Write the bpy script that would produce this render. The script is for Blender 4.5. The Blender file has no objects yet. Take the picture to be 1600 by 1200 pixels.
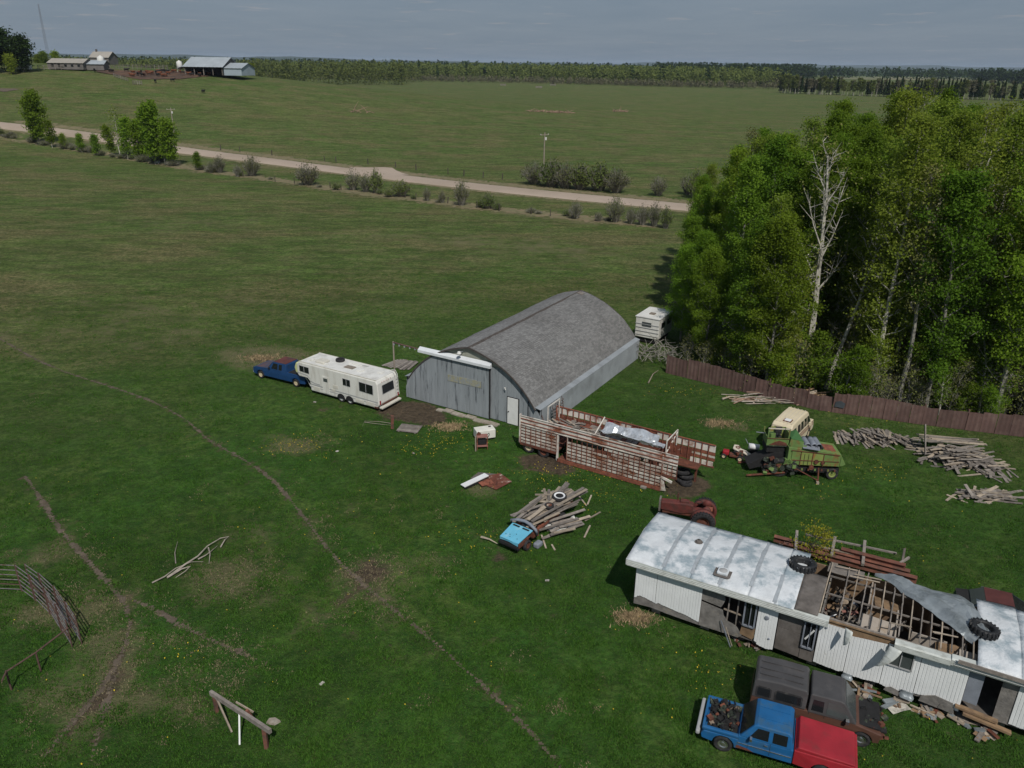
import bpy, bmesh, math, random
import numpy as np
from mathutils import Matrix, Vector, noise as mnoise
R = math.radians
rnd = random.Random(7)
sc = bpy.context.scene
COL = sc.collection

# ---------------------------------------------------------------- camera
CAMH = 24.0; FPX = 1220.0
pit = R(22.37); roll = R(0.8)
fv = Vector((0, math.cos(pit), -math.sin(pit)))
u0 = Vector((0, math.sin(pit), math.cos(pit))); r0 = Vector((1, 0, 0))
rv = r0*math.cos(roll) + u0*math.sin(roll); uv = u0*math.cos(roll) - r0*math.sin(roll)
cam = bpy.data.cameras.new('camera'); co = bpy.data.objects.new('camera', cam); COL.objects.link(co)
cam.sensor_width = 36; cam.lens = 36*FPX/1600; cam.clip_end = 40000; cam.clip_start = .5
m = Matrix((rv, uv, -fv)).transposed().to_4x4(); m.translation = (0, 0, CAMH); co.matrix_world = m
sc.camera = co

# ---------------------------------------------------------------- light
SUN_AZ = R(-12); SUN_EL = R(50)           # direction the shadows point, left of +Y
ld = Vector((math.sin(SUN_AZ)*math.cos(SUN_EL), math.cos(SUN_AZ)*math.cos(SUN_EL), -math.sin(SUN_EL)))
sl = bpy.data.lights.new('sun', 'SUN'); sl.energy = 4.1; sl.angle = R(.6); sl.color = (1, .95, .87)
so = bpy.data.objects.new('sun', sl); COL.objects.link(so)
so.rotation_euler = ld.to_track_quat('-Z', 'Y').to_euler()
w = bpy.data.worlds.new('World'); sc.world = w; w.use_nodes = True
nt = w.node_tree; nt.nodes.clear()
N = nt.nodes.new; LK = nt.links.new
out = N('ShaderNodeOutputWorld'); bg = N('ShaderNodeBackground'); bg.inputs['Strength'].default_value = .1
sky = N('ShaderNodeTexSky'); sky.sky_type = 'NISHITA'; sky.sun_disc = False
sky.sun_elevation = SUN_EL
sky.sun_rotation = math.atan2(-ld.x, -ld.y)
tc = N('ShaderNodeTexCoord'); sep = N('ShaderNodeSeparateXYZ'); LK(tc.outputs['Generated'], sep.inputs[0])
ab = N('ShaderNodeMath'); ab.operation = 'ABSOLUTE'; LK(sep.outputs['Z'], ab.inputs[0])
ad = N('ShaderNodeMath'); ad.inputs[1].default_value = .035; LK(ab.outputs[0], ad.inputs[0])
dv = N('ShaderNodeVectorMath'); dv.operation = 'DIVIDE'
cb = N('ShaderNodeCombineXYZ'); [LK(ad.outputs[0], cb.inputs[i]) for i in range(3)]
LK(tc.outputs['Generated'], dv.inputs[0]); LK(cb.outputs[0], dv.inputs[1])
def wnoise(sx, sy, scale, det=6, rough=.6):
    mp = N('ShaderNodeMapping'); mp.inputs['Scale'].default_value = (sx, sy, 0)
    LK(dv.outputs[0], mp.inputs[0])
    t = N('ShaderNodeTexNoise'); t.inputs['Scale'].default_value = scale; t.inputs['Detail'].default_value = det
    t.inputs['Roughness'].default_value = rough; LK(mp.outputs[0], t.inputs[0]); return t
def wramp(src, a, b):
    r_ = N('ShaderNodeMapRange'); r_.inputs[1].default_value = a; r_.inputs[2].default_value = b; LK(src, r_.inputs[0]); return r_.outputs[0]
n1 = wnoise(1, .6, .55); n2 = wnoise(1, 1.1, 1.1)
grey = N('ShaderNodeMix'); grey.data_type = 'RGBA'
grey.inputs[6].default_value = (1.95, 2.55, 3.35, 1); grey.inputs[7].default_value = (2.3, 2.85, 3.6, 1)
LK(wramp(n1.outputs[0], .35, .65), grey.inputs[0])
lit = N('ShaderNodeMix'); lit.data_type = 'RGBA'; lit.inputs[7].default_value = (3.9, 3.75, 4.0, 1)
LK(wramp(n2.outputs[0], .6, .8), lit.inputs[0]); LK(grey.outputs[2], lit.inputs[6])
mx = N('ShaderNodeMix'); mx.data_type = 'RGBA'; mx.inputs[0].default_value = .9
LK(sky.outputs[0], mx.inputs[6]); LK(lit.outputs[2], mx.inputs[7])
LK(mx.outputs[2], bg.inputs['Color']); LK(bg.outputs[0], out.inputs['Surface'])
sc.view_settings.view_transform = 'Standard'; sc.view_settings.look = 'None'
sc.view_settings.gamma = 1; sc.view_settings.use_curve_mapping = False
sc.view_settings.exposure = -.28

# ---------------------------------------------------------------- terrain function
def hgt(x, y):
    b = 21*np.exp(-((x+215)/190.)**2 - ((y-385)/120.)**2)
    t = np.clip((y-170)/90., 0, 1)
    return b*t*t*(3-2*t)
def ray(px, py): return fv + rv*((px-800)/FPX) + uv*((600-py)/FPX)
def at(px, py, z=None):
    """point of the ground (or of the level z) that the photograph shows at this pixel"""
    d = ray(px, py)
    if z is not None:
        t = (z-CAMH)/d.z; return Vector((d.x*t, d.y*t, z))
    lo, t = 0, 10.
    while t < 4000:
        p = d*t
        if CAMH+p.z < float(hgt(p.x, p.y)): break
        lo = t; t += 4
    hi = t
    for _ in range(30):
        mi = (lo+hi)/2; p = d*mi
        if CAMH+p.z < float(hgt(p.x, p.y)): hi = mi
        else: lo = mi
    p = d*hi; return Vector((p.x, p.y, float(hgt(p.x, p.y))))

def atd(px, D_):
    d = ray(px, 100); x = d.x/d.y*D_; return Vector((x, D_, float(hgt(x, D_))))

# ---------------------------------------------------------------- materials
MATS = {}
def newmat(name):
    mt = bpy.data.materials.new(name); mt.use_nodes = True
    t = mt.node_tree; t.nodes.clear(); o = t.nodes.new('ShaderNodeOutputMaterial'); MATS[name] = mt
    return mt, t, o
def mixc(t, fac, a, b):
    n = t.nodes.new('ShaderNodeMix'); n.data_type = 'RGBA'
    for s, v in ((0, fac), (6, a), (7, b)):
        if hasattr(v, 'is_linked') or hasattr(v, 'links'): t.links.new(v, n.inputs[s])
        elif s == 0: n.inputs[0].default_value = v
        else: n.inputs[s].default_value = (*v, 1)
    return n.outputs[2]
def nz(t, scale, det=4, stretch=(1, 1, 1), rough=.55, off=0):
    g = t.nodes.new('ShaderNodeNewGeometry'); mp = t.nodes.new('ShaderNodeMapping')
    mp.inputs['Scale'].default_value = stretch; mp.inputs['Location'].default_value = (off, off*.7, off*.3)
    t.links.new(g.outputs['Position'], mp.inputs[0])
    n = t.nodes.new('ShaderNodeTexNoise'); n.inputs['Scale'].default_value = scale
    n.inputs['Detail'].default_value = det; n.inputs['Roughness'].default_value = rough
    t.links.new(mp.outputs[0], n.inputs[0]); return n.outputs[0]
def rng(t, src, a, b, c=0., d=1.):
    n = t.nodes.new('ShaderNodeMapRange'); n.inputs[1].default_value = a; n.inputs[2].default_value = b
    n.inputs[3].default_value = c; n.inputs[4].default_value = d
    t.links.new(src, n.inputs[0]); return n.outputs[0]
def math_(t, op, a, b):
    n = t.nodes.new('ShaderNodeMath'); n.operation = op
    for i, v in enumerate((a, b)):
        if hasattr(v, 'links'): t.links.new(v, n.inputs[i])
        else: n.inputs[i].default_value = v
    return n.outputs[0]
def M(name, col, rough=.75, var=.25, scale=2.5, col2=None, thr=.55, soft=.08, s2=1.5, metal=0., bump=.15,
      bscale=12, stretch=(1, 1, 1), st2=None, rand=0., spec=.4, isl=False):
    mt, t, o = newmat(name)
    b = t.nodes.new('ShaderNodeBsdfPrincipled'); t.links.new(b.outputs[0], o.inputs[0])
    lo = tuple(c*(1-var) for c in col); hi = tuple(min(1, c*(1+var)) for c in col)
    c = mixc(t, rng(t, nz(t, scale, 5, stretch), .3, .7), lo, hi)
    if col2:
        n2 = nz(t, s2, 6, st2 or stretch, .65, 13.7)
        c = mixc(t, rng(t, n2, thr-soft, thr+soft), c, col2)
    if rand:
        if isl:
            g = t.nodes.new('ShaderNodeNewGeometry'); src = g.outputs['Random Per Island']
        else:
            g = t.nodes.new('ShaderNodeObjectInfo'); src = g.outputs['Random']
        hv = t.nodes.new('ShaderNodeHueSaturation'); t.links.new(c, hv.inputs['Color'])
        t.links.new(rng(t, src, 0, 1, 1-rand, 1+rand), hv.inputs['Value']); c = hv.outputs[0]
    t.links.new(c, b.inputs['Base Color'])
    b.inputs['Roughness'].default_value = rough; b.inputs['Metallic'].default_value = metal
    b.inputs['Specular IOR Level'].default_value = spec
    if bump:
        bn = t.nodes.new('ShaderNodeBump'); bn.inputs['Strength'].default_value = bump; bn.inputs['Distance'].default_value = .05
        t.links.new(nz(t, bscale, 3), bn.inputs['Height']); t.links.new(bn.outputs[0], b.inputs['Normal'])
    return mt
def leafmat(name, c1, c2, trans=.35, noisescale=.6):
    mt, t, o = newmat(name)
    g = t.nodes.new('ShaderNodeNewGeometry'); oi = t.nodes.new('ShaderNodeObjectInfo')
    c = mixc(t, g.outputs['Random Per Island'], c1, c2)
    hv = t.nodes.new('ShaderNodeHueSaturation'); t.links.new(c, hv.inputs['Color'])
    t.links.new(rng(t, oi.outputs['Random'], 0, 1, .72, 1.25), hv.inputs['Value'])
    t.links.new(rng(t, math_(t, 'FRACT', math_(t, 'MULTIPLY', oi.outputs['Random'], 7.3), 0), 0, 1, .485, .51), hv.inputs['Hue'])
    d = t.nodes.new('ShaderNodeBsdfDiffuse'); tr = t.nodes.new('ShaderNodeBsdfTranslucent'); mxs = t.nodes.new('ShaderNodeMixShader')
    t.links.new(hv.outputs[0], d.inputs[0]); t.links.new(hv.outputs[0], tr.inputs[0]); mxs.inputs[0].default_value = trans
    t.links.new(d.outputs[0], mxs.inputs[1]); t.links.new(tr.outputs[0], mxs.inputs[2]); t.links.new(mxs.outputs[0], o.inputs[0])
    return mt
RUST = (.19, .07, .032)
M('shed_metal', (.25, .275, .295), .6, .14, 1.2, (.08, .09, .105), .6, .1, 1.6, stretch=(1, 1, .25), st2=(2.2, 2.2, .3), bump=.08)
M('shed_door_metal', (.245, .27, .29), .6, .16, 1.5, (.055, .065, .075), .6, .07, 1.5, stretch=(2, 2, .2), st2=(3, 3, .32), bump=.08)
M('shed_side_metal', (.27, .295, .32), .55, .12, .7, (.17, .18, .19), .62, .12, .5, bump=.06)
M('gable_cream', (.3, .31, .26), .8, .15, 2)
M('shingle', (.172, .172, .172), .95, .06, .6, (.135, .133, .132), .6, .14, .25, rand=.2, isl=True, bump=.2, bscale=30, st2=(1, 1, .55))
M('ridge_dark', (.07, .06, .055), .9)
M('white_paint', (.68, .69, .68), .55, .06, 3, (.42, .4, .36), .68, .06, 2)
M('hood_white', (.62, .65, .68), .45, .08, 2)
M('faded_yellow', (.3, .29, .2), .8, .18, 5, (.25, .27, .27), .5, .08, 4)
M('white_siding', (.72, .74, .75), .5, .06, 1.2, (.42, .41, .37), .71, .08, 1.6)
M('fascia', (.5, .53, .51), .55, .12, 2, (.3, .31, .28), .6, .12, 2.5, stretch=(1, 1, 3))
M('sheathing', (.17, .16, .15), .95, .35, 3, (.3, .25, .17), .66, .06, 1.7, bump=.4)
M('plywood_dark', (.105, .093, .085), .85, .35, 2.2, (.17, .155, .145), .6, .12, 1.4, st2=(1, 1, .5))
M('plywood_tan', (.22, .145, .085), .9, .3, 3, (.15, .1, .07), .6, .08, 2.2)
M('roof_coating', (.58, .61, .64), .5, .12, 1.6, (.27, .33, .37), .54, .07, .95, bump=.5, bscale=8)
M('roof_seam', (.31, .34, .37), .6, .15, 4)
M('torn_metal', (.235, .265, .285), .42, .22, 1.8, (.12, .14, .15), .6, .1, 1.3, metal=.25, bump=.9, bscale=2.2)
M('bare_metal', (.55, .58, .62), .32, .2, 2.5, (.3, .3, .3), .6, .1, 3, metal=.5, bump=.5, bscale=4)
M('grey_wood', (.2, .178, .16), .92, .22, 5, (.14, .12, .105), .58, .1, 3, rand=.35, bump=.4)
M('pale_wood', (.31, .26, .205), .9, .22, 5, (.24, .2, .16), .6, .1, 3, rand=.3, bump=.4)
M('brown_beam', (.16, .065, .045), .9, .3, 3, (.08, .05, .04), .58, .1, 2, rand=.2)
M('stick', (.32, .28, .24), .95, .3, 4, rand=.2)
M('glass_dark', (.012, .014, .016), .12, .2, 1, bump=0, spec=.5)
M('glass_grey', (.06, .07, .07), .15, .2, 1, bump=0, spec=.6)
M('black', (.014, .014, .015), .9, .3, 5)
M('rubber', (.02, .02, .022), .85, .4, 6, (.06, .058, .055), .62, .08, 5)
M('rubber_speckled', (.018, .019, .021), .6, .4, 6, (.45, .47, .5), .66, .02, 9)
M('rv_white', (.66, .655, .62), .42, .05, .8, (.46, .44, .39), .62, .12, 1.6, st2=(1.6, 1.6, .25))
M('rv_roof', (.62, .62, .6), .7, .07, 1, (.42, .41, .39), .6, .12, .9)
M('rv_stripe', (.34, .345, .35), .5, .1)
M('rv_yellow', (.52, .55, .27), .55, .1)
M('rv_vent', (.56, .54, .48), .5, .1)
M('brown_mat', (.2, .17, .14), .9, .2)
M('blue_paint', (.012, .045, .13), .35, .2, 1.5, (.03, .035, .05), .66, .06, 1.5)
M('blue_hood', (.05, .055, .085), .5, .25, 1.2, (.12, .055, .045), .55, .12, 1.2)
M('rust_roof', (.11, .033, .028), .7, .25, 1.5, (.06, .035, .035), .6, .1, 2)
M('cream_rim', (.5, .42, .28), .6, .2, 4)
M('chrome', (.55, .55, .55), .2, .1, metal=.9)
M('rusty_white', (.52, .49, .44), .7, .14, 3, RUST, .55, .09, 1.0, rand=.14, st2=(1, 1, 2.), bump=.3)
M('rusty_red', (.14, .045, .028), .85, .3, 4, (.44, .36, .3), .63, .04, 2.5, rand=.15, bump=.3)
M('rusty_pale', (.6, .57, .52), .65, .1, 3, (.2, .07, .035), .58, .07, 1.0, rand=.08)
M('rust', (.13, .045, .027), .9, .35, 4, (.07, .028, .02), .55, .1, 3)
M('rust_bright', (.22, .075, .045), .9, .3, 4, (.1, .04, .03), .6, .1, 3)
M('mach_green', (.13, .21, .065), .55, .15, 2, (.2, .1, .035), .6, .07, 1.5, stretch=(1, 1, .6), st2=(1.5, 1.5, .8))
M('mach_yellow', (.2, .25, .07), .6, .15, 2, (.27, .11, .035), .6, .06, 1.7, st2=(2, 2, .6))
M('mach_dark_green', (.045, .12, .04), .5, .15)
M('mach_grease', (.035, .045, .035), .9, .5, 6, (.11, .12, .07), .6, .05, 5)
M('grey_sheet', (.2, .22, .26), .55, .15, 3)
M('cream_paint', (.62, .54, .39), .5, .06, 1.5, (.45, .37, .27), .66, .1, 1.2)
M('cream_side', (.55, .5, .42), .5, .08, 2)
M('stripe_brown', (.15, .07, .055), .5)
M('red_paint', (.3, .02, .03), .4, .15, 1.5, (.18, .03, .03), .65, .1, 1.5)
M('truck_blue', (.012, .1, .26), .45, .15, 1.5, (.04, .1, .17), .6, .1, 2)
M('truck_grey', (.06, .058, .06), .42, .15, 1.5, (.09, .085, .085), .64, .1, 1.4)
M('truck_brown', (.09, .045, .032), .45, .15, 2)
M('sky_blue_paint', (.13, .42, .58), .45, .08, 2, (.3, .5, .58), .66, .06, 2)
M('tractor_red', (.12, .03, .025), .7, .3, 3, (.07, .03, .025), .55, .1, 3)
M('maroon', (.09, .03, .028), .5, .2, 2)
M('navy_black', (.015, .028, .042), .35, .2)
M('fence_metal', (.105, .062, .054), .75, .18, 1.5, (.15, .1, .085), .6, .12, 1.2, rand=.16, bump=.2)
M('fence_patch', (.05, .06, .07), .7)
M('steel_pipe', (.15, .14, .14), .7, .3, 6, (.12, .055, .045), .6, .06, 4)
M('rust_pipe', (.1, .058, .048), .85, .3, 4)
M('cloth_white', (.55, .55, .52), .9, .15, 4, (.25, .3, .36), .55, .06, 5)
M('plastic_white', (.68, .69, .7), .5, .06)
M('fridge_white', (.66, .65, .6), .45, .08)
M('pink_fade', (.26, .12, .1), .8, .2)
M('paper', (.4, .38, .34), .9, .4, 6, rand=.45)
M('rubble', (.22, .17, .12), .9, .4, 6, (.1, .08, .07), .5, .1, 5, rand=.6)
M('interior_pale', (.34, .3, .26), .85, .12, 2, (.3, .22, .15), .62, .08, 2)
M('concrete', (.3, .27, .23), .95, .2, 4, (.2, .16, .12), .58, .1, 2)
M('dirt', (.115, .09, .068), 1, .28, 3, (.07, .056, .038), .56, .12, 1.4, bump=.8, bscale=10)
M('dirt_road', (.36, .29, .235), 1, .08, .12, (.3, .24, .185), .56, .1, .06, bump=.15, bscale=3)
M('straw', (.3, .225, .13), 1, .3, 6, rand=.35, isl=True)
M('straw_dull', (.175, .15, .085), 1, .3, 6, rand=.3, isl=True)
M('dandelion', (.5, .38, .03), 1, .1, bump=0)
M('bark_white', (.42, .4, .35), .95, .25, 2, (.12, .11, .1), .6, .06, 3, st2=(1, 1, 2), bump=.3)
M('bark_grey', (.23, .22, .19), .95, .3, 2, (.08, .075, .07), .58, .08, 3, bump=.3)
M('bark_dark', (.07, .06, .05), .95, .3, 2)
M('bark_tan', (.3, .2, .15), .95, .25, 2)
M('farm_roof', (.3, .335, .365), .55, .1, .3, rand=.05)
M('farm_roof2', (.3, .28, .25), .7, .1, .3)
M('farm_wall', (.14, .13, .125), .9, .2, .5)
M('farm_white', (.6, .6, .58), .6, .08, 1)
M('farm_blue', (.3, .36, .41), .6, .1, .5)
M('cow_black', (.012, .011, .011), .8, .2)
M('cow_red', (.13, .045, .02), .8, .2)
M('pole_wood', (.27, .23, .19), .9, .2)
leafmat('leaf_bright', (.14, .235, .02), (.2, .31, .038), .55)
leafmat('leaf_mid', (.11, .205, .02), (.155, .26, .032), .45)
leafmat('leaf_olive', (.16, .225, .028), (.22, .285, .045), .5)
leafmat('leaf_sprout', (.15, .17, .05), (.21, .21, .07), .3)
leafmat('leaf_dark', (.018, .035, .012), (.035, .06, .018), .15)
leafmat('leaf_bush', (.1, .12, .05), (.16, .165, .085), .2)
leafmat('leaf_bushgreen', (.09, .13, .035), (.14, .18, .05), .25)
leafmat('leaf_yellow', (.2, .2, .02), (.32, .3, .04), .35)
leafmat('leaf_far', (.11, .15, .04), (.17, .2, .06), .3)
leafmat('leaf_farbrown', (.1, .105, .06), (.15, .14, .09), .1)
leafmat('blossom', (.35, .4, .3), (.5, .5, .42), .2)
leafmat('grass_blade', (.034, .092, .014), (.07, .145, .024), .2)
M('verge', (.14, .13, .065), 1, .3, 1.2, (.2, .15, .09), .55, .1, .5, bump=.5, bscale=4)

# ---------------------------------------------------------------- object helpers
def link(o): COL.objects.link(o); return o
def thing(name, label, cat, loc=(0, 0, 0), rz=0., group=None, rot=None):
    o = link(bpy.data.objects.new(name, None)); o.location = loc
    o.rotation_euler = rot if rot else (0, 0, rz); o.empty_display_size = .3
    o['label'] = label; o['category'] = cat
    if group: o['group'] = group
    return o
def tag(o, label, cat, group=None):
    o['label'] = label; o['category'] = cat
    if group: o['group'] = group
    return o
class MB:
    def __init__(s): s.v = []; s.f = []
    def add(s, vs, fs):
        n = len(s.v); s.v += [tuple(v) for v in vs]; s.f += [tuple(i+n for i in f) for f in fs]; return s
    def box(s, c, d, rot=None):
        x, y, z = d[0]/2, d[1]/2, d[2]/2
        vs = [Vector((a, b, e)) for a in (-x, x) for b in (-y, y) for e in (-z, z)]
        if rot: vs = [rot @ v for v in vs]
        c = Vector(c)
        return s.add([v+c for v in vs], [(0, 1, 3, 2), (4, 6, 7, 5), (0, 4, 5, 1), (2, 3, 7, 6), (0, 2, 6, 4), (1, 5, 7, 3)])
    def tube(s, pts, rad, n=6, cap=True):
        pts = [Vector(p) for p in pts]
        if not hasattr(rad, '__len__'): rad = [rad]*len(pts)
        vs = []; fs = []
        for i, p in enumerate(pts):
            d = (pts[min(i+1, len(pts)-1)] - pts[max(i-1, 0)]).normalized()
            a = d.cross(Vector((0, 0, 1)) if abs(d.z) < .9 else Vector((1, 0, 0))).normalized(); b = d.cross(a)
            for k in range(n):
                t = 2*math.pi*k/n; vs.append(p + (a*math.cos(t) + b*math.sin(t))*rad[i])
        for i in range(len(pts)-1):
            for k in range(n):
                k2 = (k+1) % n; fs.append((i*n+k, i*n+k2, (i+1)*n+k2, (i+1)*n+k))
        if cap: fs += [tuple(range(n))[::-1], tuple(range((len(pts)-1)*n, len(pts)*n))]
        return s.add(vs, fs)
    def prism(s, poly, a, b, fn):
        """poly: 2-D outline; fn(u, v, w) -> xyz; w from a to b"""
        n = len(poly); vs = [fn(u, v, a) for u, v in poly] + [fn(u, v, b) for u, v in poly]
        fs = [tuple(range(n)), tuple(range(n, 2*n))[::-1]] + [(i, i+n, (i+1) % n+n, (i+1) % n) for i in range(n)]
        return s.add(vs, fs)
    def lathe(s, prof, c, axis='y', n=20, closed=False):
        c = Vector(c); vs = []; fs = []; k = len(prof)
        for i in range(n):
            t = 2*math.pi*i/n
            for r, h in prof:
                q = {'y': (r*math.cos(t), h, r*math.sin(t)), 'z': (r*math.cos(t), r*math.sin(t), h), 'x': (h, r*math.cos(t), r*math.sin(t))}[axis]
                vs.append(c+Vector(q))
        for i in range(n):
            j = (i+1) % n
            for a in range(k if closed else k-1):
                b = (a+1) % k; fs.append((i*k+a, j*k+a, j*k+b, i*k+b))
        return s.add(vs, fs)
    def mesh(s, name, mat, smooth=False):
        me = bpy.data.meshes.new(name); me.from_pydata(s.v, [], s.f)
        bm = bmesh.new(); bm.from_mesh(me); bmesh.ops.recalc_face_normals(bm, faces=bm.faces); bm.to_mesh(me); bm.free()
        me.materials.append(MATS[mat])
        if smooth: me.polygons.foreach_set('use_smooth', [True]*len(me.polygons))
        return me
    def build(s, name, mat, parent=None, smooth=False, bevel=0, sub=0):
        o = link(bpy.data.objects.new(name, s.mesh(name, mat, smooth)))
        if parent: o.parent = parent
        if bevel:
            b = o.modifiers.new('bevel', 'BEVEL'); b.width = bevel; b.segments = 2; b.limit_method = 'ANGLE'; b.angle_limit = R(35)
        if sub:
            b = o.modifiers.new('sub', 'SUBSURF'); b.levels = b.render_levels = sub
        return o
CUBE = {}
def ucube(mat):
    if mat not in CUBE: CUBE[mat] = MB().box((0, 0, 0), (1, 1, 1)).mesh('block_'+mat, mat)
    return CUBE[mat]
def sbox(name, parent, mat, c, d, rot=(0, 0, 0)):
    o = link(bpy.data.objects.new(name, ucube(mat))); o.parent = parent
    o.location = c; o.scale = d; o.rotation_euler = rot; return o
def sbar(name, parent, mat, p, q, w_, h_=None, rollz=0):
    """square bar from p to q"""
    p = Vector(p); q = Vector(q); d = q-p
    o = link(bpy.data.objects.new(name, ucube(mat))); o.parent = parent
    o.location = (p+q)/2; o.scale = (d.length, w_, h_ or w_)
    o.rotation_euler = (d.to_track_quat('X', 'Z')).to_euler(); return o
def sheet(name, mat, parent, grid, smooth=False, thick=.008):
    """grid[i][j] of points -> surface with thickness"""
    n, k = len(grid), len(grid[0]); b = MB()
    b.add([p for row in grid for p in row], [(i*k+j, i*k+j+1, (i+1)*k+j+1, (i+1)*k+j) for i in range(n-1) for j in range(k-1)])
    o = b.build(name, mat, parent, smooth); s_ = o.modifiers.new('thick', 'SOLIDIFY'); s_.thickness = thick; return o
def struct(o): o['kind'] = 'structure'; return o
def stuff(o): o['kind'] = 'stuff'; return o
def copy_tree(src, loc, rz, scale=1., label=None):
    r_ = link(src.copy()); r_.location = loc; r_.rotation_euler = (0, 0, rz); r_.scale = (scale,)*3 if not hasattr(scale, '__len__') else scale
    if label: r_['label'] = label
    for ch in src.children:
        c = link(ch.copy()); c.parent = r_
        for g in ch.children: d = link(g.copy()); d.parent = c
    return r_

# ================================================================ GROUND
TR1 = [(-40,510),(0,530),(60,565),(110,585),(180,607),(240,628),(290,655),(325,690),(375,715),(425,748),(455,785),(490,830),(530,885),(570,915),(620,960),(680,1005),(740,1060),(800,1115),(860,1180),(900,1230)]
TR2 = [(38,745),(60,775),(85,820),(110,850),(145,885),(175,925),(203,942),(206,985),(192,1020),(178,1055),(145,1095),(110,1130),(70,1175),(40,1220)]
TR3 = [(203,937),(235,948),(265,968),(290,985),(330,1002),(380,1022),(428,1044)]
TR4 = [(178,1055),(165,1100),(150,1140),(140,1200)]
def P2(l): return np.array([[*at(*p)[:2]] for p in l])
def resample(P, step):
    seg = np.hypot(*(P[1:]-P[:-1]).T); s = np.r_[0, np.cumsum(seg)]; n = max(2, int(s[-1]/step))
    t = np.linspace(0, s[-1], n)
    Q = np.c_[np.interp(t, s, P[:, 0]), np.interp(t, s, P[:, 1])]
    k = np.ones(5)/5
    for _ in range(3):
        Z = Q.copy()
        Z[2:-2, 0] = np.convolve(Q[:, 0], k, 'valid'); Z[2:-2, 1] = np.convolve(Q[:, 1], k, 'valid'); Q = Z
    return Q
trails = [(resample(P2(TR1), .5), .24), (resample(P2(TR2), .5), .3), (resample(P2(TR3), .4), .22), (resample(P2(TR4), .4), .22)]
def dist_poly(X, Y, Q):
    d = np.full(X.shape, 1e9)
    for i in range(len(Q)-1):
        a = Q[i]; b = Q[i+1]; ab_ = b-a; L2 = max(1e-9, (ab_**2).sum())
        t = np.clip(((X-a[0])*ab_[0]+(Y-a[1])*ab_[1])/L2, 0, 1)
        d = np.minimum(d, np.hypot(X-a[0]-t*ab_[0], Y-a[1]-t*ab_[1]))
    return d
ROAD = P2([(0, 196), (60, 202), (140, 212), (300, 237), (400, 249), (500, 262), (600, 275), (640, 280), (800, 298), (1040, 321)])
ROAD = np.vstack([ROAD[0]+(ROAD[0]-ROAD[1])*6, ROAD[0]+(ROAD[0]-ROAD[1])*2, ROAD, ROAD[-1]+(ROAD[-1]-ROAD[-2])*1.5, ROAD[-1]+(ROAD[-1]-ROAD[-2])*6])
ROADR = resample(ROAD, 4.)
HEDGE = P2([(0, 213), (60, 222), (130, 236), (200, 246), (270, 258), (320, 268), (400, 277), (480, 289), (560, 302), (640, 311), (720, 321), (800, 330), (900, 341), (1030, 354)])
def axis(a, b, step, lo, hi, growth=1.13):
    v = list(np.arange(a, b, step)); s_ = step; x = v[-1]
    while x < hi: s_ *= growth; x += s_; v.append(x)
    s_ = step; x = v[0]; pre = []
    while x > lo: s_ *= growth; x -= s_; pre.append(x)
    return np.array(pre[::-1]+v)
xs = axis(-45, 48, .6, -16000, 16000); ys = axis(15, 95, .6, -400, 19000, 1.09)
X, Y = np.meshgrid(xs, ys)
def fbm(X, Y, s_, seed=0.):
    return np.array([mnoise.fractal(Vector((a*s_+seed, b*s_, seed)), 1., 2., 4) for a, b in zip(X.ravel(), Y.ravel())]).reshape(X.shape)
SPOT_DRY = [((450, 255+300), 4, .5), ((415, 560), 2.2, .9), ((270, 530), 5, .35), ((300, 480), 7, .3), ((640, 470), 8, .35), ((820, 385), 7, .35), ((690, 375), 7, .35), ((900, 350), 5, .3), ((560, 360), 5, .25),
            ((260, 350), 14, .35), ((720, 330), 6, .3), ((950, 395), 5, .35), ((480, 690), 1.8, .6), ((1125, 662), 1.1, .9), ((1158, 668), .6, .6), ((990, 966), .8, 1.), ((230, 1090), 1.6, .55),
            ((160, 1000), 1.2, .5), ((330, 900), 1.5, .5), ((60, 870), 1.5, .6), ((50, 960), 1.8, .6), ((130, 950), 1., .6), ((60, 1090), 1.5, .5), ((250, 1010), .9, .35), ((360, 1060), 1.1, .4),
            ((400, 830), 2.2, .4), ((330, 1110), 1., .4), ((740, 660), 1.2, .7), ((755, 765), .9, .8), ((460, 700), 1.2, .5), ((880, 420), 5, .3), ((380, 920), 2, .45), ((600, 900), 2.2, .45), ((680, 870), 1.6, .35), ((540, 800), 1.6, .3), ((500, 980), 1.6, .35), ((760, 830), 1.1, .35), ((700, 730), 1.4, .3), ((640, 760), 1.2, .2), ((90, 500), 8, .3)]
SPOT_DIRT = [((648, 645), 1.5, 1.), ((625, 640), 1.3, 1), ((675, 655), 1., .8), ((410, 562), 1.3, .5), ((850, 725), 1.2, .85), ((835, 718), .8, .6), ((880, 735), .8, .5), ((1068, 765), 1.1, 1.), ((1085, 755), .8, .9), ((780, 870), .4, .8), ((770, 855), .3, .7),
             ((1010, 500), 1.5, .4), ((490, 630), .7, .4), ((505, 640), .6, .5), ((800, 692), .6, .4), ((580, 893), 1, .4), ((545, 935), .6, .4), ((1330, 1075), .8, .6), ((1240, 1040), .6, .5), ((190, 1060), .5, .6), ((640, 850), .8, .25), ((600, 1010), .7, .25), ((560, 900), 1.2, .3), ((600, 870), .9, .22), ((520, 960), 1.3, .2), ((700, 830), 1., .16), ((430, 880), 1., .14)]
inner = (Y > 14) & (Y < 330) & (np.abs(X) < 200)
dry = np.zeros(X.shape); dirt = np.zeros(X.shape)
for (p, r_, s_) in SPOT_DRY:
    q = at(*p); ang = .5
    dry += s_*np.exp(-((X-q.x)/(r_*1.5))**2-((Y-q.y)/r_)**2)
for (p, r_, s_) in SPOT_DIRT:
    q = at(*p); dirt += s_*1.3*np.exp(-((X-q.x)/(r_*1.15))**2-((Y-q.y)/r_)**2)
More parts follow.
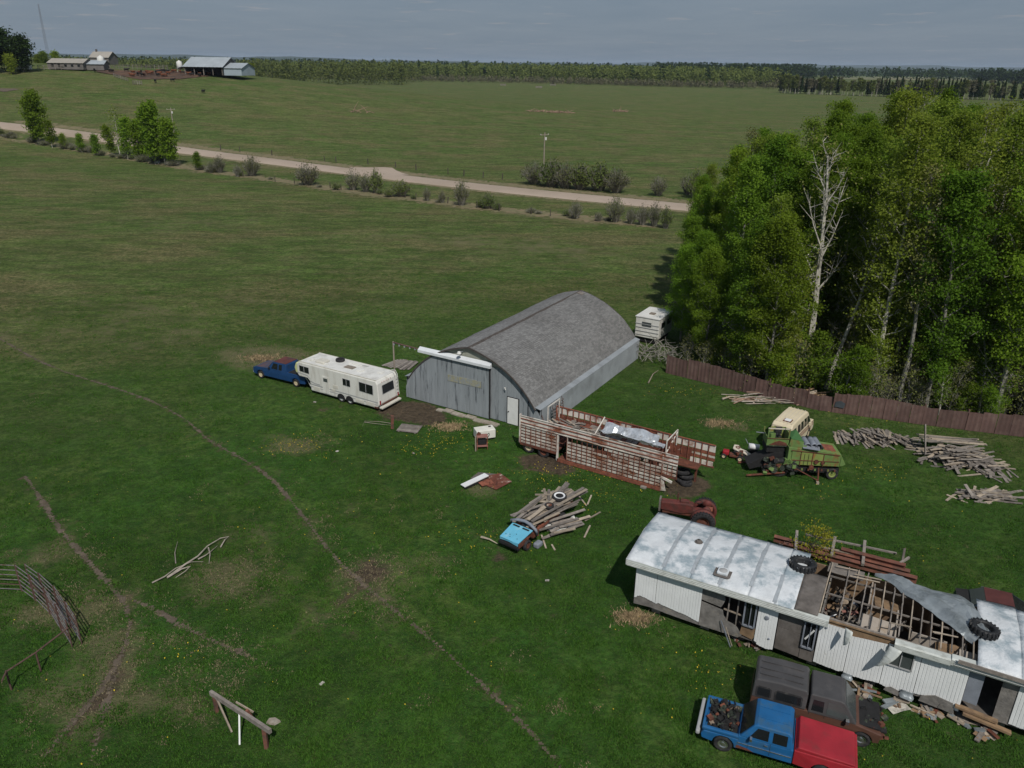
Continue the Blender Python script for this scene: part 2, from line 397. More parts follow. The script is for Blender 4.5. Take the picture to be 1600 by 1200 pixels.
for Q, w_ in trails:
    sel = (Y > 14) & (Y < 110) & (np.abs(X) < 70)
    d = dist_poly(X[sel], Y[sel], Q[::3]); dirt[sel] = np.maximum(dirt[sel], .62*np.exp(-(d/(w_*1.05))**2))
    dry[sel] += .25*np.exp(-(d/1.)**2)
dr = np.full(X.shape, 1e9); dr[inner] = dist_poly(X[inner], Y[inner], ROAD); dh = np.full(X.shape, 1e9); dh[inner] = dist_poly(X[inner], Y[inner], HEDGE)
dry += .65*np.exp(-((dr-6.2)/2.2)**2) + .6*np.exp(-(dh/3.)**2)
lush = np.clip((100-np.hypot(X, Y)-np.abs(X+5)*.3)/45., 0, 1)
HD = struct
b = MB(); ny, nx = X.shape; Z = hgt(X, Y)
me = bpy.data.meshes.new('ground')
V = np.c_[X.ravel(), Y.ravel(), Z.ravel()].astype(np.float32)
ii = (np.arange(ny-1)[:, None]*nx + np.arange(nx-1)).ravel()
Fc = np.c_[ii, ii+1, ii+nx+1, ii+nx]
me.vertices.add(len(V)); me.vertices.foreach_set('co', V.ravel()); me.loops.add(Fc.size); me.loops.foreach_set('vertex_index', Fc.ravel().astype(np.int32))
me.polygons.add(len(Fc)); me.polygons.foreach_set('loop_start', np.arange(0, Fc.size, 4, dtype=np.int32)); me.polygons.foreach_set('loop_total', np.full(len(Fc), 4, np.int32)); me.update()
for nm, arr in (('dry', dry), ('dirt', dirt), ('lush', lush)):
    a = me.attributes.new(nm, 'FLOAT', 'POINT'); a.data.foreach_set('value', np.clip(arr, 0, 1.5).ravel().astype(np.float32))
me.polygons.foreach_set('use_smooth', [True]*len(me.polygons))
mt, t, o = newmat('ground')
bs = t.nodes.new('ShaderNodeBsdfPrincipled'); t.links.new(bs.outputs[0], o.inputs[0]); bs.inputs['Roughness'].default_value = 1; bs.inputs['Specular IOR Level'].default_value = .1
def attr(n):
    a = t.nodes.new('ShaderNodeAttribute'); a.attribute_name = n; return a.outputs['Fac']
big = nz(t, .045, 5, (1, 1, 1), .6); mid = nz(t, .55, 6, (1, 1, 1), .65, 5); fine = nz(t, 3.2, 6, (1, 1, 1), .75, 9); vf = nz(t, 14, 4, (1, 1, 1), .7, 3)
past = mixc(t, rng(t, big, .35, .65), (.105, .145, .04), (.145, .175, .054))
past = mixc(t, rng(t, nz(t, .012, 3, (1, 2.2, 1), .5, 31), .4, .6), past, (.088, .15, .034))
w1 = nz(t, .16, 6, (.6, 1.6, 1), .7, 41); w2 = nz(t, .5, 5, (.7, 1.3, 1), .7, 51)
past = mixc(t, rng(t, w1, .42, .62, 0, .7), past, (.07, .1, .026))
w3 = nz(t, .075, 6, (.8, 1.3, 1), .72, 81)
past = mixc(t, rng(t, w3, .47, .6, 0, .8), past, (.19, .15, .078))
w4 = nz(t, 1.1, 5, (1, 1, 1), .7, 91)
past = mixc(t, rng(t, w4, .48, .6, 0, .6), past, (.06, .085, .022))
past = mixc(t, rng(t, w2, .45, .62, 0, .55), past, (.175, .165, .08))
clump = nz(t, 1.3, 5, (1, 1, 1), .7, 17)
lushc = mixc(t, rng(t, mid, .35, .65), (.03, .09, .014), (.058, .126, .022))
lushc = mixc(t, rng(t, nz(t, .13, 5, (1, 1, 1), .6, 61), .47, .62, 0, .85), lushc, (.085, .132, .03))
lushc = mixc(t, rng(t, clump, .4, .62), lushc, (.026, .074, .012))
def vmul(c, src, a, b_, lo_, hi_):
    h_ = t.nodes.new('ShaderNodeHueSaturation'); t.links.new(c, h_.inputs['Color']); t.links.new(rng(t, src, a, b_, lo_, hi_), h_.inputs['Value']); return h_.outputs[0]
past = vmul(past, nz(t, .32, 6, (.45, 1.5, 1), .8, 101), .4, .6, .72, 1.26)
past = vmul(past, nz(t, 1.6, 5, (.8, 1.2, 1), .8, 111), .4, .6, .78, 1.2)
lushc = vmul(lushc, nz(t, .11, 5, (1, 1, 1), .6, 131), .38, .62, .78, 1.24)
lushc = vmul(lushc, nz(t, .7, 6, (1, 1, 1), .8, 121), .38, .62, .82, 1.2)
gr = mixc(t, attr('lush'), past, lushc)
gr = mixc(t, rng(t, fine, .44, .6, 0, .7), gr, (.024, .052, .011))
gr = mixc(t, rng(t, vf, .5, .66, 0, .5), gr, (.1, .125, .04))
# dry thatch
dn = math_(t, 'ADD', math_(t, 'MULTIPLY', attr('dry'), .5), math_(t, 'MULTIPLY', math_(t, 'ADD', mid, math_(t, 'MULTIPLY', fine, .8)), .55))
dn2 = nz(t, .22, 5, (1, 1, 1), .6, 21)
dn = math_(t, 'ADD', dn, math_(t, 'MULTIPLY', math_(t, 'SUBTRACT', dn2, .15), .5))
gr = mixc(t, rng(t, dn, .84, 1.02, 0, .7), gr, (.16, .145, .08))
dm = math_(t, 'ADD', attr('dirt'), math_(t, 'MULTIPLY', math_(t, 'SUBTRACT', math_(t, 'ADD', mid, fine), 1.), .9))
dc = mixc(t, rng(t, fine, .4, .6), (.058, .046, .033), (.115, .088, .06))
soil = nz(t, .75, 6, (1, 1, 1), .7, 71)
gr = mixc(t, rng(t, soil, .6, .7, 0, .55), gr, (.1, .085, .05))
gr = mixc(t, rng(t, dm, .34, .62), gr, dc)
t.links.new(gr, bs.inputs['Base Color'])
bn = t.nodes.new('ShaderNodeBump'); bn.inputs['Strength'].default_value = .9; bn.inputs['Distance'].default_value = .25
t.links.new(math_(t, 'ADD', math_(t, 'MULTIPLY', fine, 1.), math_(t, 'ADD', math_(t, 'MULTIPLY', mid, 2.2), math_(t, 'MULTIPLY', vf, .3))), bn.inputs['Height']); t.links.new(bn.outputs[0], bs.inputs['Normal'])
me.materials.append(mt)
struct(link(bpy.data.objects.new('ground', me)))

# trails: ragged ribbons of small faces 4 mm above the ground
def ribbon(name, Q, w_, lift, cell=.1):
    x0, y0 = Q.min(0)-1; x1, y1 = Q.max(0)+1; P = resample(Q, .25); seen = {}
    vs = []; fs = []; idx = {}
    def vid(i, j):
        if (i, j) not in idx:
            idx[i, j] = len(vs)
            jx = mnoise.noise(Vector((i*.7, j*.7, 2)))*cell*.6; jy = mnoise.noise(Vector((i*.7, j*.7, 9)))*cell*.6
            x = i*cell+jx; y = j*cell+jy; vs.append((x, y, float(hgt(x, y))+lift+.01*mnoise.noise(Vector((x, y, 0)))))
        return idx[i, j]
    for k, p in enumerate(P):
        nw = w_*(1.1+1.*mnoise.noise(Vector((p[0]*.6, p[1]*.6, 4))))*min(1, (k+5)/9, (len(P)-k+1)/12); rr = int(nw*1.8/cell)+1
        ci, cj = int(p[0]/cell), int(p[1]/cell)
        for i in range(ci-rr, ci+rr+1):
            for j in range(cj-rr, cj+rr+1):
                if (i, j) in seen: continue
                x, y = i*cell, j*cell
                d = math.hypot(x-p[0], y-p[1])
                if d < nw*(1+.9*mnoise.noise(Vector((x*3.1, y*3.1, 1)))): seen[i, j] = 1
    for i, j in seen: fs.append((vid(i, j), vid(i+1, j), vid(i+1, j+1), vid(i, j+1)))
    return struct(MB().add(vs, fs).build(name, 'dirt'))
for Q, w_ in trails: ribbon('dirt_trail', Q, w_*(.42 if w_ > .23 else .6), .012, .07)

# gravel road with worn wheel tracks, slightly crowned
def road_mesh():
    Q = resample(ROAD, 3.); b = MB(); rows = []
    offs = [-3.7, -3.3, -1.7, -.9, 0, .9, 1.7, 3.3, 3.7]; zz = [0, .12, .2, .18, .26, .18, .2, .12, 0]
    for i in range(len(Q)):
        d = Q[min(i+1, len(Q)-1)]-Q[max(i-1, 0)]; d = d/np.hypot(*d); n = np.array([-d[1], d[0]])
        rows.append([(Q[i][0]+n[0]*(o_+.35*(abs(o_) > 3)*mnoise.noise(Vector((i*.6, o_, 0)))), Q[i][1]+n[1]*o_, float(hgt(*(Q[i]+n*o_)))+z_+.01) for o_, z_ in zip(offs, zz)])
    k = len(offs)
    b.add([p for r_ in rows for p in r_], [(i*k+j, (i+1)*k+j, (i+1)*k+j+1, i*k+j+1) for i in range(len(rows)-1) for j in range(k-1)])
    return b.build('gravel_road', 'dirt_road', None, True)
struct(road_mesh())
def offset(Q, o_):
    d = np.gradient(Q, axis=0); n = np.c_[-d[:, 1], d[:, 0]]/np.hypot(d[:, 0], d[:, 1])[:, None]; return Q+n*o_
RQ = resample(ROAD[2:-1], 3.)
def ribbon2(name, Q, w_, cell, mat):
    o = ribbon(name, Q, w_, .03, cell); o.data.materials.clear(); o.data.materials.append(MATS[mat]); return o
ribbon2('road_verge', offset(RQ, 5.6), 1.5, .5, 'verge'); ribbon2('road_verge', offset(RQ, -4.9), .8, .5, 'verge'); ribbon2('brush_verge', resample(HEDGE, 3.), 1.7, .5, 'verge')
ap = [at(*p) for p in ((545, 262), (570, 262.5), (600, 262), (613, 263), (619, 267), (628, 271), (640, 274), (600, 274), (560, 268))]
b = MB(); b.add([(p.x, p.y, p.z+.14) for p in ap], [tuple(range(len(ap)))]); struct(b.build('field_approach', 'dirt_road'))

# far country: wooded rises and open fields toward the horizon
def ridge(name, xa, xb, Y0, depth, top, mat, seed, n=160, rough=.35, base=-2):
    rows = []
    for k, (dy, f_) in enumerate(((0, 0), (depth*.02, .55), (depth*.3, 1), (depth, .8), (depth*1.4, 0))):
        row = []
        for i in range(n+1):
            x = xa+(xb-xa)*i/n
            h_ = top*(1+rough*mnoise.fractal(Vector((i*9./n*1.7+seed, seed, k*.1)), 1., 2., 6))
            e = min(1, i/6, (n-i)/6)
            row.append((x, Y0+dy+20*mnoise.noise(Vector((i*.3, seed, 0))), base+(h_*f_-base)*max(e, .02)))
        rows.append(row)
    b = MB(); k = n+1
    b.add([p for r_ in rows for p in r_], [(i*k+j, i*k+j+1, (i+1)*k+j+1, (i+1)*k+j) for i in range(4) for j in range(n)])
    return struct(b.build(name, mat, None, True))
M('far_wood', (.028, .045, .026), 1, .35, .02, bump=0)
M('far_wood_light', (.06, .085, .035), 1, .35, .02, bump=0)
M('far_hill', (.04, .06, .05), 1, .25, .002, bump=0)
M('far_field', (.17, .16, .085), 1, .25, .004, (.1, .13, .05), .55, .05, .003, bump=0)
ridge('distant_hills', -9500, 9500, 9000, 2500, 30, 'far_hill', 3., 260, .5)
ridge('distant_hills', -7000, -1200, 6200, 1500, 42, 'far_hill', 8., 160, .35)
ridge('distant_hills', 1500, 8500, 11000, 2500, 52, 'far_hill', 15., 160, .4)
ridge('wooded_rise', -3800, 4500, 4300, 900, 18, 'far_wood', 21., 260, .5)
ridge('wooded_rise', -2600, 3000, 2600, 300, 14, 'far_wood', 33., 300, .5)
def field(name, pts, lift):
    ps = [at(*p) for p in pts]; b = MB(); b.add([(p.x, p.y, p.z+lift) for p in ps], [tuple(range(len(ps)))]); return struct(b.build(name, 'far_field'))
field('distant_field', [(1300, 124), (1520, 126), (1660, 128), (1660, 123.5), (1500, 121), (1310, 120)], .3)
field('distant_field', [(1040, 118.2), (1200, 120), (1240, 117.5), (1050, 116.5)], .3)

# the air: one closed box of thin haze round the whole place
b = MB(); x0_, x1_, y0_, y1_ = xs.min()-60, xs.max()+60, ys.min()-60, ys.max()+60
b.box(((x0_+x1_)/2, (y0_+y1_)/2, 38.5), (x1_-x0_, y1_-y0_, 83))
mt, t, o = newmat('haze_air'); pv = t.nodes.new('ShaderNodeVolumePrincipled'); pv.inputs['Color'].default_value = (.62, .76, .95, 1); pv.inputs['Density'].default_value = 5e-5
pv.inputs['Anisotropy'].default_value = 0; t.links.new(pv.outputs[0], o.inputs['Volume'])
stuff(b.build('haze', 'haze_air'))

# ================================================================ VEGETATION TEMPLATES
def quads(C, S, rs, flat=.0):
    """random small quads at centres C with size S -> (verts, faces)"""
    n = len(C); a = rs.normal(size=(n, 3)); a /= np.linalg.norm(a, axis=1)[:, None]
    c = rs.normal(size=(n, 3)); c[:, 2] += flat*2; b_ = np.cross(a, c); b_ /= np.linalg.norm(b_, axis=1)[:, None]
    s_ = (S*rs.uniform(.6, 1.3, n))[:, None] if np.isscalar(S) else S[:, None]
    V = np.stack([C-a*s_-b_*s_*.7, C+a*s_-b_*s_*.8, C+a*s_*1.1+b_*s_*.6, C-a*s_*.8+b_*s_*.7], 1).reshape(-1, 3)
    return V, np.arange(n*4).reshape(n, 4)
def npmesh(name, V, F, mat):
    me = bpy.data.meshes.new(name); k = F.shape[1]
    me.vertices.add(len(V)); me.vertices.foreach_set('co', np.asarray(V, np.float32).ravel())
    me.loops.add(F.size); me.loops.foreach_set('vertex_index', F.ravel().astype(np.int32))
    me.polygons.add(len(F)); me.polygons.foreach_set('loop_start', np.arange(0, F.size, k, dtype=np.int32))
    me.polygons.foreach_set('loop_total', np.full(len(F), k, np.int32)); me.update(calc_edges=True); me.materials.append(MATS[mat]); return me
def tree_meshes(seed, H, cr, lo, nl, leaf, bark, ls=.12, nlimb=26, lean=.4, cl=.42, rad=None, twigs=3, shape=0., upb=0.):
    rs = np.random.RandomState(seed); rr = random.Random(seed)
    pts = []; lx, ly = rr.uniform(-lean, lean), rr.uniform(-lean, lean)
    for i in range(9):
        t = i/8; pts.append(Vector((lx*t*t*2+rr.uniform(-.1, .1)*(i > 0), ly*t*t*2+rr.uniform(-.1, .1)*(i > 0), H*t*.97)))
    r0_ = rad or H*.009+.02
    tb = MB(); tb.tube(pts, [r0_*(1-.88*i/8)+.01 for i in range(9)], 6)
    def onstem(z):
        u = min(7.999, z/(H*.97)*8); i = int(u); return pts[i].lerp(pts[i+1], u-i)
    cc = []
    for i in range(nlimb):
        t = lo+(1-lo)*(i+.5)/nlimb*.97; z = H*t; p = onstem(z)
        prof = math.sin(math.pi*min(1, (t-lo)/(1-lo)*.8+.18))**.8*(1-shape*t)
        L = cr*prof*rr.uniform(.65, 1.2)+.25; az = i*2.4+rr.uniform(-.5, .5); up = rr.uniform(.35, 1.0)+.4*t+upb
        d = Vector((math.cos(az), math.sin(az), up)).normalized()
        q1 = p+d*L*.5; q2 = p+d*L*.95+Vector((0, 0, L*.15))
        rb = r0_*(.34*(1-t)+.1); tb.tube([p, q1, q2], [rb, rb*.6, .008], 4, False)
        cc.append((q2, .8)); cc.append((q1.lerp(q2, .5), .9)); cc.append((p.lerp(q1, .7), .6))
        for k in range(twigs):
            u = rr.uniform(.35, .9); s_ = p.lerp(q2, u); e = s_+Vector((rr.gauss(0, 1), rr.gauss(0, 1), rr.uniform(.2, 1.2))).normalized()*L*rr.uniform(.25, .5)
            tb.tube([s_, e], [rb*.35+.004, .005], 3, False); cc.append((e, 1.))
    cc.append((pts[-1], 1.))
    trunk = tb.mesh('tree_trunk', bark)
    if nl == 0: return trunk, None
    K = np.array([list(c) for c, _ in cc]); W = np.array([w_ for _, w_ in cc]); W = W/W.sum()
    pick = rs.choice(len(K), nl, p=W)
    C = K[pick]+rs.normal(size=(nl, 3))*cl*np.array([1, 1, .8])
    V, F = quads(C, ls, rs, .8)
    return trunk, npmesh('tree_crown', V, F, leaf)
TEM = {}
def template(key, *a, **k): TEM[key] = tree_meshes(*a, **k)
def put_tree(key, loc, rz, s_=1., name='aspen_tree', label='', cat='tree', group=None, rot=None):
    o = thing(name, label, cat, loc, rz, group, rot); o.scale = (s_,)*3 if not hasattr(s_, '__len__') else s_
    tr, cr = TEM[key]
    a = link(bpy.data.objects.new('trunk', tr)); a.parent = o
    if cr: c = link(bpy.data.objects.new('crown', cr)); c.parent = o
    return o
# forest types, 18 m nominal height
template('bright0', 11, 17, 2.5, .22, 21000, 'leaf_bright', 'bark_grey', .062, 36, .4, .3)
template('bright1', 12, 18, 2.3, .16, 19000, 'leaf_bright', 'bark_white', .06, 32, .6, .3)
template('bright2', 13, 15, 3., .08, 28000, 'leaf_bright', 'bark_grey', .062, 38, .3, .33, twigs=5)
template('mid0', 14, 18, 2.0, .14, 18000, 'leaf_mid', 'bark_grey', .062, 30, .5, .3)
template('mid1', 15, 16, 2.4, .15, 22000, 'leaf_mid', 'bark_grey', .062, 34, .5, .33)
template('olive0', 16, 18, 2.1, .13, 15000, 'leaf_olive', 'bark_white', .06, 36, .5, .32, twigs=6)
template('olive1', 17, 17, 1.9, .12, 8000, 'leaf_olive', 'bark_white', .066, 34, .7, .3, twigs=6)
template('sparse0', 18, 18, 1.8, .18, 4800, 'leaf_olive', 'bark_white', .066, 36, .6, .32, twigs=7)
template('sparse1', 19, 17, 1.6, .4, 2600, 'leaf_sprout', 'bark_grey', .06, 34, .8, .32, twigs=8)
template('bare0', 20, 17, 1.6, .4, 350, 'leaf_sprout', 'bark_white', .07, 34, .5, .3, twigs=7)
template('deadtop', 21, 18.5, 3.6, .3, 700, 'leaf_sprout', 'bark_white', .07, 15, .5, .5, rad=.32, twigs=9, upb=.9)
template('young0', 51, 9, 1.7, .06, 3600, 'leaf_olive', 'bark_white', .066, 26, .6, .28, twigs=5)
template('young1', 52, 10, 1.6, .1, 2200, 'leaf_bright', 'bark_white', .066, 26, .7, .28, twigs=6)
template('young2', 53, 7, 1.6, .06, 900, 'leaf_sprout', 'bark_grey', .06, 28, .7, .3, twigs=8)
template('leaner', 22, 18, 2.2, .45, 2600, 'leaf_olive', 'bark_white', .075, 26, .3, .4, rad=.2, twigs=6)
template('under0', 23, 6, 1.8, .03, 4200, 'leaf_bright', 'bark_white', .07, 24, .4, .26, shape=.2, twigs=5)
template('under1', 24, 5, 1.7, .03, 3000, 'leaf_mid', 'bark_grey', .07, 24, .4, .26, shape=.2, twigs=5)
template('underbare', 25, 5, 1.6, .05, 500, 'leaf_sprout', 'bark_grey', .07, 30, .4, .4, twigs=8)
template('blossomer', 26, 5.5, 1.6, .03, 3600, 'blossom', 'bark_grey', .075, 26, .3, .36, shape=.2)
template('road0', 27, 11, 2.2, .08, 5200, 'leaf_bright', 'bark_grey', .17, 26, .3, .5)
template('road1', 28, 9, 1.8, .15, 2600, 'leaf_bright', 'bark_white', .15, 24, .4, .45)
template('road2', 29, 10, 1.6, .2, 500, 'leaf_olive', 'bark_white', .12, 28, .4, .45, rad=.11, twigs=7)
template('road3', 30, 6, 1.3, .08, 1700, 'leaf_bright', 'bark_white', .14, 18, .3, .4)
template('farm0', 31, 15, 6, .1, 5200, 'leaf_dark', 'bark_dark', .35, 40, .3, 1.1)
template('farm1', 32, 11, 4, .1, 2600, 'leaf_olive', 'bark_dark', .3, 30, .3, .9)

# forest ------------------------------------------------------------------
FEN = [at(1040, 583), at(1160, 613), at(1280, 642), at(1440, 664), at(1600, 684), at(1760, 706)]
def fence_y(x):
    for a, b_ in zip(FEN[:-1], FEN[1:]):
        if x <= b_.x: return a.y+(b_.y-a.y)*(x-a.x)/(b_.x-a.x)
    return FEN[-1].y
GL = 'aspens of the grove behind the brown metal fence'
fr = random.Random(3)
def kind(p): return p
pts_ = []
def try_put(x, y, md):
    if all((x-a)**2+(y-b_)**2 > md*md for a, b_ in pts_): pts_.append((x, y)); return True
# hand-placed characters
def special(px, py, key, s_, label, rot=None, rz=0.):
    p = at(px, py); pts_.append((p.x, p.y)); return put_tree(key, p, rz, s_, 'aspen_tree', label, 'tree', None, rot)
special(1258, 597, 'deadtop', 1.0, 'tall pale aspen with thick trunk and dead forked top in the grove', (R(-2), R(1.5), 1.1))
special(1290, 607, 'leaner', .85, 'aspen with long leaning white trunk standing right behind the brown fence', (R(1), R(8), 0))
special(1100, 570, 'bright2', .66, 'bushy bright green aspen hanging over the shaded left end of the fence', None, .4)
special(1150, 580, 'bright2', .72, 'broad bright green tree just behind the fence, left of the thick pale trunk', None, 2.)
special(1082, 545, 'bright2', .7, 'bright green tree at the left corner of the grove above the white camper', None, 3.)
special(1200, 560, 'bright0', .8, 'bright aspen with dense low crown left of the thick pale trunk', None, 1.)
DEAD = pts_[0]; LEAN = pts_[1]
cnt = 0
types_left = ['bright0', 'bright1', 'bright2', 'mid0', 'olive0', 'mid1']
types_mid = ['olive0', 'bright0', 'sparse0', 'mid0', 'olive1', 'bright1', 'sparse1', 'mid1', 'bare0']
types_right = ['olive0', 'sparse0', 'olive1', 'mid1', 'bright1', 'sparse1', 'mid0', 'sparse0', 'bright0', 'bare0']
LAB = {'bright0': 'bright green aspen', 'bright1': 'bright green white-stemmed aspen', 'bright2': 'bushy bright green aspen', 'mid0': 'mid green aspen', 'mid1': 'full mid green aspen',
       'olive0': 'olive green white-stemmed aspen', 'olive1': 'thin olive aspen', 'sparse0': 'sparsely leafed aspen', 'sparse1': 'nearly bare grey aspen', 'bare0': 'bare white-stemmed aspen'}
tries = 0
while cnt < 165 and tries < 9000:
    tries += 1
    x = fr.uniform(12.5, 62); fy = fence_y(x); y = fy+1.6+fr.random()**1.25*44
    # the left border of the grove runs away from the fence end
    if x < 13.2+(y-61)*.24+fr.uniform(-.6, 1.2): continue
    if y > 98+(x-14)*.1: continue
    if abs(x-DEAD[0]-(y-DEAD[1])*.35) < 2.7 and y < DEAD[1]+1: continue
    if abs(x-LEAN[0]-.8) < 1.5 and y < LEAN[1]+1.5: continue
    if not try_put(x, y, 1.9): continue
    edge = x-(13+(y-61)*.24); pool = types_left if edge < 6 else (types_mid if x < 30 else types_right)
    key = fr.choice(pool); s_ = fr.uniform(.86, 1.08)*(1.06+.08*min(1, max(0, (x-22)/20)) if edge > 6 else .62+.055*edge)
    if edge < 15 and edge > 6: s_ *= .86+.014*(edge-6)
    if y < fy+6 and x < 24: key = fr.choice(['bright2', 'bright2', 'mid1', 'bright0'])
    row = 'in the front row by the fence' if y < fy+7 else ('in the middle rows' if y < fy+22 else 'at the back')
    side = 'left edge of the grove' if edge < 6 else ('middle of the grove' if x < 30 else 'right part of the grove')
    put_tree(key, (x, y, 0), fr.uniform(0, 6.28), s_, 'aspen_tree', LAB[key]+' '+row+', '+side, 'tree', LAB[key]+'s of the grove, '+side+' '+row)
    cnt += 1
# understorey along the fence
for i in range(46):
    x = 15.4+i*.75+fr.uniform(-.3, .3); y = fence_y(x)+1.3+fr.random()*3.2
    key = fr.choice(['under0', 'under1', 'under0', 'underbare', 'under1'] if x < 26 else ['under1', 'underbare', 'underbare', 'under0', 'underbare'])
    s_ = fr.uniform(.45, .95)
    lb = {'under0': 'low bright green shrub', 'under1': 'low mid green shrub', 'underbare': 'low leafless grey shrub'}[key]
    sd = 'below the left half of the grove' if x < 26 else 'below the right half of the grove'
    put_tree(key, (x, y, 0), fr.uniform(0, 6), s_, 'shrub', lb+' behind the brown fence '+sd, 'shrub', lb+'s behind the fence '+sd)
for i in range(115):
    x = fr.uniform(21, 52); y = fence_y(x)+2.+fr.random()**1.3*13
    if abs(x-DEAD[0]) < 1.2 and y < DEAD[1]: continue
    key = fr.choice(['young0', 'young1', 'young2', 'young0']); lb = {'young0': 'young olive green aspen', 'young1': 'young bright green aspen', 'young2': 'young leafless aspen'}[key]
    sd = 'in the middle of the grove' if x < 32 else 'in the right part of the grove'; sz = fr.choice([('short', .62), ('slender', .85), ('tall', 1.1)])
    put_tree(key, (x, y, 0), fr.uniform(0, 6), sz[1]*fr.uniform(.93, 1.07), 'aspen_tree', sz[0]+' '+lb+' standing between older trunks '+sd, 'tree', sz[0]+' '+lb+'s '+sd)
p = at(1215, 592); put_tree('blossomer', (p.x, p.y+.6, 0), 0, .8, 'blossoming_shrub', 'shrub flecked with white blossom directly behind the fence', 'shrub')

# shrubs and small trees along the road ---------------------------------------
def bush_mesh(seed, r_, h_, ns, nl, leaf, ls=.12):
    rs = np.random.RandomState(seed); rr = random.Random(seed); b = MB()
    tips = []
    for i in range(ns):
        a = rr.uniform(0, 6.28); q = rr.random()**.6; bx = Vector((math.cos(a)*r_*.25*q, math.sin(a)*r_*.25*q, 0))
        e = Vector((math.cos(a)*r_*q, math.sin(a)*r_*q, h_*(1-.45*q*q)*rr.uniform(.55, 1.18)))
        mid_ = (bx+e)/2+Vector((0, 0, h_*.12)); b.tube([bx, mid_, e], [.035, .024, .01], 3, False); tips += [e, mid_.lerp(e, .5), mid_]
    st = b.mesh('bush_stems', 'bark_grey')
    K = np.array([list(t_) for t_ in tips]); C = K[rs.randint(0, len(K), nl)]+rs.normal(size=(nl, 3))*.22
    C[:, 2] = np.abs(C[:, 2]); V, F = quads(C, ls, rs)
    return st, npmesh('bush_foliage', V, F, leaf)
BU = [bush_mesh(1, 2., 2.4, 300, 1300, 'leaf_bush', .07), bush_mesh(2, 1.6, 2.6, 240, 1500, 'leaf_bushgreen', .075), bush_mesh(3, 2.2, 2., 280, 700, 'leaf_bush', .065)]
def put_bush(px, py, hpx, wpx, k, label, group):
    p = at(px, py); dist = (Vector((p.x, p.y, p.z-CAMH))).dot(fv); sc_ = dist/FPX
    H_ = hpx*sc_/math.cos(.12); W_ = wpx*sc_/2
    base = [(2., 2.4), (1.6, 2.6), (2.2, 2.)][k]
    o = thing('bush', label, 'bush', p, rnd.uniform(0, 6), group); o.scale = (W_/base[0], W_/base[0], H_/base[1])
    for nm, me in zip(('stems', 'foliage'), BU[k]): c = link(bpy.data.objects.new(nm, me)); c.parent = o
for i, (px, py, s_, key, lb) in enumerate([
    (62, 226, 1.18, 'road0', 'leftmost roadside tree, tall and bushy with pointed top'), (82, 231, .75, 'road1', 'small thin tree right beside the leftmost roadside tree'),
    (100, 233, .62, 'road3', 'low yellow-green tree between the leftmost tree and the clump'), (128, 238, .72, 'road3', 'little bright tree standing alone before the gravel road'),
    (152, 243, .8, 'road3', 'smallest round green tree in the roadside row'), (176, 245, .8, 'road1', 'green tree at the left end of the roadside clump'),
    (188, 246, 1.15, 'road2', 'bare white-stemmed tree in the roadside clump'), (200, 249, 1.05, 'road1', 'loose tree with pale stems in the middle of the roadside clump'),
    (222, 252, .85, 'road0', 'bushy tree left of the tallest roadside tree'), (243, 257, 1.22, 'road0', 'tallest bright green tree of the roadside clump'),
    (268, 259, .92, 'road0', 'full tree at the right end of the roadside clump'), (258, 257, .95, 'road2', 'bare grey tree behind the right end of the roadside clump'),
    (310, 266, .62, 'road3', 'small round green tree right of the roadside clump')]):
    p = at(px, py); put_tree(key, p, i*1.3, s_, 'roadside_tree', lb, 'tree')
bl = [(481, 289, 30, 42, 0), (394, 275, 28, 32, 0), (372, 276, 18, 16, 2), (344, 270, 24, 22, 0), (330, 270, 16, 14, 2), (552, 297, 28, 28, 0), (572, 300, 26, 24, 0), (588, 302, 32, 26, 1), (627, 307, 22, 36, 1),
      (667, 314, 20, 14, 0), (691, 317, 18, 14, 0), (721, 321, 36, 28, 0), (762, 326, 22, 28, 1), (899, 342, 26, 26, 2), (960, 347, 36, 34, 0), (985, 350, 26, 20, 2), (1003, 352, 30, 24, 2), (1022, 354, 34, 24, 0), (1040, 357, 30, 22, 1), (935, 346, 14, 16, 2)]
lbs = ['round grey-brown bush alone below the gravel road', 'grey bush at the left of the bush row by the road', 'small grey bush between two larger ones left of the round bush', 'grey bush right of the small round tree', 'tiny grey bush next to the small round tree',
       'left bush of the group of three below the field approach', 'middle bush of the group of three below the field approach', 'right, tallest bush of the group of three below the field approach', 'wide low greenish bush below the field approach',
       'narrow dark bush between the low wide bush and the tall one', 'narrow low bush just left of the tall brownish bush', 'tall brownish bush before the road', 'greenish bush right of the tall brownish bush',
       'sparse small bush alone on the dry verge', 'tall grey bush left of the last bushes before the grove', 'low grey bush among the last bushes before the grove', 'pale twiggy bush among the last bushes before the grove', 'tallest twiggy bush next to the grove', 'green bush touching the grove', 'very low grey bush beside the tall one near the grove']
for (px, py, h_, w_, k), lb in zip(bl, lbs): put_bush(px, py, h_, w_, k, lb, None)
for (px, py, h_, w_, k), lb in zip([(835, 288, 32, 46, 0), (862, 292, 38, 48, 1), (882, 294, 37, 46, 0), (907, 296, 36, 48, 1), (935, 298, 38, 50, 1), (962, 301, 34, 48, 0), (1028, 306, 28, 30, 0), (1075, 304, 30, 30, 0), (1085, 310, 40, 30, 1)],
    ['first bush from the left in the long clump beyond the road', 'second bush from the left in the clump beyond the road, by the pole', 'third bush of the clump beyond the road', 'fourth bush of the clump beyond the road, greener', 'fifth bush of the clump beyond the road', 'rust-tinted bush at the right end of the clump beyond the road', 'round dark bush alone beyond the road', 'dark bush beyond the road at the grove edge', 'bush beyond the road touching the grove']):
    put_bush(px, py, h_, w_, k, lb, None)
hr = random.Random(11)
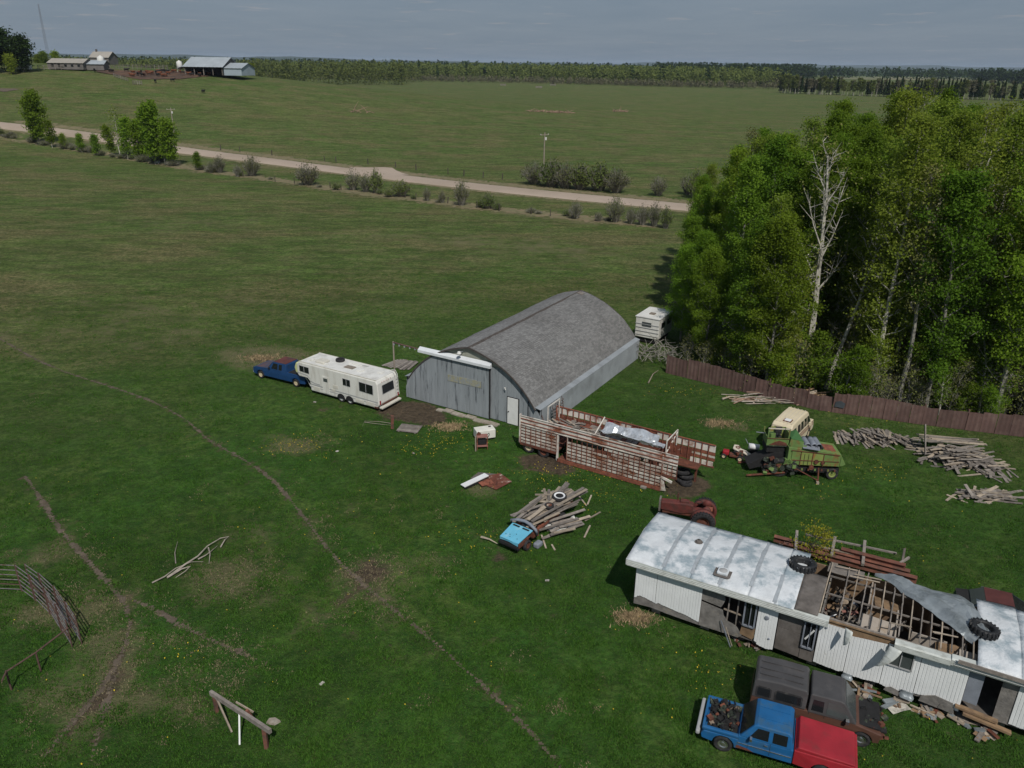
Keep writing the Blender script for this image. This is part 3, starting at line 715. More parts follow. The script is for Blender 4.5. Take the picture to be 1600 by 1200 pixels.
for i in range(46):          # scrub filling the brush line on the near side of the road
    u = hr.random(); j = min(len(HEDGE)-2, int(u*(len(HEDGE)-1))); f_ = u*(len(HEDGE)-1)-j; q = HEDGE[j]*(1-f_)+HEDGE[j+1]*f_
    if i % 3 == 0: q = HEDGE[0]*(1-u)+HEDGE[4]*u
    o = thing('scrub_bush', 'knee-high grey scrub in the brush line below the gravel road', 'bush', (q[0]+hr.uniform(-1, 1), q[1]+hr.uniform(-1, 1), float(hgt(*q))), hr.uniform(0, 6), 'scrub along the brush line')
    s_ = hr.uniform(.25, .55)*(1.5 if q[0] < -60 else 1); o.scale = (s_*1.3, s_*1.3, s_)
    for nm, me in zip(('stems', 'foliage'), BU[i % 3]): c = link(bpy.data.objects.new(nm, me)); c.parent = o
# fence posts and poles
def post(p, h_, w_=.12, group='wooden posts along the gravel road', label='thin wooden fence post beside the gravel road', mat='bark_dark'):
    o = link(bpy.data.objects.new('fence_post', ucube(mat))); o.location = (p.x, p.y, p.z+h_/2); o.scale = (w_, w_, h_); o.rotation_euler = (rnd.uniform(-.06, .06), rnd.uniform(-.06, .06), rnd.uniform(0, 3))
    return tag(o, label, 'post', group)
for px, py in ((425, 243), (507, 252), (525, 254), (618, 262), (650, 266), (700, 272), (725, 275), (755, 278), (785, 281), (575, 257), (345, 235), (375, 238)): post(at(px, py), 1.4, .18)
for px, py in ((380, 276), (430, 284), (460, 287), (516, 294), (533, 297), (605, 305), (633, 309), (650, 312), (690, 317), (700, 318), (745, 325), (780, 330), (830, 335), (860, 338), (893, 342), (930, 345), (310, 265)):
    post(at(px, py), 1.2, .14, 'wooden posts in the brush line below the road', 'thin weathered post in the brush line below the road')
def power_pole(px, py, toppx, toppy, label):
    p = at(px, py); h_ = min((abs((FPX*(-(Vector((p.x, p.y, p.z+z-CAMH)).dot(uv))/Vector((p.x, p.y, p.z+z-CAMH)).dot(fv))+600)-toppy), z) for z in [i*.1 for i in range(30, 200)])[1]
    o = thing('power_pole', label, 'utility pole', p)
    MB().tube([(0, 0, -.3), (.05, 0, h_)], [.17, .11], 8).build('pole', 'pole_wood', o); sbox('crossarm', o, 'pole_wood', (0, -.12, h_-.5), (2.2, .1, .14), (0, 0, .6))
    for s_ in (-1, 1): MB().lathe([(0, 0), (.07, 0), (.05, .16), (0, .18)], (s_*.85, s_*.58-.12, h_-.43), 'z', 8).build('insulator', 'farm_white', o)
    MB().lathe([(0, 0), (.22, 0), (.22, .6), (0, .62)], (.3, -.1, h_-1.6), 'z', 10).build('transformer', 'farm_white', o)
power_pole(272, 207, 268, 168, 'pale power pole with crossarm beyond the gravel road, left of the photo')
power_pole(849, 278, 850, 207, 'power pole with crossarm at the bush clump beyond the road')

# far wood belts --------------------------------------------------------------
def lowtree(seed, H, r_, n, leaf):
    rs = np.random.RandomState(seed); C = rs.normal(size=(n, 3))*np.array([r_*.5, r_*.5, H*.22])+np.array([0, 0, H*.6]); C[:, 2] = np.clip(C[:, 2], H*.12, H)
    return quads(C, H*.05, rs)
def belt(name, label, seed, line, depth, n, H, leaf, nq, hv=.35, size=.055, narrow=.13):
    """a wood that reads as one mass: many small crowns joined"""
    rs = np.random.RandomState(seed); line = np.array(line); seg = rs.randint(0, len(line)-1, n); t_ = rs.uniform(0, 1, n)[:, None]
    ln = np.hypot(*(line[1:]-line[:-1]).T); seg = rs.choice(len(line)-1, n, p=ln/ln.sum())
    B = line[seg]*(1-t_)+line[seg+1]*t_; B[:, 1] += rs.uniform(0, 1, n)**1.4*depth
    hs = H*(1+hv*rs.uniform(-1, .6, n)); vs = []; 
    C = rs.normal(size=(n, nq, 3)); C[:, :, :2] *= (hs*narrow)[:, None, None]; C[:, :, 2] = np.clip(.58+C[:, :, 2]*.24, .06, 1.02)*hs[:, None]
    taper = 1.15-.8*(C[:, :, 2]/hs[:, None]); C[:, :, :2] *= taper[:, :, None]
    C[:, :, 0] += B[:, 0:1]; C[:, :, 1] += B[:, 1:2]; C[:, :, 2] += hgt(B[:, 0], B[:, 1])[:, None]
    V, F = quads(C.reshape(-1, 3), np.repeat(hs*size, nq)*rs.uniform(.6, 1.3, n*nq), rs)
    o = link(bpy.data.objects.new(name, npmesh(name, V, F, leaf))); tag(o, label, 'woodland'); return stuff(o)
def ln(pp): return [tuple(at(*p))[:2] for p in pp]
A1 = [(-900, 1130), (-560, 1140), (-300, 1160)]+ln([(600, 124.5), (760, 127), (900, 130), (1040, 135), (1230, 137)])
belt('far_woodland', 'wide belt of pale green aspen woods across the far side of the pasture', 1, A1, 160, 2800, 20, 'leaf_far', 52, .22, size=.04, narrow=.17)
belt('far_woodland', 'dark conifers scattered through the far aspen belt', 2, A1, 120, 230, 21, 'leaf_dark', 40, .3, .05, .08)
belt('far_brush', 'brownish leafless brush at the foot of the far aspen belt', 3, [(-560, 1120), (-320, 1120)]+ln([(600, 126), (760, 129), (900, 132), (1040, 136), (1240, 140)]), 18, 1300, 7, 'leaf_farbrown', 40, .4, .06, .2)
belt('far_woodland', 'dark solid wood beyond the brush right of centre', 4, ln([(1030, 122), (1150, 124), (1275, 124)]), 120, 900, 25, 'leaf_dark', 50, .25, .045)
belt('far_brush', 'grey-green scrub land in front of the dark wood', 5, ln([(1030, 128), (1120, 131), (1200, 136), (1300, 142)]), 130, 1300, 9, 'leaf_farbrown', 40, .4, .06, .2)
hb = np.array([(-700, 760), (-420, 800), (-230, 830), (-120, 900)])
belt('far_woodland', 'hazy green wood seen between the farm buildings', 7, hb, 200, 900, 20, 'leaf_far', 50, size=.04)
belt('far_woodland', 'dark strip of forest under the skyline', 8, [(-1800, 1900), (0, 2000), (1900, 1900)], 250, 2200, 22, 'leaf_dark', 22, .3, .09, .2)
belt('far_woodland', 'dark wood strip beyond the pale distant field on the right', 9, [(900, 1500), (1500, 1400)], 200, 900, 22, 'leaf_dark', 22, .3, .09, .2)
# windbreak of individual spruces and birches on the right
def spruce(seed, H):
    rs = np.random.RandomState(seed); n = 700; z = rs.uniform(.1, 1, n)**.9; r_ = (1-z)*.16*H*rs.uniform(.2, 1, n)+.1; a = rs.uniform(0, 6.28, n)
    C = np.c_[r_*np.cos(a), r_*np.sin(a), z*H]; V, F = quads(C, .38, rs)
    return MB().tube([(0, 0, 0), (0, 0, H)], [.18, .02], 5).mesh('t', 'bark_dark'), npmesh('tree_crown', V, F, 'leaf_dark')
TEM['spruce0'] = spruce(1, 15); TEM['spruce1'] = spruce(2, 17)
template('wb0', 41, 15, 2.2, .3, 900, 'leaf_far', 'bark_white', .3, 14, .3, .6, rad=.22)
template('wb1', 42, 14, 2., .35, 500, 'leaf_farbrown', 'bark_white', .28, 16, .3, .6, rad=.25)
WL = ln([(1225, 146), (1300, 148.5), (1400, 152), (1500, 155), (1620, 159), (1700, 162)])
wr = random.Random(5)
LBW = {'spruce0': 'dark spruce in the windbreak across the far right field', 'spruce1': 'tall dark spruce in the windbreak across the far right field', 'wb0': 'green birch with white trunk in the far right windbreak', 'wb1': 'bare birch with white trunk in the far right windbreak'}
for i in range(270):
    u = (i+wr.random())/270; j = min(len(WL)-2, int(u*(len(WL)-1))); f_ = u*(len(WL)-1)-j
    x = WL[j][0]*(1-f_)+WL[j+1][0]*f_; y = WL[j][1]*(1-f_)+WL[j+1][1]*f_+wr.random()*22
    key = wr.choice(['wb0', 'wb0', 'wb1', 'spruce0'] if u < .35 else ['spruce0', 'spruce1', 'wb1', 'wb0'])
    put_tree(key, (x, y, 0), wr.uniform(0, 6), wr.uniform(.7, 1.1), 'windbreak_tree', LBW[key], 'tree', LBW[key].replace(' in the', 's in the', 1))

# ================================================================ HILLTOP FARM
def frame_px(p1, p2):
    a = at(*p1); b_ = at(*p2); return a, math.atan2(b_.y-a.y, b_.x-a.x), (b_-a).length
def gable(parent, L, W, we, hr_, wall, roof, ov=.5, x0=0, y0=0, open_front=False, nm=''):
    """long axis x, width y, eave we, ridge hr_"""
    b = MB()
    if not open_front: b.box((x0+L/2, y0+.1, we/2), (L, .2, we))
    else:
        for k in range(int(L/4)+1): sbox('post', parent, 'grey_wood', (x0+k*4*L/(int(L/4)*4), y0+.15, we/2), (.3, .3, we))
    b.box((x0+L/2, y0+W-.1, we/2), (L, .2, we))
    for xx in (x0+.1, x0+L-.1): b.prism([(y0+.2, 0), (y0+W-.2, 0), (y0+W-.2, we), (y0+W/2, hr_-.1), (y0+.2, we)], xx-.1, xx+.1, lambda u, v, w_: (w_, u, v))
    b.build('wall', wall, parent)
    for s_ in (0, 1):
        y1 = y0-ov if s_ == 0 else y0+W+ov; ze = we-(hr_-we)*ov/(W/2); n = max(2, int(L/1.5))
        rows = [[(x0-ov+(L+2*ov)*i/(n*2), y1, ze+.05*(i % 2)) for i in range(n*2+1)], [(x0-ov+(L+2*ov)*i/(n*2), y0+W/2, hr_+.05*(i % 2)) for i in range(n*2+1)]]
        sheet('roof', roof, parent, rows, thick=.06)
a, an, L = frame_px((292, 117), (351, 116))
barn = thing('cattle_barn', 'large open-fronted barn with long blue-grey metal roof on the hill', 'barn', at(300, 117), R(-8))
gable(barn, 17, 16, 3.6, 7.2, 'farm_wall', 'farm_roof', .8, -3, 0, True)
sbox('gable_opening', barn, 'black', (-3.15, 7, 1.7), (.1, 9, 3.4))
gable(barn, 8, 13, 3., 5.0, 'farm_blue', 'farm_roof', .4, 14.3, 1)
sbox('lean_to', barn, 'farm_roof', (-5.5, 9, 3.4), (5, 12, .15), (0, R(-14), 0))
for yy in (3.5, 14.5): sbox('post', barn, 'grey_wood', (-7.6, yy, 1.4), (.3, .3, 2.8))
def silo(px, py, s_, label):
    o = thing('feed_silo', label, 'silo', at(px, py)); o.scale = (s_,)*3
    MB().lathe([(0, 6.2), (1.5, 5.3), (1.5, 2.4), (.3, 1.1), (0, 1.1)], (0, 0, 0), 'z', 16).build('tank', 'farm_white', o, True)
    for k in range(4): t_ = k*math.pi/2+.6; MB().tube([(1.45*math.cos(t_), 1.45*math.sin(t_), 0), (1.45*math.cos(t_), 1.45*math.sin(t_), 2.8)], .1, 4).build('leg', 'farm_white', o)
    MB().tube([(1.3, -.9, .2), (1.5, -.3, 5.5)], .06, 4).build('ladder', 'grey_sheet', o)
silo(160, 109, .92, 'white feed silo on legs near the long low farm buildings'); silo(282, 113, .8, 'white feed silo on legs at the open end of the big barn')
lb_ = thing('farm_shed', 'long low beige farm building left of the white silo', 'building', at(76, 108), R(-3)); gable(lb_, 15, 8, 2.6, 4.2, 'farm_wall', 'farm_roof2', .4)
MB().prism([(0, 0), (8, 0), (8, 2.5), (4, 4.1), (0, 2.5)], -.25, -.12, lambda u, v, w_: (w_, u, v)).build('end_wall', 'farm_roof2', lb_)
for k in range(5): sbox('window', lb_, 'glass_dark', (2+k*2.8, -.06, 1.5), (1., .1, .8))
l2 = thing('farm_shed', 'blue-grey roofed shed between the low building and the silo', 'building', at(112, 109), R(6)); gable(l2, 13, 7, 2.4, 3.8, 'farm_wall', 'farm_roof', .4)
l3 = thing('farm_house', 'grey roofed farmhouse behind the left silo', 'house', atd(142, 395), R(-5)); gable(l3, 9, 8, 3.2, 5.6, 'farm_wall', 'farm_roof2', .4)
sbox('chimney', l3, 'farm_wall', (1.4, 4, 6), (.7, .7, 1.2)); sbox('window', l3, 'glass_dark', (5, -.06, 1.8), (1.2, .1, 1))
l4 = thing('parked_trailer', 'white trailer under the dark trees at the farm left edge', 'trailer', at(14, 110), R(5))
sbox('body', l4, 'farm_white', (4, 1.2, 1.5), (8, 2.4, 2)); sbox('window', l4, 'glass_dark', (3, -.03, 1.8), (1.4, .06, .6)); sbox('window', l4, 'glass_dark', (6, -.03, 1.8), (1.2, .06, .6)); [sbox('wheel', l4, 'black', (x, .2, .4), (.8, .3, .8)) for x in (3.4, 4.5)]
l5 = thing('parked_van', 'pale van beside the white trailer at the farm', 'van', at(28, 110), R(10))
sbox('body', l5, 'farm_white', (2.4, 1, 1.2), (4.8, 2, 1.5)); sbox('window', l5, 'glass_dark', (2.8, -.03, 1.6), (2.8, .06, .45)); [sbox('wheel', l5, 'black', (x, .1, .4), (.7, .25, .7)) for x in (.9, 3.9)]
for i, (px, py, k, s_, lb) in enumerate([(8, 112, 'farm0', .95, 'big dark tree at the left edge of the photo beside the farm'), (38, 113, 'farm0', .8, 'dark tree right of the white trailer at the farm'), (-14, 114, 'farm0', 1.05, 'dark tree left of the farm trailer'), (20, 116, 'farm1', .6, 'low olive tree in front of the farm trailer'),
        (70, 106, 'farm1', .62, 'light green tree beside the lattice mast'), (60, 105, 'farm1', .5, 'low light green tree left of the lattice mast'), (88, 104, 'farm1', .62, 'light green tree right of the lattice mast'), (314, 101, 'farm1', .5, 'green tree showing over the barn roof'), (392, 108, 'farm1', .5, 'tree behind the pale side building of the barn')]):
    put_tree(k, at(px, py) if py > 110 else atd(px, 425), i*1.7, s_, 'farm_tree', lb)
mast = thing('lattice_mast', 'thin steel lattice mast rising behind the farm', 'mast', atd(78, 430))
for k in range(3): t_ = k*2.094; MB().tube([(.9*math.cos(t_), .9*math.sin(t_), 0), (.25*math.cos(t_), .25*math.sin(t_), 30)], .07, 4).build('leg', 'grey_sheet', mast)
bb = MB()
for i in range(40):
    z = i*.74; r1 = .9-.65*z/30
    for k in range(3):
        t1 = k*2.094; t2 = t1+2.094; bb.tube([(r1*math.cos(t1), r1*math.sin(t1), z), (r1*math.cos(t2), r1*math.sin(t2), z+.74)], .03, 3, False)
bb.build('bracing', 'grey_sheet', mast)
# feedlot mud, rails, hay, cattle
def mud(name, pts, mat, lift):
    ps = [at(*p) for p in pts]; b = MB(); b.add([(p.x, p.y, p.z+lift) for p in ps], [tuple(range(len(ps)))]); return struct(b.build(name, mat))
M('feedlot_soil', (.06, .038, .027), 1, .4, .2, (.13, .07, .042), .55, .1, .15, bump=.4, bscale=2)
def mud_grid(name, pts, mat, lift, n=16):
    """patch draped over the hill: left and right borders given as pixel pairs"""
    rows = []
    for (lx_, ly_, rx_, ry_) in pts: rows.append([at(lx_+(rx_-lx_)*i/n, ly_+(ry_-ly_)*i/n+1.2*mnoise.noise(Vector((i*.9, ly_, 0)))) for i in range(n+1)])
    b = MB(); k = n+1; b.add([(p.x, p.y, p.z+lift) for r_ in rows for p in r_], [(i*k+j, i*k+j+1, (i+1)*k+j+1, (i+1)*k+j) for i in range(len(rows)-1) for j in range(n)])
    return struct(b.build(name, mat))
mud_grid('feedlot', [(152, 110, 375, 112), (150, 112.5, 378, 114.5), (172, 116, 345, 117), (196, 120, 325, 120), (215, 124.5, 285, 123.5)], 'feedlot_soil', .12)
mud_grid('bare_soil', [(-10, 138, 22, 139), (-12, 141, 30, 140.5), (-10, 143.5, 20, 142.5)], 'dirt', .12, 6)

def cow_mesh(mat):
    b = MB(); body = []
    for i, (x, zc_, ry, rz_) in enumerate([(-.95, 1.05, .16, .22), (-.8, 1.05, .3, .36), (-.2, .98, .34, .4), (.4, 1., .32, .4), (.8, 1.1, .22, .3), (1.1, 1.3, .13, .17), (1.3, 1.32, .12, .14), (1.55, 1.15, .07, .08)]):
        body.append([(x, ry*math.cos(t*.785), zc_+rz_*math.sin(t*.785)) for t in range(8)])
    n = len(b.v); b.add([p for r_ in body for p in r_], [(i*8+j, i*8+(j+1) % 8, (i+1)*8+(j+1) % 8, (i+1)*8+j) for i in range(7) for j in range(8)]+[tuple(range(8)), tuple(range(56, 64))])
    me = b.mesh('cow_body', mat, True)
    l = MB()
    for x in (-.75, .6):
        for y in (-.2, .2): l.tube([(x, y, .85), (x+.04, y, .4), (x, y, 0)], [.11, .06, .05], 5)
    l.tube([(-.95, 0, 1.25), (-1.1, 0, .5)], .03, 4)
    return me, l.mesh('cow_legs', mat)
COWS = [cow_mesh('cow_black'), cow_mesh('cow_red')]
def cow(px, py, k, lb, grp=None, s_=1.):
    o = thing('cow', lb, 'cow', at(px, py), rnd.uniform(0, 6.28), grp); o.scale = (s_,)*3
    for nm, me in zip(('body', 'legs'), COWS[k]): c = link(bpy.data.objects.new(nm, me)); c.parent = o
cow(318, 146, 0, 'black cow grazing alone far down the slope'); cow(243, 129.5, 0, 'black cow lying below the feedlot'); cow(383, 119.5, 0, 'black cow by the fence right of the barn'); cow(148, 112.5, 0, 'black cow at the left end of the feedlot')
for px, py in ((172, 113), (176, 113.5), (198, 112), (255, 113), (262, 114), (300, 119), (312, 120), (270, 128)): cow(px, py, 0, 'black cow standing in the feedlot on the hill', 'black cattle in the feedlot')
for i in range(34): cow(rnd.uniform(205, 330), rnd.uniform(113.5, 121), 1 if rnd.random() < .8 else 0, 'reddish cow crowded in the feedlot before the barn', 'reddish cattle in the feedlot')
def rail_run(p1, p2, label, h_=1.5, mat='grey_wood', n=10):
    a = at(*p1); b_ = at(*p2); o = thing('rail_fence', label, 'fence', a)
    for i in range(n+1):
        q = a.lerp(b_, i/n)-a; z = float(hgt(a.x+q.x, a.y+q.y))-a.z; sbox('post', o, mat, (q.x, q.y, z+h_/2), (.18, .18, h_))
    for k in range(3):
        for i in range(n):
            q = a.lerp(b_, i/n); r_ = a.lerp(b_, (i+1)/n)
            sbar('rail', o, mat, (q.x-a.x, q.y-a.y, float(hgt(q.x, q.y))-a.z+h_*(.3+.3*k)), (r_.x-a.x, r_.y-a.y, float(hgt(r_.x, r_.y))-a.z+h_*(.3+.3*k)), .05, .14)
rail_run((60, 109), (150, 110), 'dark rail fence before the low farm buildings', 1.8)
rail_run((165, 109.5), (262, 109), 'rail fence behind the feedlot', 2., n=14)
rail_run((348, 113.5), (388, 114), 'pale rail fence at the right end of the barn', 1.5, 'farm_white', 6)
rail_run((208, 132), (222, 132.5), 'short dark corral of rails on the slope below the feedlot', 1.5, n=4)
rail_run((178, 120), (200, 127), 'rail fence running down from the feedlot', 1.3, n=6)
for i, (px, py) in enumerate([(842, 138), (864, 134), (786, 134), (783, 127.5)]):
    o = thing('hay_feeder', ['slatted feeder left of its twin on the far pasture', 'dark slatted feeder farthest right on the far pasture', 'slatted feeder nearer the camera at the aspen belt', 'slatted feeder against the aspen belt'][i], 'feeder', at(px, py))
    for k in range(5): sbox('post', o, 'grey_wood', (-3+k*1.5, -1.2, 1), (.25, .25, 2)); sbox('post', o, 'grey_wood', (-3+k*1.5, 1.2, 1), (.25, .25, 2))
    for z in (.6, 1.2, 1.8):
        for y in (-1.2, 1.2): sbox('rail', o, 'grey_wood', (0, y, z), (6.6, .12, .3))
deb = random.Random(9)
def brush_row(name, label, pts, n, L, w_):
    o = thing(name, label, 'brush pile', at(*pts[0]))
    b = MB()
    for i in range(n):
        u = deb.random(); q = at(pts[0][0]+(pts[1][0]-pts[0][0])*u, pts[0][1]+(pts[1][1]-pts[0][1])*u+deb.uniform(-.4, .4))-Vector(o.location)
        d = Vector((deb.gauss(0, 1), deb.gauss(0, 1), deb.uniform(0, .7))).normalized()*L*deb.uniform(.4, 1); b.tube([q, q+d*.5+Vector((0, 0, .2)), q+d], [w_, w_*.8, w_*.3], 4)
    b.build('branches', 'bark_tan', o)
brush_row('brush_row', 'row of cleared brown brush lying across the far pasture', ((828, 174), (895, 177)), 90, 3, .14)
brush_row('brush_row', 'short dark brush heap right of the long brown one', ((957, 174), (980, 175)), 30, 3, .14)
brush_row('brush_row', 'thin fallen pale branches left of centre on the far pasture', ((545, 175), (586, 177)), 10, 6, .1)

# ================================================================ ARCHED SHED
sh = thing('arched_shed', 'long grey metal-fronted shed with arched shingle roof and white side door', 'shed', (at(637, 619).x, at(637, 619).y, 0), R(-30.7))
SW = 11.8; SL = 17.6; cx_ = SW/2
prof = [(0, 5.24), (.7, 5.08), (1.5, 4.84), (2.3, 4.52), (3.1, 4.1), (3.8, 3.62), (4.4, 3.1), (4.9, 2.58), (5.3, 2.05), (5.52, 1.72)]   # half arch, from the ridge
def arch_z(s_):
    d = abs(s_-cx_)
    pr = prof+[(5.9, 0.9)]
    for (a, za), (b_, zb) in zip(pr[:-1], pr[1:]):
        if d <= b_: return za+(zb-za)*(d-a)/(b_-a)
    return .9
def clip_sheet(s0, s1, zb, y, th, top=None, inset=.06, rib=.0):
    """sheet between s0 and s1 whose top follows the arch"""
    ss = [s0+(s1-s0)*i/6 for i in range(7)]
    poly = [(s0, zb), (s1, zb)]+[(q, max(zb+.05, min(top or 9, arch_z(q)-inset))) for q in ss[::-1]]
    return MB().prism(poly, y-th/2, y+th/2, lambda u, v, w_: (u, w_, v))
n = 13
for i in range(n):            # front cladding sheets
    s0 = .05+(SW-.1)*i/n; s1 = .05+(SW-.1)*(i+1)/n-.012
    if 8.9 < (s0+s1)/2 < 10.05: b = clip_sheet(s0, s1, 2.1, 0, .05)
    else: b = clip_sheet(s0, s1, .05, 0, .05)
    b.build('wall_sheet', 'gable_cream' if False else 'shed_metal', sh)
    MB().box((s1+.006, -.035, min(arch_z(s1), 4.2)/2), (.035, .03, max(.4, arch_z(s1)-.3) if arch_z(s1) < 4 else 3.9)).build('batten', 'shed_metal', sh) if i >= 7 and not 8.9 < s1 < 10 else None
MB().prism([(2.2, 4.15), (9.2, 4.15)]+[(q, arch_z(q)-.1) for q in (8.8, 8, 7, 6.4, 5.9, 5.4, 4.8, 3.8, 2.9)], -.05, -.028, lambda u, v, w_: (u, w_, v)).build('gable_panel', 'gable_cream', sh)
for k, (s0, s1) in enumerate(((.06, 1.86), (1.875, 3.72), (3.735, 5.68), (5.695, 7.62))):      # big sliding door in four sheets
    clip_sheet(s0, s1, .06, -.2, .05, 4.18, .1).build('sliding_door_sheet', 'shed_door_metal', sh)
MB().box((7.66, -.21, 2.1), (.07, .1, 4.1)).build('door_edge', 'black', sh)
MB().box((3.727, -.235, 2.1), (.03, .02, 4.05)).build('door_seam', 'shed_metal', sh)
fp = MB().box((0, 0, 0), (2.95, .02, .5)).build('faded_sign_panel', 'faded_yellow', sh); fp.location = (5.5, -.24, 2.55); fp.rotation_euler = (0, R(-1), 0)
for q in (-1.48, -.5, .5, 1.48): MB().box((q, -.015, 0), (.04, .02, .54)).build('sign_rib', 'shed_metal', fp)
MB().prism([(-.2, 4.02), (-.42, 4.05), (-.42, 4.24), (-.12, 4.42), (-.12, 4.36)], 1.45, 7.8, lambda u, v, w_: (w_, u, v)).build('track_hood', 'hood_white', sh)
MB().tube([(-1.05, -.25, 4.3), (1.7, -.25, 4.22)], .055, 6).build('door_track', 'rust_pipe', sh)
for q in (-.9, -.4, .1, .6, 1.1): MB().box((q, -.25, 4.17), (.05, .12, .14)).build('track_hanger', 'bare_metal', sh)
MB().tube([(-1.0, -.25, 0), (-.98, -.25, 4.36)], .06, 6).build('track_post', 'pole_wood', sh)
MB().box((9.52, -.04, 1.06), (1.0, .05, 2.12)).build('door_frame', 'black', sh)
dd = MB().box((9.52, -.085, 1.06), (.86, .04, 2.02)).build('door', 'white_paint', sh, bevel=.01)
MB().lathe([(0, 0), (.04, 0), (.04, .07), (0, .08)], (9.2, -.17, 1.0), 'y', 8).build('door_handle', 'black', dd)
MB().box((8.3, -.05, 1.9), (.03, .04, 3.6)).build('batten', 'shed_metal', sh); MB().box((10.75, -.05, 1.1), (.04, .04, 2.1)).build('batten', 'black', sh)
yl = MB().tube([(5.3, -.05, 4.75), (5.3, -.5, 4.85)], .03, 5).build('yard_light_arm', 'bare_metal', sh)
MB().lathe([(0, .12), (.1, .1), (.17, -.05), (.12, -.12), (0, -.14)], (5.3, -.58, 4.8), 'z', 12).build('yard_lamp', 'farm_white', sh)
MB().tube([(8.9, -.08, 2.75), (8.9, -.2, 2.8), (9.0, -.22, 2.65)], .035, 6).build('wall_lamp', 'farm_white', sh)
# roof: courses of shingles, each tab with its own edge
arc = [(d, z) for d, z in prof]
al = [0]
for (a, za), (b_, zb) in zip(arc[:-1], arc[1:]): al.append(al[-1]+math.hypot(b_-a, zb-za))
def on_arc(l):
    for k in range(len(al)-1):
        if l <= al[k+1] or k == len(al)-2:
            f_ = (l-al[k])/(al[k+1]-al[k]); d = arc[k][0]+(arc[k+1][0]-arc[k][0])*f_; z = arc[k][1]+(arc[k+1][1]-arc[k][1])*f_
            tx, tz = arc[k+1][0]-arc[k][0], arc[k+1][1]-arc[k][1]; q = math.hypot(tx, tz); return d, z, -tz/q, tx/q
tot = al[-1]; sr = random.Random(4)
deck = MB(); nn = 24
for sd in (-1, 1):
    pr_ = [on_arc(tot*i/nn) for i in range(nn+1)]
    deck.add([(cx_+sd*p[0], y, p[1]-.03) for y in (-.22, SL+.15) for p in pr_], [(i, i+1, nn+2+i, nn+1+i) for i in range(nn)])
dk = deck.build('roof_deck', 'ridge_dark', sh); q_ = dk.modifiers.new('t', 'SOLIDIFY'); q_.thickness = .05
NC = 46
for sd, nm in ((-1, 'far'), (1, 'near')):
    b = MB(); c_ = tot/NC
    for i in range(NC):
        l0 = i*c_; l1 = (i+1)*c_+.035
        d0, z0, nx0, nz0 = on_arc(l0); d1, z1, nx1, nz1 = on_arc(min(l1, tot+.02)); y = -.25-sr.random()*.3
        while y < SL+.15:
            wd = .33*sr.uniform(.9, 1.1); e = min(y+wd-.014, SL+.18); lf = sr.uniform(.014, .03)
            sag = .05*mnoise.noise(Vector((y*.35, l0*.8, sd)))
            y_ = max(y, -.25)
            if e > y_:
                A = (cx_+sd*(d0+nx0*.004), y_, z0+nz0*.004+sag); B_ = (cx_+sd*(d0+nx0*.004), e, z0+nz0*.004+sag)
                C_ = (cx_+sd*(d1+nx1*lf), e, z1+nz1*lf+sag); D_ = (cx_+sd*(d1+nx1*lf), y_, z1+nz1*lf+sag)
                E_ = (cx_+sd*d1, e, z1-.01+sag); F_ = (cx_+sd*d1, y_, z1-.01+sag)
                b.add([A, B_, C_, D_, E_, F_], [(0, 1, 2, 3), (3, 2, 4, 5)])
            y += wd
    o = b.build('shingle_covering', 'shingle', sh); o['kind'] = 'stuff'
cap = MB()
for i in range(60):
    y0 = -.25+i*(SL+.4)/60; y1 = y0+(SL+.4)/60+.03; lf = .06+.02*(i % 2)*0+.012*sr.random()
    cap.add([(cx_-.16, y0, 5.2+lf*.3), (cx_, y0, 5.24+lf), (cx_+.16, y0, 5.2+lf*.3), (cx_-.16, y1, 5.19+lf*.3), (cx_, y1, 5.235+lf), (cx_+.16, y1, 5.19+lf*.3)], [(0, 1, 4, 3), (1, 2, 5, 4)])
cap.build('ridge_cap', 'ridge_dark', sh)
for yy in (-.27, SL+.17):
    tr_ = MB(); pts_a = [(cx_-on_arc(tot*i/nn)[0], on_arc(tot*i/nn)[1]) for i in range(nn, -1, -1)]+[(cx_+on_arc(tot*i/nn)[0], on_arc(tot*i/nn)[1]) for i in range(1, nn+1)]
    vs = []
    for s_, z in pts_a: vs += [(s_, yy-.03, z+.03), (s_, yy+.03, z+.03), (s_, yy+.03, z-.09), (s_, yy-.03, z-.09)]
    k = len(pts_a); tr_.add(vs, [(i*4+j, i*4+(j+1) % 4, (i+1)*4+(j+1) % 4, (i+1)*4+j) for i in range(k-1) for j in range(4)]); tr_.build('roof_edge_trim', 'ridge_dark', sh)
MB().box((cx_+.35, SL-.6, 5.23), (.5, .6, .03), Matrix.Rotation(R(12), 3, 'Y')).build('roof_patch', 'grey_wood', sh)
def ribbed(w_, h_, pitch=.15, dep=.02):
    n_ = max(1, int(round(w_/pitch))); p_ = w_/n_; vs = []
    for i in range(n_):
        x = i*p_; vs += [(x, 0), (x+p_*.35, 0), (x+p_*.45, -dep), (x+p_*.9, -dep)]
    vs.append((w_, 0)); return vs
for side, x_, sg in (('near', SW+.02, 1), ('far', -.02, -1)):
    k = 20; w_ = SL/k; pr_ = ribbed(w_-.01, 1)
    for i in range(k):
        b = MB(); b.add([(x_-sg*v, i*w_+u, z) for u, v in pr_ for z in (.03, 1.76)], [(j*2, j*2+2, j*2+3, j*2+1) for j in range(len(pr_)-1)])
        o = b.build('wall_sheet', 'shed_side_metal', sh)
    MB().box((x_-sg*.12, SL/2, .9), (.1, SL-.05, 1.7)).build('wall_frame', 'shed_metal', sh)
    MB().prism([(x_-sg*.42, 1.86), (x_+sg*.015, 1.76), (x_+sg*.012, 1.74), (x_-sg*.42, 1.82)], -.2, SL+.1, lambda u, v, w_: (u, w_, v)).build('eave_flashing', 'shed_side_metal', sh)
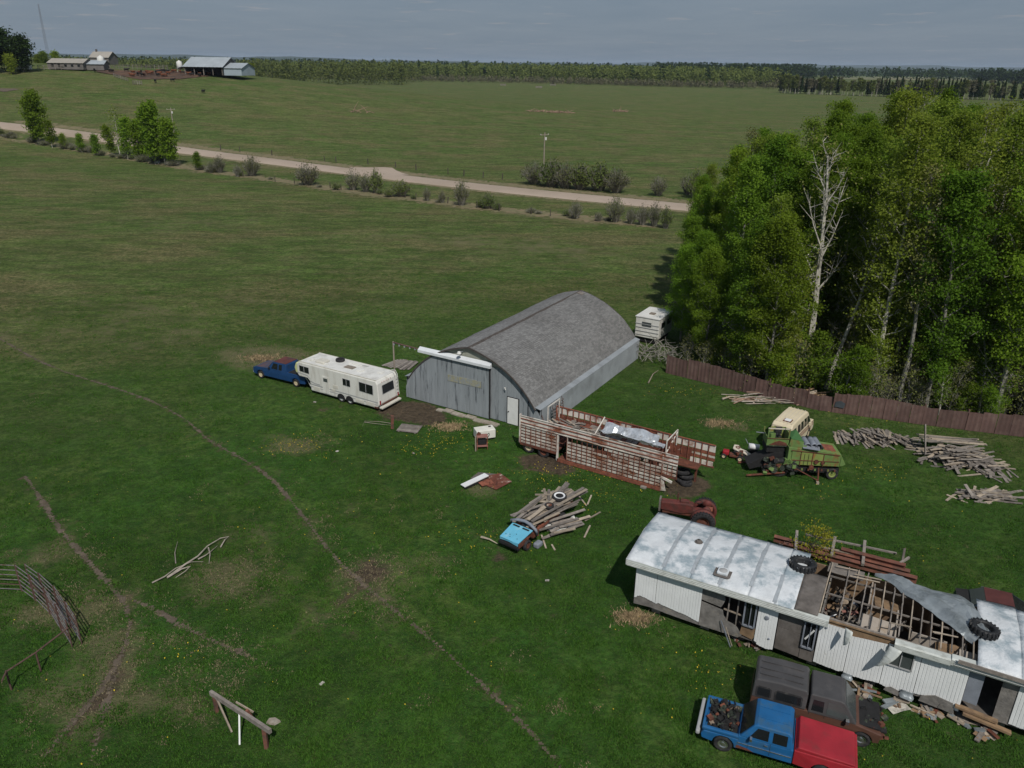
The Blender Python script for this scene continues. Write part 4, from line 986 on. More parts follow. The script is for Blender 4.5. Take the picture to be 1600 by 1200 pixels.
clip_sheet(.05, SW-.05, .05, SL, .06).build('rear_wall', 'shed_metal', sh)
# bits beside the shed
def on_shed(s_, y, z=0):
    a = R(-30.7); o = sh.location; return Vector((o.x+s_*math.cos(a)-y*math.sin(a), o.y+s_*math.sin(a)+y*math.cos(a), z))
gp = thing('gate_panel', 'small grey metal gate leaning on the shed side wall near the front corner', 'gate', on_shed(12.35, 1.0), R(59), None)
for i in range(7): sbox('slat', gp, 'steel_pipe', (.75, .12, .25+i*.25), (1.5, .03, .09), (R(-12), 0, 0))
for x in (0, .75, 1.5): sbox('post', gp, 'steel_pipe', (x, .1, 1), (.06, .05, 1.9), (R(-12), 0, 0))
ga = thing('bent_pipe', 'dark bent pipe leaning against the front corner of the shed', 'pipe', on_shed(11.9, -.35), 0)
MB().tube([(0, 0, 0), (.3, -.2, .9), (.1, -.1, 1.5)], .04, 6).build('pipe', 'rust_pipe', ga)
MB().tube([(-.2, 0, 0), (-.1, -.2, .8), (.2, -.1, 1.2)], .03, 6).build('pipe', 'rust_pipe', ga)
slab = thing('concrete_slab', 'broken concrete strip on the ground before the sliding door', 'slab', on_shed(5.2, -.75), R(-31))
for i, (x, y, w_, d_) in enumerate([(.1, 0, 1.1, .5), (1.1, .1, .8, .45), (2.1, -.05, 1.1, .5), (3.1, 0, .9, .5), (-.9, .15, .7, .5), (-1.5, -.1, .5, .4)]): sbox('slab_piece', slab, 'concrete', (x, y, .035), (w_, d_, .09), (R(2*(i % 2)), 0, R(4*(i % 3)-4)))

# ================================================================ BROWN METAL FENCE
fe = thing('metal_fence', 'long reddish brown sheet metal fence in front of the grove', 'fence', (FEN[0].x, FEN[0].y, 0))
fpts = [(p.x, p.y) for p in FEN]; fq = []
for a, b_ in zip(fpts[:-1], fpts[1:]):
    L_ = math.dist(a, b_); k = max(1, round(L_/.92))
    for i in range(k): fq.append((a[0]+(b_[0]-a[0])*i/k, a[1]+(b_[1]-a[1])*i/k))
fq.append(fpts[-1]); fr2 = random.Random(2)
fbase = Vector(fe.location)
for i, (a, b_) in enumerate(zip(fq[:-1], fq[1:])):
    d = Vector((b_[0]-a[0], b_[1]-a[1], 0)); L_ = d.length; ux = d/L_; nrm = Vector((-ux.y, ux.x, 0))
    hh = 1.52+.16*math.sin(i*.5)+fr2.uniform(-.05, .05)-(0.35 if 11 < i < 14 else 0); lean = fr2.uniform(-.06, .06)+(.12 if 11 < i < 14 else 0)
    k = 6; b = MB(); vs = []
    for z, off in ((.02, 0), (hh*.5, lean*.5), (hh, lean)):
        for j in range(k+1):
            u = (L_-.03)*j/k; q = Vector((a[0], a[1], 0))-fbase+ux*u+nrm*(off+.025*(j % 2)+(.03 if i % 2 else 0)); q.z = z+(.02*math.sin(j+i) if z > 1 else 0)
            vs.append(q)
    b.add(vs, [(r_*(k+1)+j, r_*(k+1)+j+1, (r_+1)*(k+1)+j+1, (r_+1)*(k+1)+j) for r_ in range(2) for j in range(k)])
    o = b.build('panel', 'fence_metal', fe); o.modifiers.new('t', 'SOLIDIFY').thickness = .012
    if i == 14:
        o['label'] = 'panel with dark bluish patch'
        c_ = Vector((a[0], a[1], 0))-fbase+ux*.45-nrm*.06; pt = MB().prism([(-.35, -.2), (.3, -.25), (.38, .12), (.05, .3), (-.3, .2)], 0, .02, lambda u, v, w_: tuple(ux*u-nrm*w_+Vector((0, 0, v)))).build('patch', 'fence_patch', o); pt.location = c_+Vector((0, 0, .75))
    if i % 3 == 0: sbox('post', fe, 'rust_pipe', tuple(Vector((a[0], a[1], 0))-fbase+nrm*.14+Vector((0, 0, .8))), (.1, .1, 1.6))

# ================================================================ VEHICLE HELPERS
def yin(z, belt, k): return max(0, z-belt)*k
def shell(name, mat, parent, prof, W, belt=9, k=0., bevel=.03, y0=0., nseg=0):
    """side profile (x, z) extruded across the width, leaning in above the belt line"""
    def fn(u, v, w_): return (u, y0+(yin(v, belt, k) if w_ == 0 else W-yin(v, belt, k)), v)
    return MB().prism(prof, 0, 1, fn).build(name, mat, parent, bevel=bevel)
def pane(name, mat, parent, pts, W, side, belt=9, k=0., off=.012, th=.02, y0=0.):
    """window or trim lying on the side of a shell: outline (x, z)"""
    def fn(u, v, w_):
        i = yin(v, belt, k); return (u, (y0+i-w_) if side == 0 else (y0+W-i+w_), v)
    return MB().prism(pts, -.01, off, fn).build(name, mat, parent)
def slabq(name, mat, parent, p4, th=.02, off=.01):
    """thin plate on four 3-D corners, lifted along its normal"""
    p = [Vector(q) for q in p4]; n_ = (p[1]-p[0]).cross(p[3]-p[0]).normalized()
    vs = [q+n_*off for q in p]+[q+n_*(off-th) for q in p]
    return MB().add(vs, [(0, 1, 2, 3), (7, 6, 5, 4), (0, 4, 5, 1), (1, 5, 6, 2), (2, 6, 7, 3), (3, 7, 4, 0)]).build(name, mat, parent)
def wheel(parent, c, r_, wd, rim='cream_rim', tyre='rubber', axis='y', name='wheel', n=22):
    ri = r_*.56; h = wd/2
    o = MB().lathe([(ri, -h*.8), (r_*.86, -h), (r_*.97, -h*.75), (r_, -h*.35), (r_, h*.35), (r_*.97, h*.75), (r_*.86, h), (ri, h*.8)], c, axis, n, True).build(name, tyre, parent, True)
    if rim: MB().lathe([(0, -h*.35), (ri*.35, -h*.5), (ri*.45, -h*.2), (ri*.85, -h*.3), (ri*1.02, -h*.85), (ri*1.02, h*.85), (ri*.85, h*.3), (ri*.45, h*.2), (ri*.35, h*.5), (0, h*.35)], c, axis, 16).build('rim', rim, o, True)
    return o
def arcpts(cx, cz, r_, a0, a1, n=8): return [(cx+r_*math.cos(R(a0+(a1-a0)*i/n)), cz+r_*math.sin(R(a0+(a1-a0)*i/n))) for i in range(n+1)]
def loose_tyre(name, label, loc, r_, wd, mat='rubber', rot=(0, 0, 0), group=None, rim=None, tread=0):
    o = thing(name, label, 'tyre', loc, 0, group, rot)
    h = wd/2; ri = r_*.58
    MB().lathe([(ri, -h*.75), (r_*.82, -h), (r_*.96, -h*.8), (r_, -h*.4), (r_, h*.4), (r_*.96, h*.8), (r_*.82, h), (ri, h*.75), (ri*1.08, h*.3), (ri*1.08, -h*.3)], (0, 0, 0), 'z', 28, True).build('tyre', mat, o, True)
    if tread:
        b = MB()
        for i in range(tread):
            a = 2*math.pi*i/tread
            for s_ in (-1, 1): b.box((r_*1.0*math.cos(a), r_*1.0*math.sin(a), s_*h*.45), (.07, r_*.13, h*.9), Matrix.Rotation(a, 3, 'Z') @ Matrix.Rotation(s_*.5, 3, 'X'))
        b.build('tread', mat, o)
    if mat == 'rubber' and rim == 'plastic_white': MB().lathe([(ri*.9, h*.82), (ri*1.3, h*1.02), (ri*1.32, h*.98), (ri*.9, h*.7)], (0, 0, 0), 'z', 24, True).build('white_ring', 'plastic_white', o, True); rim = 'black'
    if rim: MB().lathe([(0, -h*.2), (ri*.4, -h*.3), (ri*.9, -h*.1), (ri*1.02, -h*.7), (ri*1.02, h*.7), (ri*.9, h*.2), (ri*.4, h*.35), (0, h*.3)], (0, 0, 0), 'z', 18).build('rim', rim, o, True)
    return o

# ================================================================ FIFTH WHEEL TRAILER
W5 = 2.35
rvh = thing('fifth_wheel_trailer', 'long white fifth-wheel camper trailer hitched to the blue pickup beside the shed', 'camper trailer', (-12.19, 53.81, 0), R(-30))
shell('body', 'rv_white', rvh, [(2.62, .28), (2.86, .62), (2.74, 2.2), (2.6, 2.44), (-5.0, 2.44), (-5.22, 2.2), (-5.22, 1.4), (-5.05, 1.24), (-4.2, 1.24), (-3.98, 1.05), (-3.9, .28)], W5, bevel=.07)
shell('front_cap', 'rv_yellow', rvh, [(-5.2, 1.32), (-5.2, 2.34), (-5.42, 2.26), (-5.62, 1.85), (-5.5, 1.42)], W5-.2, bevel=.09, y0=.1)
MB().box((-1.2, W5/2, 2.455), (7.5, W5-.16, .05)).build('roof', 'rv_roof', rvh, bevel=.02)
for y in (.07, W5-.07): MB().box((-1.2, y, 2.47), (7.6, .05, .06)).build('roof_rail', 'rv_vent', rvh)
MB().box((-3.3, .85, 2.56), (.85, .75, .2)).build('air_conditioner', 'rv_vent', rvh, bevel=.06)
for x, y, sx, sy in ((-4.3, .75, .42, .4), (-2.75, .65, .4, .14), (.35, 1.0, .45, .42), (-.6, 1.75, .9, .12), (-1.2, 1.8, .5, .1), (1.9, 1.5, .4, .35)):
    MB().box((x, y, 2.52), (sx, sy, .1)).build('roof_vent', 'rv_white', rvh, bevel=.02)
MB().box((-.75, 1.1, 2.5), (.85, .5, .05)).build('roof_hatch', 'brown_mat', rvh)
MB().tube([(-1.1, 1.75, 2.6), (.4, 1.9, 2.6)], .03, 5).build('antenna', 'farm_white', rvh)
wheel_spare = loose_tyre('spare_tyre', 'spare black tyre lying flat on the white camper trailer roof', rvh.location+Vector((-2.3*math.cos(R(30))+1.75*math.sin(R(30)), 2.3*math.sin(R(30))+1.75*math.cos(R(30)), 2.58)), .36, .2, 'rubber', (R(4), 0, 0), None, 'black')
for pts_w in ([(-4.92, 1.72), (-3.98, 1.66), (-3.98, 2.14), (-4.92, 2.16)], [(-.55, 1.5), (.14, 1.48), (.14, 1.98), (-.55, 2.0)], [(1.05, 1.38), (2.3, 1.33), (2.3, 2.02), (1.05, 2.06)]):
    cxm = sum(p[0] for p in pts_w)/4; czm = sum(p[1] for p in pts_w)/4
    fr_ = pane('window', 'rv_stripe', rvh, [(cxm+(p[0]-cxm)*1.08, czm+(p[1]-czm)*1.12) for p in pts_w], W5, 0, off=.02)
    pane('pane', 'glass_dark', fr_, pts_w, W5, 0, off=.032); pane('window_bar', 'rv_stripe', fr_, [(cxm-.02, pts_w[0][1]), (cxm+.02, pts_w[0][1]), (cxm+.02, pts_w[2][1]), (cxm-.02, pts_w[2][1])], W5, 0, off=.042)
for pts_w in ([(-3.9, 1.02), (-3.55, .92), (-2.9, .9), (-2.9, .98), (-3.5, 1.0), (-3.9, 1.12)], [(-3.9, .78), (2.7, .72), (2.76, .8), (-3.9, .88)], [(-3.9, .6), (2.7, .55), (2.7, .6), (-3.9, .66)], [(-5.2, 1.5), (-4.2, 1.42), (-3.9, 1.2), (-3.9, 1.27), (-4.15, 1.5), (-5.2, 1.58)]):
    pane('stripe', 'rv_stripe', rvh, pts_w, W5, 0, off=.006)
ed = pane('entry_door', 'rv_white', rvh, [(-2.62, .4), (-1.98, .4), (-1.98, 1.75), (-2.62, 1.75)], W5, 0, off=.03)
pane('door_window', 'glass_grey', ed, [(-2.5, 1.35), (-2.1, 1.35), (-2.1, 1.62), (-2.5, 1.62)], W5, 0, off=.045)
for x0_, x1_, z0_, z1_ in ((-3.6, -2.95, .42, .7), (-2.6, -1.95, .95, 1.25), (-1.6, -1.1, 1.0, 1.25), (1.6, 2.4, .38, .66), (.6, 1.4, .38, .62), (-1.75, -1.4, .7, .9)):
    pane('storage_hatch', 'rv_vent', rvh, [(x0_, z0_), (x1_, z0_), (x1_, z1_), (x0_, z1_)], W5, 0, off=.018)
for x in (-.84, 0):
    pane('wheel_arch', 'black', rvh, arcpts(x, .3, .4, 0, 180), W5, 0, off=.008)
    for y in (.1, W5-.1): wheel(rvh, (x, y, .31), .31, .2, 'cream_rim' if 0 else 'farm_white')
# rear face
fr_ = slabq('window', 'rv_stripe', rvh, [(2.8, .45, 1.28), (2.8, 1.85, 1.28), (2.72, 1.85, 2.02), (2.72, .45, 2.02)], .03, .03)
slabq('pane', 'glass_dark', fr_, [(2.81, .52, 1.34), (2.81, 1.78, 1.34), (2.74, 1.78, 1.96), (2.74, .52, 1.96)], .03, .045)
for k in range(5): MB().box((2.72, .55+k*.25, 2.22), (.06, .07, .04)).build('marker_light', 'red_paint', rvh)
for y in (.12, W5-.12): MB().box((2.86, y, .75), (.05, .12, .3)).build('tail_light', 'red_paint', rvh)
ld_ = MB()
for y in (1.92, 2.2): ld_.tube([(2.98, y, .75), (2.88, y, 2.35), (2.7, y, 2.62), (2.35, y, 2.6)], .02, 5)
for z in (.95, 1.25, 1.55, 1.85, 2.15): ld_.tube([(2.93, 1.92, z), (2.93, 2.2, z)], .018, 5)
ld_.build('ladder', 'farm_white', rvh)
MB().box((2.95, W5/2, .36), (.3, W5-.1, .14)).build('bumper', 'rv_vent', rvh, bevel=.03)
pane('rear_rust', 'rust', rvh, [(2.4, .3), (2.75, .3), (2.8, .42), (2.4, .4)], W5, 0, off=.01)
MB().box((2.88, 1.2, .56), (.05, 1.7, .08)).build('rear_trim', 'rust', rvh)
MB().tube([(-4.15, .35, .32), (-5.0, .5, 1.15)], .035, 5).build('landing_leg', 'farm_white', rvh)
MB().tube([(-4.3, .5, 0), (-4.3, .5, 1.25)], .05, 6).build('landing_leg', 'black', rvh); MB().tube([(-4.3, 1.8, 0), (-4.3, 1.8, 1.25)], .05, 6).build('landing_leg', 'black', rvh)
MB().box((-.5, W5/2, .3), (6.5, 1.4, .18)).build('chassis', 'black', rvh)

# ================================================================ BLUE PICKUP
WT = 1.72
bt = thing('pickup_truck', 'blue pickup with rusty red roof hitched under the nose of the white camper', 'pickup truck', (-20.4, 58.76, 0), R(-27.5))
lower = [(-.72, .38), (-.4, .34)]+arcpts(0, .34, .4, 180, 0, 8)+[(.45, .34), (3.3, .34)]+arcpts(3.72, .34, .4, 180, 0, 8)+[(4.2, .36), (4.68, .42), (4.72, 1.0), (2.78, 1.04), (.85, 1.04), (-.45, .96), (-.74, .88), (-.78, .6)]
shell('body', 'blue_paint', bt, lower, WT, .75, .12, .03)
shell('cab', 'blue_paint', bt, [(.78, 1.02), (2.8, 1.02), (2.72, 1.58), (2.6, 1.66), (1.42, 1.66), (1.3, 1.6)], WT, .9, .22, .03)
slabq('roof', 'rust_roof', bt, [(1.4, .19, 1.665), (2.65, .19, 1.665), (2.65, WT-.19, 1.665), (1.4, WT-.19, 1.665)], .02, .012)
slabq('hood', 'blue_hood', bt, [(-.5, .08, .955), (.8, .05, 1.045), (.8, WT-.05, 1.045), (-.5, WT-.08, .955)], .02, .014)
slabq('windshield', 'glass_dark', bt, [(.83, .12, 1.1), (.83, WT-.12, 1.1), (1.27, WT-.2, 1.57), (1.27, .2, 1.57)], .02, -.012)
for a_ in ([(1.2, 1.1), (1.85, 1.1), (1.85, 1.54), (1.42, 1.54)], [(1.98, 1.1), (2.3, 1.1), (2.3, 1.54), (1.98, 1.54)]): pane('window', 'glass_dark', bt, a_, WT, 0, .9, .22); pane('window', 'glass_dark', bt, a_, WT, 1, .9, .22)
MB().box((3.75, WT/2, 1.0), (1.75, WT-.28, .1)).build('bed_floor', 'black', bt)
MB().box((-.76, WT/2, .5), (.12, WT-.02, .16)).build('bumper', 'bare_metal', bt, bevel=.02)
MB().box((-.765, WT/2, .74), (.04, 1.1, .18)).build('grille', 'black', bt)
for y in (.22, WT-.22): MB().box((-.775, y, .76), (.04, .2, .16)).build('headlight', 'glass_grey', bt)
pane('door_seam', 'black', bt, [(1.02, .5), (1.035, .5), (1.035, 1.02), (1.02, 1.02)], WT, 0, .75, .12, .004); pane('door_seam', 'black', bt, [(1.93, .5), (1.945, .5), (1.945, 1.02), (1.93, 1.02)], WT, 0, .75, .12, .004)
for x in (0, 3.72):
    for y in (.08, WT-.08): wheel(bt, (x, y, .33), .33, .2)
MB().box((1.05, -.06, 1.12), (.08, .14, .13)).build('mirror', 'black', bt)

# ================================================================ LIVESTOCK TRAILER
lt = thing('livestock_trailer', 'long rusting white slatted livestock trailer without roof, collapsed in front of the shed', 'trailer', (.59, 46.58, 0), R(-31))
LW = 2.55
def wall_section(y, x0_, x1_, z0_, z1_, rows, post_dx, slat='rusty_white', postm='rust_bright', fill=.62, out=-1, skip=()):
    p_ = (z1_-z0_)/rows
    for r_ in range(rows):
        segs = [(x0_, x1_)]
        for (sr_, a_, b_) in skip:
            if sr_ == r_: segs = [q for s_ in segs for q in ((s_[0], min(s_[1], a_)), (max(s_[0], b_), s_[1])) if q[1]-q[0] > .05]
        for a_, b_ in segs: sbox('slat', lt, slat, ((a_+b_)/2, y+rnd.uniform(-.012, .012), z0_+p_*(r_+.5)), (b_-a_, .035, p_*fill), (rnd.uniform(-.02, .02), 0, 0))
    k = max(1, round((x1_-x0_)/post_dx))
    for i in range(k+1): sbox('post', lt, postm, (x0_+(x1_-x0_)*i/k, y+out*.045, (z0_+z1_)/2), (.03, .03, z1_-z0_))
wall_section(0, .06, 2.75, .66, 1.98, 6, .38, fill=.56)
sbox('side_liner', lt, 'rust', (1.4, .035, 1.3), (2.7, .015, 1.3)); sbox('side_liner', lt, 'rust', (6.7, .035, .95), (6.35, .015, 1.4)); sbox('side_liner', lt, 'rust', (7.3, .035, 1.8), (2.3, .015, .3))
wall_section(0, 3.5, 9.9, .3, 1.92, 7, .36, fill=.56, skip=((6, 3.5, 6.1), (6, 8.5, 9.7), (5, 5.4, 6.6)))
wall_section(0, 9.95, 10.85, 1.22, 1.95, 3, .36, fill=.56)
# pale upper band of plates
x = .05
while x < 10.8:
    w_ = min(rnd.uniform(.95, 1.15), 10.85-x)
    sbox('side_plate', lt, 'rusty_pale' if not (5.4 < x < 8.2) else 'rusty_white', (x+w_/2, -.01+rnd.uniform(-.008, .008), 2.34+.04*math.sin(x)), (w_-.012, .03, .62)); x += w_
for zz, m_ in ((2.66, 'rusty_pale'), (2.18, 'rust_bright'), (2.03, 'rusty_white'), (2.45, 'rust_bright')): sbox('rail', lt, m_, (5.45, -.045, zz), (10.8, .05, .045))
sbox('bottom_rail', lt, 'rust_bright', (6.35, 0, .16), (7.1, .1, .24)); sbox('bottom_rail', lt, 'rust', (1.4, 0, .6), (2.75, .1, .14)); sbox('bottom_rail', lt, 'rust', (10.4, 0, 1.15), (.95, .1, .12))
for x in (4.0, 5.2, 6.4, 7.5): sbox('side_plate', lt, 'rusty_pale', (x, -.035, 1.05+.1*math.sin(x*3)), (.5, .02, .7), (0, R(rnd.uniform(-2, 2)), 0)) if 0 else None
sbox('corner_post', lt, 'rusty_pale', (0, 0, 1.7), (.1, .14, 2.05)); sbox('corner_post', lt, 'rusty_pale', (0, .25, .75), (.12, .5, .1))
sbox('corner_post', lt, 'rusty_pale', (2.82, 0, 1.0), (.12, .1, 1.8)); sbox('corner_post', lt, 'rusty_white', (3.5, 0, 1.2), (.06, .08, 1.6)); sbox('corner_post', lt, 'rusty_white', (9.93, 0, 1.3), (.08, .1, 2.4))
MB().prism([(9.9, .1), (10.25, .15), (10.05, .9), (9.9, 1.1)], -.03, .03, lambda u, v, w_: (u, w_, v)).build('torn_corner_plate', 'rusty_pale', lt)
sbox('bent_rail', lt, 'rusty_pale', (10.25, -.05, .95), (.75, .08, .14), (0, R(14), 0))
# far wall seen from inside
k = 26
for i in range(k):
    x0_ = 1.35+(12.3-1.35)*i/k; w_ = (12.3-1.35)/k
    mt_ = 'red_paint' if i in (9,) else ('rusty_pale' if i not in (13, 14, 15, 16) else 'rust_bright')
    sbox('side_plate', lt, mt_, (x0_+w_/2, LW, 2.42), (w_-.03, .03, .46)); sbox('post', lt, 'rust_bright', (x0_, LW-.05, 2.15 if i < 22 else 1.95), (.05, .06, 1.05 if i < 22 else 1.5))
sbox('side_plate', lt, 'rusty_red', (6.1, LW, 1.72), (9.5, .03, .8)); sbox('rail', lt, 'rust_bright', (6.8, LW-.03, 2.68), (10.95, .08, .05))
for zz, m_, h_ in ((2.06, 'rust_bright', .2), (1.86, 'rusty_white', .12), (1.68, 'rust_bright', .18)): sbox('slat', lt, m_, (11.55, LW, zz), (1.5, .03, h_))
for i in range(4): sbox('side_plate', lt, 'rusty_pale', (10.95+i*.37, LW-.01, 1.38), (.33, .03, .3))
sbox('bottom_rail', lt, 'rust', (11.2, LW, 1.18), (2.2, .1, .1))
wall_section(LW, 3.2, 9.6, .3, 1.3, 4, .8, out=1)
# floors and decks
sbox('floor', lt, 'rust', (6.4, LW/2, .26), (7.0, LW-.1, .06)); sbox('nose_deck', lt, 'rust', (10.7, LW-.45, 1.2), (1.7, .8, .07))
sbox('rear_deck', lt, 'rust', (1.4, LW/2, .68), (2.7, LW-.12, .07))
for i in range(15):
    x = 2.2+i*.36
    sbox('deck_plank', lt, 'grey_wood' if i % 4 else 'rusty_red', (x+.16, LW/2+.12, 1.93+.02*(i % 2)), (.33, LW-.35-(.5 if i % 5 == 2 else 0), .035), (0, 0, R(rnd.uniform(-2, 2))))
for i in range(26):
    x = rnd.uniform(1.6, 6.6); sbox('loose_board', lt, rnd.choice(['grey_wood', 'pale_wood', 'grey_wood', 'rust_bright']), (x, rnd.uniform(.4, 2.2), 2.0+rnd.random()*.07), (rnd.uniform(.4, 1.3), .12, .03), (rnd.uniform(-.06, .06), rnd.uniform(-.06, .06), rnd.uniform(-.6, .6)))
sbox('divider', lt, 'rust', (9.0, LW/2, 1.1), (.06, LW-.2, 1.5)); sbox('divider', lt, 'rust_bright', (5.9, LW/2, 1.), (.05, LW-.2, 1.5))


def hoop(x, ya, yb, zb, zt, m_='rusty_pale', bars=0, tilt=0):
    sbar('hoop', lt, m_, (x, ya, zb), (x+tilt, ya, zt), .06); sbar('hoop', lt, m_, (x, yb, zb), (x+tilt, yb, zt), .06); sbar('hoop', lt, m_, (x+tilt, ya, zt), (x+tilt, yb, zt), .06)
    for i in range(bars): yy = ya+(yb-ya)*(i+1)/(bars+1); sbar('hoop_bar', lt, 'rust_bright', (x, yy, zb), (x, yy, zt), .05)
hoop(1.55, .9, 2.5, 1.9, 3.25); sbar('hoop', lt, 'rust_bright', (2.05, 1.6, 1.9), (1.8, 1.6, 2.9), .06)
sbar('hoop', lt, 'rusty_pale', (5.1, .6, 2.3), (5.2, 1.8, 3.1), .06)
hoop(9.85, .6, 2.45, 2.1, 3.15, bars=4); sbar('hoop_bar', lt, 'rusty_pale', (9.85, .6, 2.3), (9.85, 2.45, 3.0), .05); sbar('hoop_bar', lt, 'rust_bright', (9.9, 1.2, 1.4), (9.9, 1.2, 2.8), .1)
# axles and wheels
for x in (.62, 1.75):
    for y in (.16, LW-.2): wheel(lt, (x, y, .42 if x < 1 else .38), .42, .3, 'cream_rim' if x < 1 else 'rust')
    MB().tube([(x, .2, .42), (x, LW-.2, .42)], .06, 6).build('axle', 'rust', lt)
sbox('support_leg', lt, 'rust', (9.3, .2, .1), (.15, .15, .3)); sbox('support_leg', lt, 'rust', (9.3, LW-.3, .15), (.15, .15, .3)); sbox('support_leg', lt, 'rust', (11.3, LW-.2, .55), (.12, .12, 1.2))
sbox('block', lt, 'grey_wood', (8.9, -.1, .06), (.35, .3, .12))
# crumpled metal sheet on the trailer
def crumple(name, label, origin, rz, L_, W_, mat, amp=.12, nx_=14, ny_=7, z0=0., curl=0., seed=1, th=.01, cat='metal sheet', shape=None):
    o = thing(name, label, cat, origin, rz)
    g = []
    for i in range(nx_+1):
        row = []
        for j in range(ny_+1):
            u = i/nx_; v = j/ny_; n_ = mnoise.noise(Vector((u*3.1*L_/3+seed, v*3.3, seed)))
            x_, y_ = u*L_, v*W_
            if shape: x_, y_ = shape(u, v)
            row.append((x_, y_+.06*n_, z0+amp*(n_+.6*mnoise.noise(Vector((u*9+seed, v*8, 3))))+curl*(abs(v-.5)*2)**3*.3))
        g.append(row)
    sheet('sheet', mat, o, g, False, th); return o
def on_lt(x, y, z): a = R(-31); return Vector((.59+x*math.cos(a)-y*math.sin(a), 46.58+x*math.sin(a)+y*math.cos(a), z))
crumple('crumpled_metal_sheet', 'crumpled shiny metal sheet draped over the top of the livestock trailer', on_lt(5.6, -.12, 2.72), R(-31), 3.6, 1.25, 'bare_metal', .2, 16, 8, .02, 1.2, 5)
crumple('bent_metal_sheet', 'smaller bent metal strip hanging at the front of the livestock trailer top', on_lt(8.3, .05, 2.82), R(-35), 1.5, .5, 'bare_metal', .12, 8, 4, 0, .6, 8)

# ================================================================ SMALL THINGS IN THE YARD
def planks(parent, n, Lx, Ly, Hh, lmin, lmax, mats=('grey_wood',), ang=0., spread=.5, seed=1, wd=(.1, .2), rise=None):
    q = random.Random(seed)
    for i in range(n):
        r_ = abs(q.gauss(0, .5)); a = q.uniform(0, 6.28); x = Lx/2*min(1, r_)*math.cos(a); y = Ly/2*min(1, r_)*math.sin(a)
        top = Hh*(1-min(1, r_)**1.5); z = .03+top*(i/n)
        L_ = q.uniform(lmin, lmax)
        sbox('plank', parent, q.choice(mats), (x, y, z), (L_, q.uniform(*wd), .035), (q.uniform(-.12, .12), q.uniform(-.1, .1), ang+q.gauss(0, spread)))
wp = thing('lumber_pile', 'long low heap of weathered boards between the van and the biggest wood heap', 'wood pile', (25.4, 48.95, 0), R(-4)); 
planks(wp, 150, 5.8, 1.9, .75, .7, 1.6, ('grey_wood', 'grey_wood', 'grey_wood', 'pale_wood'), R(95), .45, 1)
planks(wp, 60, 6., 2.0, .3, .6, 1.3, ('grey_wood',), R(20), .8, 2)
wp = thing('lumber_pile', 'biggest heap of grey boards with a dark upright plank, right of the long low heap', 'wood pile', (29.7, 45.9, 0), R(-30))
planks(wp, 230, 5.8, 3.4, 1.0, .9, 2.2, ('grey_wood', 'grey_wood', 'pale_wood'), R(35), .35, 3)
planks(wp, 90, 5.6, 3.8, .5, .9, 1.9, ('grey_wood',), R(115), .3, 4)
for i in range(16): sbox('plank', wp, 'pale_wood' if i % 2 else 'grey_wood', (-.8+rnd.uniform(-.6, .6), .9+i*.06, .75+rnd.random()*.12), (3.4, .13, .04), (0, rnd.uniform(-.05, .05), R(22+rnd.uniform(-6, 6))))
sbar('upright_plank', wp, 'grey_wood', (-2.1, -.9, .3), (-2.5, .9, 1.7), .05, .28)
wp = thing('lumber_pile', 'small low heap of boards at the right edge, nearest of the wood heaps', 'wood pile', (28.9, 41.35, 0), R(2))
planks(wp, 75, 4.2, 1.4, .35, 1.0, 2.4, ('grey_wood', 'pale_wood', 'grey_wood'), R(5), .35, 5); sbar('plank', wp, 'grey_wood', (-1.1, -.4, .2), (-1.2, .5, .6), .2, .05)
# branches by the fence
bp_ = thing('branch_pile', 'pile of dead branches and split logs on the grass behind the cream van', 'branch pile', (20.3, 55.6, 0), R(-5)); q = random.Random(4)
for i in range(46):
    a = q.gauss(.05, .35); x, y = q.uniform(-2.6, 2.6), q.uniform(-.8, .9); L_ = q.uniform(1, 3); p0 = Vector((x, y, q.uniform(.03, .3))); d = Vector((math.cos(a), math.sin(a), q.uniform(-.05, .12)))*L_/2
    MB().tube([p0-d, p0+Vector((0, q.uniform(-.1, .1), .05)), p0+d], [.045, .035, .012], 5).build('branch', 'stick' if i % 3 else 'bark_tan', bp_)
for i in range(9): p0 = Vector((2.6+q.uniform(-.5, 1.3), .7+q.uniform(-.3, .5), .12+i*.05)); d = Vector((1, .35+q.uniform(-.2, .2), .1))*.9; MB().tube([p0-d, p0+d], [.1, .07], 6).build('split_log', 'pale_wood' if i % 2 else 'plywood_tan', bp_)
def stick_thing(name, label, cat, pts_list, mat='stick'):
    o0 = at(*pts_list[0][0][0]); o = thing(name, label, cat, o0)
    for pl, r_ in pts_list:
        P_ = [at(*p)-o0 for p in pl]; n_ = len(P_)
        MB().tube([p+Vector((0, 0, r_+.05+.1*math.sin(3.1*i/(n_-1 or 1)))) for i, p in enumerate(P_)], [r_*(1-.75*i/(n_-1)) for i in range(n_)], 6).build('limb', mat, o)
    return o
stick_thing('fallen_branch', 'long forked dead branch lying in the grass above the cattle trails', 'branch', [([(262, 905), (290, 886), (310, 874), (325, 858), (345, 845), (358, 841)], .055), ([(310, 876), (322, 872), (330, 866), (340, 855)], .04), ([(262, 905), (285, 893), (298, 890), (290, 897), (275, 905)], .045), ([(326, 858), (329, 870), (327, 883)], .04), ([(238, 913), (258, 905), (275, 893), (300, 882), (318, 880)], .04), ([(345, 857), (352, 848), (356, 842)], .04)])
stick_thing('fallen_branch', 'short bare stick lying alone above the forked branch', 'branch', [([(275, 882), (274, 868), (278, 848)], .03)])
stick_thing('fallen_log', 'pale log lying on the grass left of the branch pile', 'log', [([(1128, 626), (1140, 624), (1156, 622)], .09)], 'pale_wood')
stick_thing('fallen_branch', 'bent pale stick on the grass below the left end of the fence', 'branch', [([(1013, 600), (1020, 588), (1029, 580)], .06)], 'pale_wood')
